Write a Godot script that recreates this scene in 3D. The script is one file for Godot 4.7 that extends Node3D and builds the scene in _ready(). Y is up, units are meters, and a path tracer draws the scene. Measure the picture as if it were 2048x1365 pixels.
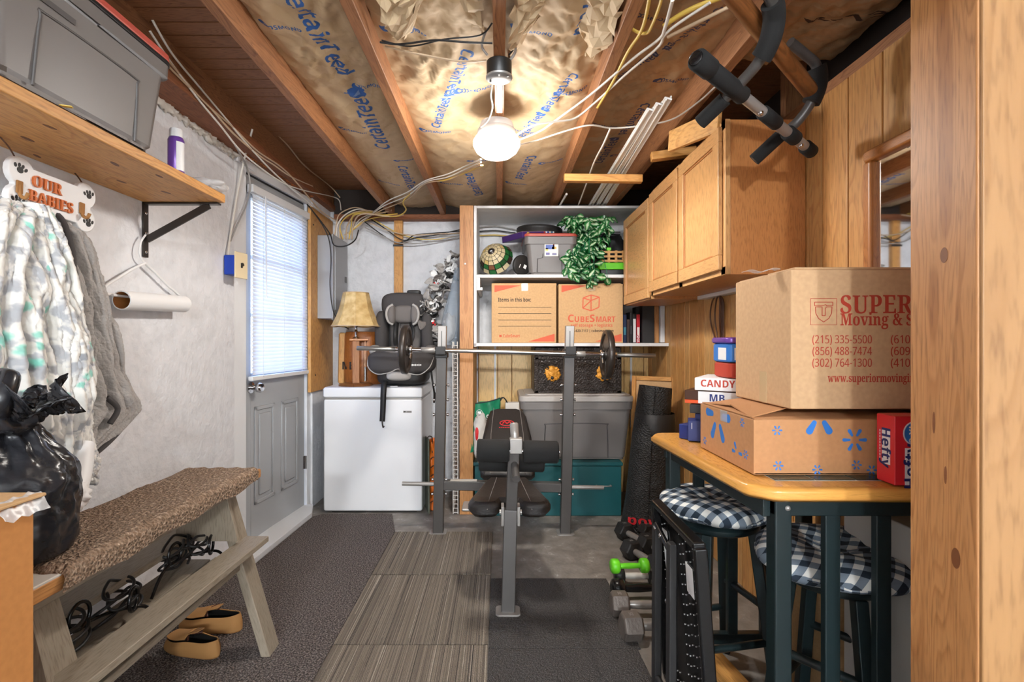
extends Node3D

# ---------------------------------------------------------------- mesh builder
class MB:
	var v := PackedVector3Array()
	var n := PackedVector3Array()
	var t := PackedVector2Array()
	var c := PackedColorArray()
	var ix := PackedInt32Array()
	var tint := Color.WHITE
	var uo := Vector2.ZERO

	func vert(p: Vector3, nn: Vector3, uv: Vector2) -> int:
		v.append(p)
		n.append(nn)
		t.append(uv)
		c.append(tint)
		return v.size() - 1

	func tri(a: int, b: int, d: int) -> void:
		var g: Vector3 = (v[d] - v[a]).cross(v[b] - v[a])
		if g.dot(n[a] + n[b] + n[d]) < 0.0:
			ix.append_array([a, d, b])
		else:
			ix.append_array([a, b, d])

	func quad(a: int, b: int, d: int, e: int) -> void:
		tri(a, b, d)
		tri(a, d, e)

	func face(ps: Array, nn: Vector3) -> void:
		var k := []
		var ux: Vector3 = (ps[1] - ps[0]).normalized()
		var uy: Vector3 = nn.cross(ux)
		for p in ps:
			k.append(vert(p, nn, Vector2((p - ps[0]).dot(ux), (p - ps[0]).dot(uy)) + uo))
		for i in range(1, ps.size() - 1):
			tri(k[0], k[i], k[i + 1])

	func box(ctr: Vector3, size: Vector3, bev := 0.0, bs := Basis.IDENTITY) -> MB:
		var h := size * 0.5
		bev = minf(bev, minf(h.x, minf(h.y, h.z)) * 0.9)
		var ln := 0
		for a in 3:
			if size[a] > size[ln]:
				ln = a
		var f := {}
		for a in 3:
			var u: int = (a + 1) % 3
			var w: int = (a + 2) % 3
			if u == ln:
				u = (a + 2) % 3
				w = (a + 1) % 3
			for s in [-1, 1]:
				var nn := Vector3.ZERO
				nn[a] = s
				var k := []
				for q in [[-1, -1], [1, -1], [1, 1], [-1, 1]]:
					var p := Vector3.ZERO
					p[a] = s * h[a]
					p[u] = q[0] * (h[u] - bev)
					p[w] = q[1] * (h[w] - bev)
					var key := [a, 0, 0, 0]
					key[1 + a] = s
					key[1 + u] = q[0]
					key[1 + w] = q[1]
					var id := vert(ctr + bs * p, bs * nn, Vector2(p[u] + h[u], p[w] + h[w]) + uo + Vector2(0.13 * a, 0))
					f[key] = id
					k.append(id)
				quad(k[0], k[1], k[2], k[3])
		if bev > 0.0:
			for a in 3:
				var b: int = (a + 1) % 3
				var d: int = (a + 2) % 3
				for s in [-1, 1]:
					for r in [-1, 1]:
						var e := []
						for q in [-1, 1]:
							var k1 := [a, 0, 0, 0]
							k1[1 + a] = s
							k1[1 + b] = r
							k1[1 + d] = q
							var k2 := k1.duplicate()
							k2[0] = b
							e.append([f[k1], f[k2]])
						quad(e[0][0], e[0][1], e[1][1], e[1][0])
			for x in [-1, 1]:
				for y in [-1, 1]:
					for z in [-1, 1]:
						tri(f[[0, x, y, z]], f[[1, x, y, z]], f[[2, x, y, z]])
		return self

	# box between two corners
	func bx(a: Vector3, b: Vector3, bev := 0.0) -> MB:
		return box((a + b) * 0.5, (b - a).abs(), bev)

	# a bar of rectangular section from p to q
	func bar(p: Vector3, q: Vector3, w: float, h: float, bev := 0.0, up := Vector3.UP) -> MB:
		var y := (q - p).normalized()
		var x := up.cross(y)
		if x.length() < 0.01:
			x = Vector3.RIGHT
		x = x.normalized()
		return box((p + q) * 0.5, Vector3(w, p.distance_to(q), h), bev, Basis(x, y, x.cross(y)))

	func lathe(prof: Array, xf := Transform3D.IDENTITY, seg := 24, sx := 1.0, sz := 1.0) -> MB:
		var m := prof.size() - 1
		var nr := []
		for i in m:
			var e: Vector2 = prof[i + 1] - prof[i]
			nr.append(Vector2(e.y, -e.x).normalized())
		var along := 0.0
		for i in m:
			var e2: Vector2 = prof[i + 1] - prof[i]
			if e2.length() < 1e-6:
				continue
			var n0: Vector2 = nr[i]
			var n1: Vector2 = nr[i]
			if i > 0 and nr[i - 1].dot(nr[i]) > 0.55:
				n0 = (nr[i - 1] + nr[i]).normalized()
			if i < m - 1 and nr[i + 1].dot(nr[i]) > 0.55:
				n1 = (nr[i + 1] + nr[i]).normalized()
			var first := v.size()
			for k in seg + 1:
				var a := TAU * k / seg
				var cs := cos(a)
				var sn := sin(a)
				for q in 2:
					var p: Vector2 = prof[i + q]
					var nn: Vector2 = n1 if q else n0
					vert(xf * Vector3(p.x * cs * sx, p.y, p.x * sn * sz), (xf.basis * Vector3(nn.x * cs / sx, nn.y, nn.x * sn / sz)).normalized(), Vector2(float(k) / seg, along + q * e2.length()) + uo)
			for k in seg:
				var o := first + k * 2
				quad(o, o + 2, o + 3, o + 1)
			along += e2.length()
		return self

	# closed cylinder from p to q
	func cyl(p: Vector3, q: Vector3, r: float, seg := 16, r2 := -1.0, bev := 0.0) -> MB:
		var y := (q - p).normalized()
		var x := y.cross(Vector3(0.31, 0.2, 0.93)).normalized()
		var h := p.distance_to(q)
		if r2 < 0.0:
			r2 = r
		var pr := [Vector2(0, 0), Vector2(r - bev, 0), Vector2(r, bev), Vector2(r2, h - bev), Vector2(r2 - bev, h), Vector2(0, h)]
		return lathe(pr, Transform3D(Basis(x, y, x.cross(y)), p), seg)

	func tube(pts: Array, r: float, seg := 7, r2 := -1.0, flat := 1.0) -> MB:
		var m := pts.size()
		if r2 < 0.0:
			r2 = r
		var tg: Vector3 = (pts[1] - pts[0]).normalized()
		var x := tg.cross(Vector3(0.0, 1.0, 0.02)).normalized()
		if x.length() < 0.1:
			x = Vector3.RIGHT
		var first := v.size()
		var ln := 0.0
		for i in m:
			var t2: Vector3 = (pts[mini(i + 1, m - 1)] - pts[maxi(i - 1, 0)]).normalized()
			x = (x - t2 * x.dot(t2)).normalized()
			var y := t2.cross(x)
			if i > 0:
				ln += pts[i].distance_to(pts[i - 1])
			var rr := lerpf(r, r2, float(i) / (m - 1))
			for k in seg + 1:
				var a := TAU * k / seg
				vert(pts[i] + x * cos(a) * rr + y * sin(a) * rr * flat, x * cos(a) + y * sin(a), Vector2(float(k) / seg * 0.1, ln) + uo)
		for i in m - 1:
			for k in seg:
				var o := first + i * (seg + 1) + k
				quad(o, o + 1, o + seg + 2, o + seg + 1)
		for e in 2:
			var i2: int = 0 if e == 0 else m - 1
			var nn: Vector3 = (pts[0] - pts[1]).normalized() if e == 0 else (pts[m - 1] - pts[m - 2]).normalized()
			var cc := vert(pts[i2], nn, uo)
			var ring := []
			for k in seg + 1:
				ring.append(vert(v[first + i2 * (seg + 1) + k], nn, uo))
			for k in seg:
				tri(cc, ring[k], ring[k + 1])
		return self

	# polygon in local XY pushed out along Z, -dep/2 .. dep/2
	func prism(poly: PackedVector2Array, dep: float, xf := Transform3D.IDENTITY, bev := 0.0) -> MB:
		var m := poly.size()
		var area := 0.0
		for i in m:
			area += poly[i].cross(poly[(i + 1) % m])
		if area < 0:
			poly = poly.duplicate()
			poly.reverse()
		var en := []
		for i in m:
			var e: Vector2 = (poly[(i + 1) % m] - poly[i]).normalized()
			en.append(Vector2(e.y, -e.x))
		var ins := PackedVector2Array()
		for i in m:
			var w: Vector2 = (en[i] + en[(i + m - 1) % m]).normalized()
			ins.append(poly[i] - w * bev)
		var tr := Geometry2D.triangulate_polygon(poly)
		for s in [-1, 1]:
			var first := v.size()
			for p in ins:
				vert(xf * Vector3(p.x, p.y, s * dep * 0.5), (xf.basis * Vector3(0, 0, s)).normalized(), p + uo)
			for i in range(0, tr.size(), 3):
				tri(first + tr[i], first + tr[i + 1], first + tr[i + 2])
		var run := 0.0
		for i in m:
			var j := (i + 1) % m
			var n0: Vector2 = en[i]
			var n1: Vector2 = en[i]
			var pa: Vector2 = en[(i + m - 1) % m]
			var nb: Vector2 = en[j]
			if pa.dot(en[i]) > 0.6:
				n0 = (pa + en[i]).normalized()
			if nb.dot(en[i]) > 0.6:
				n1 = (nb + en[i]).normalized()
			var ln := poly[i].distance_to(poly[j])
			var k := []
			for q in [[i, -1, n0, 0.0], [j, -1, n1, ln], [j, 1, n1, ln], [i, 1, n0, 0.0]]:
				var p: Vector2 = poly[q[0]]
				var s2: float = q[1]
				var nn: Vector2 = q[2]
				k.append(vert(xf * Vector3(p.x, p.y, s2 * (dep * 0.5 - bev)), (xf.basis * Vector3(nn.x, nn.y, 0)).normalized(), Vector2(s2 * dep * 0.5, run + q[3]) + uo))
			quad(k[0], k[1], k[2], k[3])
			if bev > 0.0:
				for s3 in [-1, 1]:
					var nz := xf.basis * Vector3(0, 0, s3)
					var ka := vert(xf * Vector3(ins[i].x, ins[i].y, s3 * dep * 0.5), nz.normalized(), poly[i] + uo)
					var kb := vert(xf * Vector3(ins[j].x, ins[j].y, s3 * dep * 0.5), nz.normalized(), poly[j] + uo)
					if s3 < 0:
						quad(k[0], k[1], kb, ka)
					else:
						quad(k[3], k[2], kb, ka)
			run += ln
		return self

	# surface f(u, v) for u, v in 0..1; flip turns the normals; thick gives it a second side
	func grid(nu: int, nv: int, f: Callable, flip := false, uvs := Vector2.ONE, thick := 0.0, shade = null) -> MB:
		var P := []
		for j in nv + 1:
			for i in nu + 1:
				P.append(f.call(float(i) / nu, float(j) / nv))
		var N := []
		var wrap: bool = P[0].distance_to(P[nu]) < 1e-5 and P[(nv / 2) * (nu + 1)].distance_to(P[(nv / 2) * (nu + 1) + nu]) < 1e-5
		for j in nv + 1:
			for i in nu + 1:
				var il := maxi(i - 1, 0)
				var ir := mini(i + 1, nu)
				if wrap:
					il = i - 1 if i > 0 else nu - 1
					ir = i + 1 if i < nu else 1
				var du: Vector3 = P[j * (nu + 1) + ir] - P[j * (nu + 1) + il]
				var dv: Vector3 = P[mini(j + 1, nv) * (nu + 1) + i] - P[maxi(j - 1, 0) * (nu + 1) + i]
				if du.length() < 1e-7:
					var jj := clampi(j, 1, nv - 1)
					du = P[jj * (nu + 1) + ir] - P[jj * (nu + 1) + il]
				var nn := du.cross(dv).normalized()
				N.append(-nn if flip else nn)
		for s in (2 if thick > 0.0 else 1):
			var first := v.size()
			for j in nv + 1:
				for i in nu + 1:
					var k := j * (nu + 1) + i
					if shade != null:
						tint = shade.call(float(i) / nu, float(j) / nv)
					vert(P[k] - N[k] * thick * s, N[k] if s == 0 else -N[k], Vector2(uvs.x * i / nu, uvs.y * j / nv) + uo)
			for j in nv:
				for i in nu:
					var o := first + j * (nu + 1) + i
					quad(o, o + 1, o + nu + 2, o + nu + 1)
		if thick > 0.0:
			var rim := []
			for i in nu:
				rim.append([i, i + 1])
				rim.append([nv * (nu + 1) + i, nv * (nu + 1) + i + 1])
			for j in nv:
				rim.append([j * (nu + 1), (j + 1) * (nu + 1)])
				rim.append([j * (nu + 1) + nu, (j + 1) * (nu + 1) + nu])
			var mid: Vector3 = P[(nv / 2) * (nu + 1) + nu / 2]
			for e in rim:
				var a: Vector3 = P[e[0]]
				var b: Vector3 = P[e[1]]
				var out: Vector3 = (b - a).cross(N[e[0]]).normalized()
				if out.dot((a + b) * 0.5 - mid) < 0:
					out = -out
				var q0 := vert(a, out, uo)
				var q1 := vert(b, out, uo)
				var q2 := vert(b - N[e[1]] * thick, out, uo)
				var q3 := vert(a - N[e[0]] * thick, out, uo)
				quad(q0, q1, q2, q3)
		return self

	# creased sheet: flat facets between the points of a coarse grid
	func facets(nu: int, nv: int, f: Callable) -> MB:
		for j in nv:
			for i in nu:
				var q := []
				for e in [[0, 0], [1, 0], [1, 1], [0, 1]]:
					q.append(f.call(float(i + e[0]) / nu, float(j + e[1]) / nv))
				var k := 0 if (i * 7 + j * 13) % 3 else 1
				for t3 in [[q[k], q[k + 1], q[(k + 2) % 4]], [q[k], q[(k + 2) % 4], q[(k + 3) % 4]]]:
					var nn: Vector3 = (t3[1] - t3[0]).cross(t3[2] - t3[0]).normalized()
					face(t3, -nn if nn.y > 0 else nn)
		return self

	# rounded lump: e near 1 is an ellipsoid, small e is boxy
	func lump(ctr: Vector3, h: Vector3, e := 0.5, bs := Basis.IDENTITY, nu := 24, nv := 14, warp = null) -> MB:
		var f := func(u: float, w: float) -> Vector3:
			var a := u * TAU
			var b := (w - 0.5) * PI
			var cb := signf(cos(b)) * pow(absf(cos(b)), e)
			if w <= 0.0 or w >= 1.0:
				cb = 0.0
			var p := Vector3(cb * signf(cos(a)) * pow(absf(cos(a)), e), signf(sin(b)) * pow(absf(sin(b)), e), cb * signf(sin(a)) * pow(absf(sin(a)), e))
			p = p * h
			if warp != null:
				p = warp.call(p)
			return ctr + bs * p
		return grid(nu, nv, f, true, Vector2(TAU * h.x, 2 * h.y))

	func add(m: Mesh, xf: Transform3D) -> MB:
		for s in m.get_surface_count():
			var a := m.surface_get_arrays(s)
			var first := v.size()
			var vs: PackedVector3Array = a[Mesh.ARRAY_VERTEX]
			var ns: PackedVector3Array = a[Mesh.ARRAY_NORMAL]
			for i in vs.size():
				vert(xf * vs[i], (xf.basis * ns[i]).normalized(), Vector2(vs[i].x, vs[i].y))
			if a[Mesh.ARRAY_INDEX] != null:
				for i in a[Mesh.ARRAY_INDEX]:
					ix.append(first + i)
			else:
				for i in vs.size():
					ix.append(first + i)
		return self

	func mesh() -> ArrayMesh:
		var a := []
		a.resize(Mesh.ARRAY_MAX)
		a[Mesh.ARRAY_VERTEX] = v
		a[Mesh.ARRAY_NORMAL] = n
		a[Mesh.ARRAY_TEX_UV] = t
		a[Mesh.ARRAY_COLOR] = c
		a[Mesh.ARRAY_INDEX] = ix
		var m := ArrayMesh.new()
		m.add_surface_from_arrays(Mesh.PRIMITIVE_TRIANGLES, a)
		return m


# ---------------------------------------------------------------- nodes
var used := {}
var M := {}
var rng := RandomNumberGenerator.new()
var sans: SystemFont
var serif: SystemFont
var bold: SystemFont


func numbered(called: String) -> String:
	if not used.has(called):
		used[called] = 0
		return called
	used[called] += 1
	return "%s_%03d" % [called, used[called]]


func tag(o: Node3D, label: String, category: String, group := "") -> Node3D:
	o.set_meta("label", label)
	o.set_meta("category", category)
	if group:
		o.set_meta("group", group)
	return o


func thing(called: String, at_: Vector3, label: String, category: String, group := "") -> Node3D:
	var o := Node3D.new()
	o.name = numbered(called)
	add_child(o)
	o.position = at_
	return tag(o, label, category, group)


func where(o: Node3D) -> Transform3D:
	var t := Transform3D.IDENTITY
	while o != self:
		t = o.transform * t
		o = o.get_parent()
	return t


# a mesh given in world coordinates, put under parent
func part(parent: Node3D, called: String, mb, mat: Material, xf := Transform3D.IDENTITY) -> MeshInstance3D:
	var o := MeshInstance3D.new()
	o.name = called
	o.mesh = mb.mesh() if mb is MB else mb
	o.material_override = mat
	parent.add_child(o, true)
	o.transform = where(parent).affine_inverse() * xf
	return o


func single(called: String, mb, mat: Material, label: String, category: String, group := "") -> MeshInstance3D:
	var o := part(self, numbered(called), mb, mat)
	tag(o, label, category, group)
	return o


func struct(called: String, mb = null, mat: Material = null) -> Node3D:
	var o: Node3D
	if mb == null:
		o = Node3D.new()
		o.name = called
		add_child(o)
	else:
		o = part(self, called, mb, mat)
	o.set_meta("kind", "structure")
	return o


func copy(o: Node3D, label := "", group := "") -> Node3D:
	var c: Node3D = o.duplicate()
	c.name = numbered(String(o.name).get_slice("_0", 0))
	add_child(c)
	if label:
		c.set_meta("label", label)
	if group:
		c.set_meta("group", group)
	return c


func stuff(o: Node3D) -> Node3D:
	o.set_meta("kind", "stuff")
	return o


# the point that stands at column px, row py of the photograph (2048 wide), d metres in front of the lens
func at(px: float, py: float, d: float) -> Vector3:
	return Vector3((px - 1000.0) / 1040.0 * d, 1.17 - (py - 682.0) / 1040.0 * d, -d)


func aty(px: float, py: float, y: float) -> Vector3:
	return at(px, py, minf((y - 1.17) * 1040.0 / (682.0 - py), 4.02))


func atx(px: float, py: float, x: float) -> Vector3:
	return at(px, py, x * 1040.0 / (px - 1000.0))


func V(x: float, y: float, d: float) -> Vector3:
	return Vector3(x, y, -d)


func mb() -> MB:
	return MB.new()


func smooth(pts: Array, k := 6) -> Array:
	var out := []
	var m := pts.size()
	for i in m - 1:
		var p0: Vector3 = pts[maxi(i - 1, 0)]
		var p3: Vector3 = pts[mini(i + 2, m - 1)]
		for j in k:
			out.append(pts[i].cubic_interpolate(pts[i + 1], p0, p3, float(j) / k))
	out.append(pts[m - 1])
	return out


func rrect(w: float, h: float, r: float, k := 5) -> PackedVector2Array:
	var out := PackedVector2Array()
	for q in [[1, -1, -PI / 2], [1, 1, 0.0], [-1, 1, PI / 2], [-1, -1, PI]]:
		for i in k + 1:
			var a: float = q[2] + PI / 2 * i / k
			out.append(Vector2(q[0] * (w / 2 - r), q[1] * (h / 2 - r)) + Vector2(cos(a), sin(a)) * r)
	return out


func oval(rx: float, ry: float, k := 20, c := Vector2.ZERO, turn := 0.0) -> PackedVector2Array:
	var out := PackedVector2Array()
	for i in k:
		out.append(c + Vector2(cos(TAU * i / k) * rx, sin(TAU * i / k) * ry).rotated(turn))
	return out


func xform(origin: Vector3, x: Vector3, y: Vector3) -> Transform3D:
	x = x.normalized()
	var z := x.cross(y).normalized()
	return Transform3D(Basis(x, z.cross(x), z), origin)


func lettering(s: String, h: float, font: Font, deep := 0.0006) -> TextMesh:
	var t := TextMesh.new()
	t.text = s
	t.font = font
	t.font_size = 64
	t.pixel_size = h / 46.0
	t.depth = deep
	t.curve_step = 2.0
	return t


# text standing at p, reading along x, its top towards y
func write(parent: Node3D, called: String, s: String, h: float, font: Font, mat: Material, p: Vector3, x: Vector3, y: Vector3, stretch := 1.0) -> MeshInstance3D:
	var xf := xform(p, x, y)
	var t := lettering(s, h, font)
	if stretch < 0.0:   # the whole line is to be that wide, in metres
		stretch = -stretch / t.get_aabb().size.x
	xf.basis = xf.basis * Basis.from_scale(Vector3(stretch, 1, 1))
	return part(parent, called, mb().add(t, xf), mat)


# ---------------------------------------------------------------- pictures made by hand
func img_tri(im: Image, a: Vector2, b: Vector2, c: Vector2, col: Color) -> void:
	var y0 := maxi(0, int(ceil(minf(a.y, minf(b.y, c.y)) - 0.5)))
	var y1 := mini(im.get_height() - 1, int(floor(maxf(a.y, maxf(b.y, c.y)) - 0.5)))
	for y in range(y0, y1 + 1):
		var yy := y + 0.5
		var lo := 1e9
		var hi := -1e9
		for e in [[a, b], [b, c], [c, a]]:
			var p: Vector2 = e[0]
			var q: Vector2 = e[1]
			if (p.y <= yy) != (q.y <= yy):
				var x := p.x + (q.x - p.x) * (yy - p.y) / (q.y - p.y)
				lo = minf(lo, x)
				hi = maxf(hi, x)
		if hi >= lo:
			var xa := maxi(0, int(round(lo)))
			var xb := mini(im.get_width(), int(round(hi)))
			if xb > xa:
				im.fill_rect(Rect2i(xa, y, xb - xa, 1), col)


func img_poly(im: Image, poly: PackedVector2Array, col: Color) -> void:
	var tr := Geometry2D.triangulate_polygon(poly)
	for i in range(0, tr.size(), 3):
		img_tri(im, poly[tr[i]], poly[tr[i + 1]], poly[tr[i + 2]], col)


# text in a picture: centred at c, h pixels high, reading along dir
func img_text(im: Image, s: String, font: Font, c: Vector2, h: float, dir: Vector2, col: Color, stretch := 1.0) -> void:
	var t := lettering(s, 46.0, font, 2.0)
	t.curve_step = 1.0
	var a := t.surface_get_arrays(0)
	var vs: PackedVector3Array = a[Mesh.ARRAY_VERTEX]
	var id: PackedInt32Array = a[Mesh.ARRAY_INDEX] if a[Mesh.ARRAY_INDEX] != null else PackedInt32Array(range(vs.size()))
	var k := h / 46.0
	var up := Vector2(dir.y, -dir.x)
	for i in range(0, id.size(), 3):
		if vs[id[i]].z > 0.9 and vs[id[i + 1]].z > 0.9 and vs[id[i + 2]].z > 0.9:
			var q := []
			for j in 3:
				var p := vs[id[i + j]]
				q.append(c + dir * p.x * k * stretch + up * p.y * k)
			img_tri(im, q[0], q[1], q[2], col)


func tex(im: Image) -> ImageTexture:
	return ImageTexture.create_from_image(im)


func ramp(stops: Array) -> Gradient:
	var g := Gradient.new()
	var o := PackedFloat32Array()
	var c := PackedColorArray()
	for s in stops:
		o.append(s[0])
		c.append(s[1])
	g.offsets = o
	g.colors = c
	return g


func noise_tex(seed_: int, freq: float, stops: Array, size := 512, kind := FastNoiseLite.TYPE_SIMPLEX_SMOOTH, oct := 4, warp := 0.0) -> NoiseTexture2D:
	var f := FastNoiseLite.new()
	f.seed = seed_
	f.frequency = freq
	f.noise_type = kind
	f.fractal_octaves = oct
	if oct == 1:
		f.fractal_type = FastNoiseLite.FRACTAL_NONE
	if warp > 0.0:
		f.domain_warp_enabled = true
		f.domain_warp_amplitude = warp
		f.domain_warp_frequency = freq
	var t := NoiseTexture2D.new()
	t.width = size
	t.height = size
	t.seamless = true
	t.noise = f
	if stops.size():
		t.color_ramp = ramp(stops)
	return t


func mat(called: String, col: Color, rough := 0.6, metal := 0.0) -> StandardMaterial3D:
	var m := StandardMaterial3D.new()
	m.resource_name = called
	m.albedo_color = col
	m.roughness = rough
	m.metallic = metal
	M[called] = m
	return m


func rgb(r: float, g: float, b: float) -> Color:
	return Color(r / 255.0, g / 255.0, b / 255.0)


func bump(m: StandardMaterial3D, t: Texture2D, cm: float) -> StandardMaterial3D:
	m.heightmap_enabled = true
	m.heightmap_texture = t
	m.heightmap_scale = cm
	return m


func tri3(m: StandardMaterial3D, s: Vector3, world := true) -> StandardMaterial3D:
	m.uv1_triplanar = true
	m.uv1_world_triplanar = world
	m.uv1_scale = s
	return m


# wood: contour bands of a noise that is stretched along the grain (v)
func wood(called: String, light: Color, dark: Color, seed_: int, rough := 0.5, across := 0.32, along := 1.9, bands := 9, amount := 1.0) -> StandardMaterial3D:
	var st := []
	for i in bands:
		var a := 0.12 + 0.76 * i / bands
		var w := 0.76 / bands
		var k := 0.35 + 0.65 * fposmod(sin(i * 12.9 + seed_) * 43.7, 1.0)
		var lo := light.lerp(dark, 0.12 * fposmod(sin(i * 5.1 + seed_) * 91.3, 1.0))
		st.append([a, lo])
		st.append([a + w * 0.55, lo.lerp(dark, 0.15 * k * amount)])
		st.append([a + w * 0.86, lo.lerp(dark, 0.7 * k * amount)])
	var m := mat(called, Color.WHITE, rough)
	m.albedo_texture = noise_tex(seed_, 0.0042, st, 512, FastNoiseLite.TYPE_SIMPLEX_SMOOTH, 2, 10.0)
	m.uv1_scale = Vector3(1.0 / across, 1.0 / along, 1)
	m.detail_enabled = true
	m.detail_blend_mode = BaseMaterial3D.BLEND_MODE_MUL
	m.detail_albedo = shared_fibre
	return m


var shared_fibre: NoiseTexture2D


func _ready() -> void:
	rng.seed = 7
	# camera: level, 1.17 m above the floor, lens shifted a little to the right
	var cam := Camera3D.new()
	cam.name = "camera"
	cam.projection = Camera3D.PROJECTION_FRUSTUM
	cam.near = 0.05
	cam.far = 60.0
	cam.size = 0.05 * 1365.0 / 1040.0
	cam.frustum_offset = Vector2(0.05 * 24.0 / 1040.0, 0.0)
	cam.position = Vector3(0, 1.17, 0)
	add_child(cam)
	cam.current = true
	# daylight outside the door
	var sky := ProceduralSkyMaterial.new()
	sky.sky_top_color = Color(0.50, 0.66, 0.95)
	sky.sky_horizon_color = Color(0.82, 0.90, 1.0)
	sky.ground_bottom_color = Color(0.42, 0.43, 0.42)
	sky.ground_horizon_color = Color(0.70, 0.74, 0.78)
	sky.energy_multiplier = 12.0
	var env := Environment.new()
	env.background_mode = Environment.BG_SKY
	env.sky = Sky.new()
	env.sky.sky_material = sky
	env.tonemap_mode = Environment.TONE_MAPPER_LINEAR
	env.tonemap_exposure = 1.1
	env.sdfgi_enabled = true
	env.ssao_enabled = true
	env.ssil_enabled = true
	var we := WorldEnvironment.new()
	we.name = "surroundings"
	we.environment = env
	add_child(we)
	# the ceiling lamp of the room (its fitting is built in lamps()), and two unseen lamps behind the lens, placed to light the room
	lamp_light("ceiling_lamp_glow", Vector3(-0.015, 2.025, -2.3), 0.62, 0.08, Color(1.0, 0.98, 0.955))
	var down := SpotLight3D.new()
	down.name = "ceiling_lamp_beam"
	down.position = Vector3(-0.015, 2.02, -2.3)
	down.rotation_degrees.x = -90
	down.light_energy = 1.05
	down.light_size = 0.08
	down.light_color = Color(1.0, 0.975, 0.94)
	down.spot_angle = 84.0
	down.spot_angle_attenuation = 0.35
	down.spot_range = 12.0
	down.spot_attenuation = 2.0
	down.shadow_enabled = true
	add_child(down)
	lamp_light("unseen_lamp_glow", Vector3(-0.55, 2.23, 3.6), 11.5, 0.09, Color(0.965, 0.985, 1.0))
	lamp_light("unseen_lamp_glow", Vector3(0.75, 2.23, 3.6), 11.5, 0.09, Color(0.965, 0.985, 1.0))

	sans = font("Droid Sans", 400)
	bold = font("Droid Sans", 700)
	serif = font("Droid Serif", 700)
	materials()
	room()
	ceiling_parts()
	door()
	alcove()
	table()
	bench_press()
	left_side()
	back_left()
	alcove_things()
	right_side()
	floor_things()
	overhead()
	cables()


func font(called: String, weight: int) -> SystemFont:
	var f := SystemFont.new()
	f.font_names = PackedStringArray([called])
	f.font_weight = weight
	return f


func lamp_light(called: String, p: Vector3, energy: float, size: float, col: Color) -> void:
	var l := OmniLight3D.new()
	l.name = called
	l.position = p
	l.light_energy = energy
	l.light_size = size
	l.light_color = col
	l.omni_range = 12.0
	l.omni_attenuation = 2.0
	l.shadow_enabled = true
	add_child(l, true)


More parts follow.
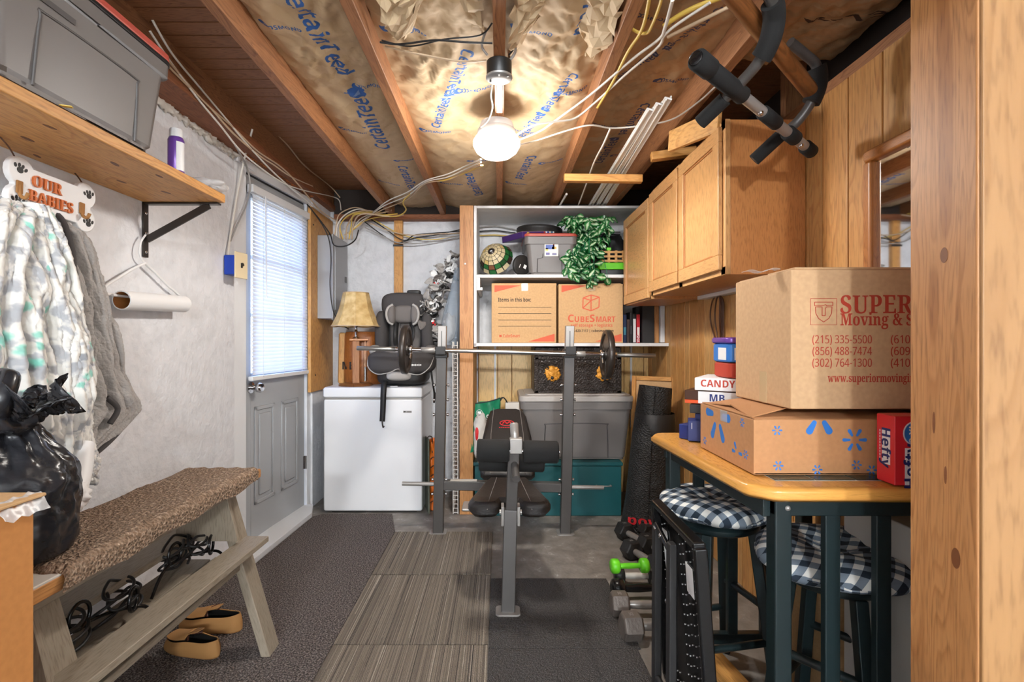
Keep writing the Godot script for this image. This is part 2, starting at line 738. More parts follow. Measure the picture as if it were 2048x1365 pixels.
func materials() -> void:
	shared_fibre = noise_tex(91, 0.055, [[0.0, Color(0.80, 0.78, 0.76)], [0.45, Color(0.97, 0.97, 0.96)], [1.0, Color(1, 1, 1)]], 512, FastNoiseLite.TYPE_SIMPLEX_SMOOTH, 3)
	var card_grain := noise_tex(92, 0.16, [[0.0, Color(0.93, 0.92, 0.91)], [1.0, Color(1, 1, 1)]], 256, FastNoiseLite.TYPE_SIMPLEX_SMOOTH, 3)
	var rough_noise := noise_tex(5, 0.012, [], 512, FastNoiseLite.TYPE_SIMPLEX_SMOOTH, 5)
	var fine := noise_tex(6, 0.09, [], 512, FastNoiseLite.TYPE_SIMPLEX_SMOOTH, 3)
	var cells := noise_tex(8, 0.045, [], 512, FastNoiseLite.TYPE_CELLULAR, 2)
	# woods
	wood("pine_panel", rgb(212, 158, 94), rgb(172, 112, 56), 3, 0.45, 0.36, 2.8, 7)
	wood("pine_panel_pale", rgb(216, 170, 110), rgb(186, 130, 72), 11, 0.45, 0.5, 3.0, 6)
	wood("pine_trim", rgb(200, 144, 88), rgb(160, 100, 50), 21, 0.5, 0.22, 2.4, 7)
	wood("grooved_panel", rgb(236, 196, 128), rgb(212, 168, 102), 24, 0.4, 0.3, 2.0, 6, 0.6)
	wood("fir", rgb(176, 122, 80), rgb(120, 74, 44), 31, 0.6, 0.24, 2.4, 8)
	wood("fir_aged", rgb(150, 92, 56), rgb(96, 54, 30), 33, 0.65, 0.25, 2.2, 9)
	wood("plank_dark", rgb(166, 116, 78), rgb(112, 72, 46), 35, 0.6, 0.2, 1.8, 9)
	wood("shelf_pine", rgb(220, 164, 98), rgb(190, 124, 62), 41, 0.5, 0.3, 2.2, 7)
	wood("stud", rgb(216, 158, 86), rgb(180, 116, 52), 43, 0.5, 0.2, 2.0, 8)
	wood("jamb", rgb(184, 130, 80), rgb(146, 92, 48), 21, 0.5, 0.22, 2.4, 7)
	wood("ply_panel", rgb(164, 122, 78), rgb(140, 98, 56), 12, 0.5, 0.6, 3.0, 5, 0.8)
	mat("knot", rgb(112, 66, 34), 0.5)
	mat("dark_board", rgb(50, 42, 38), 0.8)  # near-black, for boards closing the dark gaps above the walls
	mat("rusty_foam", rgb(150, 86, 40), 0.85)
	wood("maple", rgb(218, 168, 112), rgb(198, 142, 86), 51, 0.32, 0.3, 1.6, 7, 0.7)
	wood("cabinet_side", rgb(198, 136, 82), rgb(178, 114, 62), 53, 0.34, 0.18, 1.4, 9, 0.7)
	wood("table_wood", rgb(232, 170, 88), rgb(212, 144, 66), 55, 0.2, 0.22, 1.2, 7, 0.6)
	wood("plywood", rgb(216, 164, 98), rgb(188, 130, 66), 57, 0.5, 0.5, 1.4, 7)
	wood("bench_grey", rgb(152, 140, 124), rgb(128, 116, 100), 61, 0.55, 0.2, 1.5, 7, 0.6)
	wood("frame_wood", rgb(190, 124, 62), rgb(150, 88, 38), 63, 0.35, 0.15, 1.0, 7)
	wood("dark_rod", rgb(132, 82, 44), rgb(88, 50, 24), 65, 0.3, 0.2, 1.4, 7)
	wood("keg_wood", rgb(170, 102, 46), rgb(120, 64, 26), 67, 0.4, 0.3, 0.9, 8)
	# masonry, paint, floors
	var w := mat("wall_paint", Color.WHITE, 0.75)
	w.albedo_texture = noise_tex(14, 0.006, [[0.0, rgb(212, 213, 216)], [0.5, rgb(221, 222, 225)], [1.0, rgb(227, 227, 230)]], 512, FastNoiseLite.TYPE_SIMPLEX_SMOOTH, 4)
	tri3(bump(w, rough_noise, 0.32), Vector3.ONE * 3.2)
	tri3(bump(mat("white_paint", rgb(226, 227, 228), 0.5), rough_noise, 0.35), Vector3.ONE * 1.0)
	mat("white_satin", rgb(232, 232, 232), 0.4)
	mat("old_white", rgb(205, 200, 192), 0.6)
	var cf := mat("concrete", Color.WHITE, 0.62)
	cf.albedo_texture = noise_tex(17, 0.010, [[0.0, rgb(112, 107, 101)], [0.45, rgb(128, 122, 115)], [0.70, rgb(138, 132, 125)], [0.78, rgb(140, 134, 127)], [0.82, rgb(178, 173, 167)], [0.85, rgb(136, 130, 123)], [1.0, rgb(130, 125, 118)]], 1024, FastNoiseLite.TYPE_SIMPLEX_SMOOTH, 6, 30.0)
	tri3(bump(cf, fine, 0.15), Vector3.ONE * 0.8)
	var sh := mat("shag", Color.WHITE, 0.95)
	sh.albedo_texture = noise_tex(18, 0.07, [[0.25, rgb(58, 51, 49)], [0.5, rgb(104, 94, 90)], [0.72, rgb(152, 140, 134)]], 1024, FastNoiseLite.TYPE_SIMPLEX_SMOOTH, 3, 8.0)
	tri3(bump(sh, noise_tex(18, 0.07, [], 1024, FastNoiseLite.TYPE_SIMPLEX_SMOOTH, 3, 8.0), 1.6), Vector3.ONE * 1.55)
	var rb := mat("rubber_mat", Color.WHITE, 0.8)
	rb.albedo_texture = noise_tex(19, 0.16, [[0.35, rgb(24, 23, 23)], [0.58, rgb(42, 40, 39)], [0.74, rgb(118, 113, 110)]], 1024, FastNoiseLite.TYPE_SIMPLEX, 2)
	tri3(bump(rb, fine, 0.5), Vector3.ONE * 1.6)
	for i in 2:
		var ct := mat("carpet_tile_%d" % i, Color.WHITE, 0.95)
		ct.albedo_texture = stripes(70 + i)
		bump(ct, noise_tex(22, 0.14, [], 512, FastNoiseLite.TYPE_SIMPLEX, 2), 0.35)
	# looped rug on the bench, fleece robes
	var rug := mat("loop_rug", Color.WHITE, 0.95)
	rug.albedo_texture = noise_tex(25, 0.05, [[0.1, rgb(92, 74, 58)], [0.45, rgb(146, 120, 98)], [0.85, rgb(196, 172, 148)]], 512, FastNoiseLite.TYPE_CELLULAR, 2)
	tri3(bump(rug, cells, 1.5), Vector3.ONE * 4.6)
	var gf := mat("grey_fleece", rgb(160, 156, 152), 0.95)
	gf.rim_enabled = true
	gf.rim = 0.5
	tri3(bump(gf, fine, 0.35), Vector3.ONE * 2.2, false)
	var pf := mat("patterned_fleece", Color.WHITE, 0.95)
	pf.albedo_texture = fleece_print()
	pf.rim_enabled = true
	pf.rim = 0.4
	bump(pf, cells, 0.9)
	# plastics, metals, card
	mat("grey_tote", rgb(116, 111, 108), 0.42)
	mat("grey_tote_dark", rgb(82, 79, 78), 0.45)
	mat("tote_lid_grey", rgb(176, 170, 164), 0.45)
	mat("red_lid", rgb(192, 84, 68), 0.45)
	mat("teal_chest", rgb(18, 84, 88), 0.4)
	mat("black_plastic", rgb(26, 26, 27), 0.4)
	mat("black_gloss", rgb(20, 20, 21), 0.2)
	mat("black_satin", rgb(34, 33, 33), 0.55)
	mat("foam_black", rgb(19, 19, 19), 0.9)
	bump(mat("vinyl_black", rgb(38, 35, 34), 0.36), fine, 0.06)
	mat("stitch", rgb(120, 114, 110), 0.7)
	mat("steel_grey", rgb(80, 77, 75), 0.38, 0.25)
	mat("steel_light", rgb(150, 146, 142), 0.35, 0.35)
	mat("chrome", rgb(206, 206, 208), 0.12, 1.0)
	mat("knurl", rgb(150, 148, 144), 0.42, 0.9)
	mat("iron", rgb(58, 52, 48), 0.36, 0.45)
	bump(mat("iron_rough", rgb(44, 43, 43), 0.5, 0.2), fine, 0.1)
	bump(mat("grey_hex", rgb(112, 104, 98), 0.5, 0.3), fine, 0.12)
	mat("lime", rgb(104, 206, 36), 0.4)
	mat("dark_green", rgb(24, 37, 39), 0.36)
	mat("tile_green", rgb(40, 62, 58), 0.25)
	mat("grout", rgb(196, 188, 170), 0.8)
	mat("red", rgb(206, 36, 42), 0.45)
	mat("hefty_red", rgb(214, 44, 52), 0.32)
	mat("print_blue", rgb(46, 116, 196), 0.55)
	mat("print_navy", rgb(28, 44, 110), 0.5)
	mat("print_red", rgb(178, 58, 36), 0.7)
	mat("print_orange", rgb(204, 92, 62), 0.7)
	mat("print_black", rgb(34, 30, 28), 0.7)
	mat("white_print", rgb(236, 236, 236), 0.5)
	for k in [["card_pale", rgb(206, 168, 126)], ["card", rgb(190, 138, 92)], ["card_tan", rgb(204, 164, 116)], ["card_orange", rgb(194, 130, 70)], ["card_white", rgb(208, 190, 164)]]:
		var cm := mat(k[0], k[1], 0.75)
		cm.detail_enabled = true
		cm.detail_blend_mode = BaseMaterial3D.BLEND_MODE_MUL
		cm.detail_albedo = card_grain
		cm.uv1_scale = Vector3(1.4, 1.4, 1)
	mat("tape", rgb(200, 172, 132), 0.2)
	mat("cord_white", rgb(222, 216, 206), 0.5)
	mat("cord_tan", rgb(196, 170, 140), 0.55)
	mat("cord_yellow", rgb(218, 184, 84), 0.5)
	mat("cord_black", rgb(30, 29, 29), 0.5)
	mat("cord_brown", rgb(84, 48, 26), 0.5)
	mat("cord_grey", rgb(158, 154, 150), 0.5)
	mat("door_paint", rgb(168, 170, 172), 0.42)
	mat("panel_grey", rgb(164, 166, 170), 0.5, 0.1)
	mat("freezer_white", rgb(232, 233, 235), 0.24)
	mat("seat_dark", rgb(68, 65, 65), 0.9)
	mat("seat_mid", rgb(110, 105, 102), 0.9)
	mat("seat_light", rgb(168, 164, 160), 0.85)
	mat("blue_box", rgb(14, 62, 176), 0.4)
	mat("ivory", rgb(226, 208, 170), 0.45)
	mat("wire_white", rgb(224, 220, 214), 0.4)
	mat("orange_bag", rgb(226, 116, 30), 0.5)
	mat("olive", rgb(84, 88, 74), 0.6)
	mat("bag_green", rgb(16, 122, 84), 0.5)
	mat("suede", rgb(170, 124, 72), 0.8)
	mat("suede_sole", rgb(150, 104, 56), 0.8)
	mat("lining", rgb(24, 19, 16), 0.95)
	mat("leather_lace", rgb(70, 36, 22), 0.5)
	bump(mat("bin_liner", rgb(34, 35, 39), 0.24), rough_noise, 0.2)
	mat("orange_letters", rgb(186, 96, 40), 0.45, 0.2)
	mat("purple_can", rgb(112, 70, 160), 0.3, 0.2)
	mat("insul_stub", rgb(206, 170, 118), 0.8)
	mat("moulding", rgb(230, 228, 224), 0.35)
	mat("galvanised", rgb(168, 168, 166), 0.45, 0.6)
	mat("gold_leaf", rgb(204, 140, 44), 0.5, 0.3)
	var tk := mat("trunk_tin", rgb(46, 38, 34), 0.38, 0.35)
	tri3(bump(tk, cells, 0.5), Vector3.ONE * 4.0)
	var em := mat("eva_mat", rgb(34, 33, 33), 0.5)
	tri3(bump(em, cells, 0.9), Vector3.ONE * 5.0)
	var ls := mat("lamp_shade", Color.WHITE, 0.8)
	ls.albedo_texture = noise_tex(28, 0.02, [[0.2, rgb(186, 150, 92)], [0.6, rgb(214, 184, 128)], [0.9, rgb(226, 200, 148)]], 256)
	tri3(ls, Vector3.ONE * 3.0)
	ls.backlight_enabled = true
	ls.backlight = Color(0.25, 0.2, 0.12)
	var sl := mat("blind_slat", rgb(236, 238, 242), 0.5)
	sl.backlight_enabled = true
	sl.backlight = Color(0.9, 0.9, 0.9)
	var gl := mat("glass", Color(0.9, 0.95, 1.0, 0.08), 0.04)
	gl.transparency = BaseMaterial3D.TRANSPARENCY_ALPHA
	var pb := mat("clear_bag", Color(0.62, 0.68, 0.74, 0.34), 0.3)
	pb.transparency = BaseMaterial3D.TRANSPARENCY_ALPHA
	var pw := mat("film", Color(0.92, 0.92, 0.92, 0.4), 0.3)
	pw.transparency = BaseMaterial3D.TRANSPARENCY_ALPHA
	mat("mirror", rgb(236, 238, 240), 0.03, 1.0)
	var tint := mat("tinted", Color.WHITE, 0.4)
	tint.vertex_color_use_as_albedo = true
	tint.vertex_color_is_srgb = true
	var tg := mat("tinted_gloss", Color.WHITE, 0.25)
	tg.vertex_color_use_as_albedo = true
	tg.vertex_color_is_srgb = true
	var gm := mat("gingham", Color.WHITE, 0.9)
	gm.albedo_texture = gingham()
	gm.texture_filter = BaseMaterial3D.TEXTURE_FILTER_LINEAR
	var bulb := mat("lit_glass", Color(1, 1, 1), 0.4)
	bulb.emission_enabled = true
	bulb.emission = Color(1.0, 0.97, 0.92)
	bulb.emission_energy_multiplier = 3.0


# carpet tile: fine lengthwise stripes of uneven width
func stripes(seed_: int) -> ImageTexture:
	var im := Image.create(512, 512, false, Image.FORMAT_RGB8)
	var r := RandomNumberGenerator.new()
	r.seed = seed_
	var pal := [rgb(86, 78, 68), rgb(108, 99, 87), rgb(124, 114, 101), rgb(98, 89, 78), rgb(142, 132, 118), rgb(68, 62, 55), rgb(116, 106, 94)]
	for x in range(0, 512, 2):
		var c: Color = pal[r.randi() % 5].lerp(pal[6], 0.35)
		if r.randf() < 0.05:
			c = rgb(172, 163, 148)
		if r.randf() < 0.05:
			c = rgb(52, 47, 43)
		var y := 0
		while y < 512:
			var ln := 60 + r.randi() % 420
			im.fill_rect(Rect2i(x, y, 2 if r.randf() < 0.8 else 4, ln), c)
			y += ln
			if r.randf() < 0.4:
				c = c.lerp(pal[r.randi() % 7], 0.6)
	for k in 26000:
		var px := r.randi() % 512
		var py := r.randi() % 512
		im.set_pixel(px, py, im.get_pixel(px, py) * (0.72 + 0.5 * r.randf()))
	return tex(im)


func gingham() -> ImageTexture:
	var im := Image.create(128, 128, false, Image.FORMAT_RGB8)
	var w := rgb(222, 222, 216)
	var m := rgb(112, 124, 136)
	var d := rgb(24, 38, 52)
	im.fill(w)
	im.fill_rect(Rect2i(0, 0, 64, 128), m)
	im.fill_rect(Rect2i(0, 0, 128, 64), m)
	im.fill_rect(Rect2i(64, 64, 64, 64), w)
	im.fill_rect(Rect2i(0, 0, 64, 64), d)
	return tex(im)


func fleece_print() -> ImageTexture:
	var n1 := FastNoiseLite.new()
	n1.seed = 4
	n1.frequency = 0.03
	n1.fractal_octaves = 4
	var n2 := FastNoiseLite.new()
	n2.seed = 9
	n2.frequency = 0.022
	n2.fractal_octaves = 3
	var im := Image.create(384, 512, false, Image.FORMAT_RGB8)
	for y in 512:
		for x in 384:
			var a := n1.get_noise_2d(x, y)
			var c := rgb(228, 226, 220)
			c = c.lerp(rgb(164, 166, 172), 0.85 * smoothstep(-0.02, 0.34, a))
			im.set_pixel(x, y, c)
	var r := RandomNumberGenerator.new()
	r.seed = 12
	for k in 150:
		var cx := r.randi() % 384
		var cy := r.randi() % 512
		var col := rgb(118, 200, 180) if k % 3 < 2 else rgb(104, 108, 116)
		var big := 6.0 + r.randf() * 5.0
		for q in range(-20, 21):
			for p in range(-20, 21):
				var e := sqrt(p * p + q * q * 1.4) / big + 0.35 * n2.get_noise_2d((cx + p) * 4.0, (cy + q) * 4.0)
				if e < 1.0:
					var X := posmod(cx + p, 384)
					var Y := posmod(cy + q, 512)
					im.set_pixel(X, Y, im.get_pixel(X, Y).lerp(col, 0.7 * smoothstep(1.0, 0.45, e)))
	return tex(im)


# ---------------------------------------------------------------- the shell
func room() -> void:
	struct("floor", mb().bx(V(-1.7, -0.2, -5.3), V(2.7, 0.0, 4.3)), M.concrete)
	var wl := mb()
	wl.bx(V(-1.62, 0, -5.2), V(-1.42, 2.18, 2.78))
	wl.bx(V(-1.52, 0, 3.66), V(-1.32, 2.18, 4.25))
	wl.bx(V(-1.62, 2.135, 2.78), V(-1.40, 2.18, 3.66))
	wl.bx(V(-1.62, 0, 2.74), V(-1.425, 2.14, 2.885))
	struct("wall_left", wl, M.wall_paint)
	struct("wall_back", mb().bx(V(-1.6, 0, 4.05), V(1.6, 2.36, 4.25)), M.wall_paint)
	struct("wall_unseen_behind", mb().bx(V(-1.7, 0, -5.2), V(2.6, 2.4, -5.0)), M.white_paint)  # out of view, white to soften the light from behind the lens
	struct("wall_unseen_side", mb().bx(V(2.4, 0, -5.0), V(2.6, 2.4, 1.0)), M.white_paint)  # out of view as well, white for its bounced light
	struct("wall_outer", mb().bx(V(1.5, 0, 0.98), V(1.62, 2.4, 4.25)), M.fir_aged)
	# sill and rim board on top of the left wall
	struct("trim_1", mb().bx(V(-1.62, 2.175, -5.0), V(-1.27, 2.215, 4.05), 0.004), M.fir_aged)
	struct("trim_2", mb().bx(V(-1.5, 2.21, -5.0), V(-1.285, 2.345, 4.05), 0.004), M.plank_dark)
	# right wall: grooved pine boards on a backing, a plate on top
	var wr := struct("wall_right", mb().bx(V(1.163, 0, 1.015), V(1.30, 2.04, 4.05)), M.fir_aged)
	var edges := [1.015, 1.235, 1.335, 1.44, 1.565, 1.72, 1.86, 1.94, 2.04, 2.17, 2.25, 2.37, 2.47, 2.60, 2.70, 2.80, 2.93, 3.02, 3.16, 3.24, 3.38, 3.50, 3.60, 3.74, 3.84, 3.95, 4.05]
	for i in edges.size() - 1:
		var g := mb()
		g.uo = Vector2(0.37 * i, 0.2 * (i % 3))
		g.bx(V(1.15, 0, edges[i] + 0.002), V(1.166, 2.045, edges[i + 1] - 0.002), 0.004)
		part(wr, "board", g, M.pine_panel if i % 3 else M.pine_panel_pale)
	struct("trim_3", mb().bx(V(1.155, 2.045, 1.02), V(1.26, 2.085, 4.05), 0.004), M.fir)
	# partition in front, seen end on at the right edge
	var wf := struct("wall_front", mb().bx(V(0.808, 0, 0.875), V(2.45, 2.4, 1.010)), M.fir_aged)
	part(wf, "board", mb().bx(V(0.797, 0, 0.868), V(0.815, 2.34, 1.013), 0.004), M.jamb)
	for i in 5:
		var g2 := mb()
		g2.uo = Vector2(0.11 + 0.31 * i, 0.3)
		g2.bx(V(0.8005 + 0.3 * i, 0, 0.862), V(1.0985 + 0.3 * i, 2.34, 0.876), 0.003)
		part(wf, "board", g2, M.ply_panel)
	for q in [[0.909, 0.79, 0.009, 0.018], [0.933, 1.324, 0.008, 0.014], [0.955, 1.02, 0.003, 0.02], [0.93, 0.93, 0.003, 0.016]]:
		part(wf, "knot", mb().prism(oval(q[2], q[3], 18), 0.001, Transform3D(Basis(Vector3.UP, PI / 2), V(0.797, q[1], q[0]))), M.knot)
	# ragged mortar at the top of the left wall, rusty foam over the door
	var rn := FastNoiseLite.new()
	rn.seed = 44
	rn.frequency = 9.0
	rn.fractal_octaves = 4
	for q in [["trim_9", -0.2, 2.85, -1.418, 2.165, 0.035, M.old_white], ["trim_10", 2.72, 3.62, -1.375, 2.186, 0.024, M.rusty_foam]]:
		struct(q[0], mb().grid(260, 10, func(u: float, v: float) -> Vector3:
			var d := lerpf(q[1], q[2], u)
			var a := v * TAU
			var r: float = q[5] * (0.55 + 0.8 * rn.get_noise_2d(d * 2.0, cos(a)) + 0.5 * rn.get_noise_2d(d * 6.0, sin(a) * 2.0))
			return V(q[3] + cos(a) * maxf(r, 0.004) * 0.7 + (0.07 * u if q[0] == "trim_10" else 0.0), q[4] + sin(a) * maxf(r, 0.004), d), false), q[6])
	# grooved panelling low on the back wall, inside the alcove
	var ap := struct("wall_alcove", mb().bx(V(-0.17, 0, 4.036), V(1.15, 1.13, 4.05)), M.fir_aged)
	var x := -0.168
	var i2 := 0
	for wd in [0.15, 0.11, 0.152, 0.10, 0.152, 0.152, 0.10, 0.152, 0.06, 0.152, 0.04]:
		var g3 := mb()
		g3.uo = Vector2(0.23 * i2, 0.1 * i2)
		g3.bx(V(x + 0.0015, 0, 4.024), V(minf(x + wd, 1.15) - 0.0015, 1.13, 4.037), 0.003)
		part(ap, "board", g3, M.grooved_panel)
		x += wd
		i2 += 1


func ceiling_parts() -> void:
	var ce := struct("ceiling", mb().bx(V(-1.7, 2.352, -5.3), V(2.7, 2.5, 4.3)), M.plank_dark)
	part(ce, "unseen_plaster", mb().bx(V(-1.45, 2.335, -5.05), V(2.45, 2.353, 0.55)), M.white_paint)  # unseen white ceiling behind the lens, there to bounce light forward
	var pl := []
	for i in 3:
		var g := mb()
		g.uo = Vector2(0.3 * i, 0.5 * i)
		pl.append(g.box(Vector3.ZERO, Vector3(0.78, 0.016, 0.080), 0.003).mesh())
	for i in 34:
		part(ce, "plank", pl[i % 3], M.plank_dark, Transform3D(Basis.IDENTITY, V(-1.03, 2.345, 1.28 + 0.083 * i)))
	for i in 34:
		part(ce, "plank", pl[(i + 1) % 3], M.plank_dark, Transform3D(Basis.IDENTITY, V(1.10, 2.345, 1.28 + 0.083 * i)))
	for k in [[-0.852, -0.812], [-0.457, -0.417], [-0.022, 0.017], [0.371, 0.411], [0.79, 0.83]]:
		var g2 := mb()
		g2.uo = Vector2(k[0], 0)
		part(ce, "joist", g2.bx(V(k[0], 2.135, 0.56), V(k[1], 2.345, 4.05), 0.003), M.fir)
	# header under the joists' far ends, and blocking over the right wall
	part(ce, "rim_board", mb().bx(V(-1.28, 2.135, 4.01), V(1.5, 2.352, 4.055), 0.002), M.dark_board)
	part(ce, "rim_board", mb().bx(V(1.30, 1.9, 1.015), V(1.34, 2.352, 4.05), 0.002), M.dark_board)
	part(ce, "plate", mb().bx(V(-1.27, 2.10, 3.97), V(1.15, 2.14, 4.05), 0.003), M.fir_aged)
	part(ce, "strip", mb().bx(V(-0.014, 2.126, 1.86), V(0.010, 2.136, 2.18), 0.002), M.old_white)
	for d in [2.15, 2.75, 3.4]:
		part(ce, "stud", mb().bx(V(1.18, 2.08, d), V(1.27, 2.345, d + 0.04), 0.003), M.fir)
	batt("insulation_batt", -0.812, -0.457, 1.15, 4.02, 2.235, 0.040, 1, "kraft paper insulation batt between the two left joists, blue print reading lengthwise", [[Vector2(-0.615, 1.55), Vector2(-0.60, 2.03), false], [Vector2(-0.62, 2.72), Vector2(-0.60, 2.14), true], [Vector2(-0.58, 3.12), Vector2(-0.585, 3.55), false]])
	batt("insulation_batt", -0.417, -0.022, 1.15, 4.02, 2.225, 0.040, 2, "crumpled kraft insulation batt just left of the lamp's joist", [[Vector2(-0.30, 2.47), Vector2(-0.225, 2.19), true], [Vector2(-0.125, 1.87), Vector2(-0.215, 2.17), true], [Vector2(-0.25, 1.30), Vector2(-0.30, 1.72), false], [Vector2(-0.15, 3.6), Vector2(-0.2, 3.2), false]])
	batt("insulation_batt", 0.017, 0.371, 1.15, 4.02, 2.225, 0.040, 3, "crumpled kraft insulation batt just right of the lamp's joist", [[Vector2(0.275, 2.02), Vector2(0.195, 2.30), true], [Vector2(0.105, 2.62), Vector2(0.188, 2.32), true], [Vector2(0.29, 1.35), Vector2(0.27, 1.75), false], [Vector2(0.17, 2.9), Vector2(0.12, 3.3), false]])
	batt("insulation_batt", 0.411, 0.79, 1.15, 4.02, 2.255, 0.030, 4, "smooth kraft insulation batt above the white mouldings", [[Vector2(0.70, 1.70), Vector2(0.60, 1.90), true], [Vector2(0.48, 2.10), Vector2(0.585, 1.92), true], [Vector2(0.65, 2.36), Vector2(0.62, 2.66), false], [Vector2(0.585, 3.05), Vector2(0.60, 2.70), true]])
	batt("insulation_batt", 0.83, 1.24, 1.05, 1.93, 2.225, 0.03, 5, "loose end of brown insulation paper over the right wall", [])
	# crumpled kraft flap that hangs out of the bays near the lens
	flap(V(-0.36, 2.17, 1.42), V(-0.06, 2.16, 1.42), 0.36, 1, "torn crumpled paper flap hanging near the black wires left of the middle joist")
	flap(V(0.03, 2.175, 1.5), V(0.36, 2.165, 1.5), 0.42, 2, "torn crumpled paper flap hanging right of the round junction box")


# kraft faced batt: a creased sheet that sags between two joists, printed
func batt(called: String, x0: float, x1: float, d0: float, d1: float, y: float, sag: float, sd: int, label: String, prints: Array) -> void:
	var f := FastNoiseLite.new()
	f.seed = 100 + sd
	f.frequency = 3.2
	f.fractal_octaves = 4
	f.noise_type = FastNoiseLite.TYPE_SIMPLEX
	f.fractal_type = FastNoiseLite.FRACTAL_RIDGED
	var g := FastNoiseLite.new()
	g.seed = 200 + sd
	g.frequency = 1.1
	var len := d1 - d0
	var fn := func(u: float, v: float) -> Vector3:
		var x := lerpf(x0, x1, u)
		var d := d0 + v * len
		var e := 1.0 - pow(absf(u * 2 - 1), 2.5)
		var near := 1.0 - smoothstep(1.8, 2.9, d)
		var h := y - sag * e * (0.7 + 0.6 * g.get_noise_2d(x * 2, d))
		h -= (0.002 + 0.014 * near) * f.get_noise_2d(x * (1.3 + near), d) * (0.3 + 0.7 * e)
		h -= (0.004 + 0.006 * near) * g.get_noise_2d(x * 6, d * 5) + (0.001 + 0.003 * near) * f.get_noise_2d(x * 4.0 + 7.0, d * 3.3)
		return V(x, h, d)
	var m := StandardMaterial3D.new()
	m.resource_name = "kraft_%d" % sd
	m.roughness = 0.75
	var im := Image.create(256, 2048, false, Image.FORMAT_RGB8)
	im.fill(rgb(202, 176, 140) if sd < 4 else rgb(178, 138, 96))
	var r := RandomNumberGenerator.new()
	r.seed = sd
	for k in 260:
		var c := rgb(188, 158, 118) if k % 2 else rgb(214, 190, 154)
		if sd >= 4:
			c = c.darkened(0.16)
		var px := Vector2(r.randf() * 256, r.randf() * 2048)
		img_poly(im, oval(4 + r.randf() * 22, 5 + r.randf() * 60, 9, px, r.randf()), im.get_pixel(int(px.x), int(px.y)).lerp(c, 0.35))
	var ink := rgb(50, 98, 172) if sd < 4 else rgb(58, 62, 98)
	var k0 := Vector2(256.0 / (x1 - x0), 2048.0 / len)
	# small round marks with a word, and fine print
	for k in int(len / 0.42):
		var c2 := Vector2(0.10 if k % 2 else 0.62, 0.05 + k * 0.42 / len) * Vector2(256, 2048)
		img_poly(im, oval(13, 11, 14, c2), ink)
		img_poly(im, oval(6, 5, 12, c2 + Vector2(4, 0)), rgb(202, 176, 140) if sd < 4 else rgb(178, 138, 96))
		img_text(im, "OSMOND", bold, c2 + Vector2(48, 2), 13, Vector2(1, 0.06).normalized(), ink)
	for p in prints:
		var a: Vector2 = (p[0] - Vector2(x0, d0)) * k0
		var b: Vector2 = (p[1] - Vector2(x0, d0)) * k0
		var dir := (b - a).normalized()
		var ln := a.distance_to(b)
		img_text(im, "CertainTeed", bold, a.lerp(b, 0.43), ln * 0.135, dir, ink, 1.02)
		if p[2]:
			var q := b - dir * ln * 0.06
			var up := Vector2(dir.y, -dir.x)
			var s := ln * 0.055
			img_poly(im, PackedVector2Array([q - dir * s - up * s, q + dir * s - up * s, q + dir * s + up * s, q - dir * s + up * s]), ink)
			img_poly(im, PackedVector2Array([q - dir * s * 0.4 - up * s * 0.4, q + dir * s * 0.5 - up * s * 0.4, q - dir * s * 0.4 + up * s * 0.6]), ink.lightened(0.4))
	if sd == 5:
		img_text(im, "R-13", bold, Vector2(176, 1440), 62, Vector2(0.95, -0.3).normalized(), rgb(70, 48, 34))
	m.albedo_texture = tex(im)
	single(called, mb().grid(26, int(len * 70), fn, false, Vector2.ONE, 0.004), m, label, "insulation", "kraft insulation batts between the joists")


func flap(a: Vector3, b: Vector3, drop: float, sd: int, label: String) -> void:
	var f := FastNoiseLite.new()
	f.seed = 300 + sd
	f.frequency = 5.0
	f.fractal_type = FastNoiseLite.FRACTAL_RIDGED
	var fn := func(u: float, v: float) -> Vector3:
		u += 0.022 * sin(u * 91.0 + v * 57.0)
		v += 0.022 * sin(u * 73.0 - v * 88.0)
		var p := a.lerp(b, u)
		p.z -= v * drop * (0.8 + 0.35 * sin(u * 7.0 + sd))
		p.y += 0.012 - 0.07 * sin(v * PI) * (0.5 + 0.5 * sin(u * 5.0 + sd)) + 0.045 * v
		p += Vector3(0.012, 0.026, 0.012) * f.get_noise_2d(u * 0.8, v * 0.8)
		return p
	var m: StandardMaterial3D = mat("flap_%d" % sd, rgb(210, 186, 150), 0.75)
	single("insulation_flap", mb().facets(17, 15, fn), m, label, "insulation")


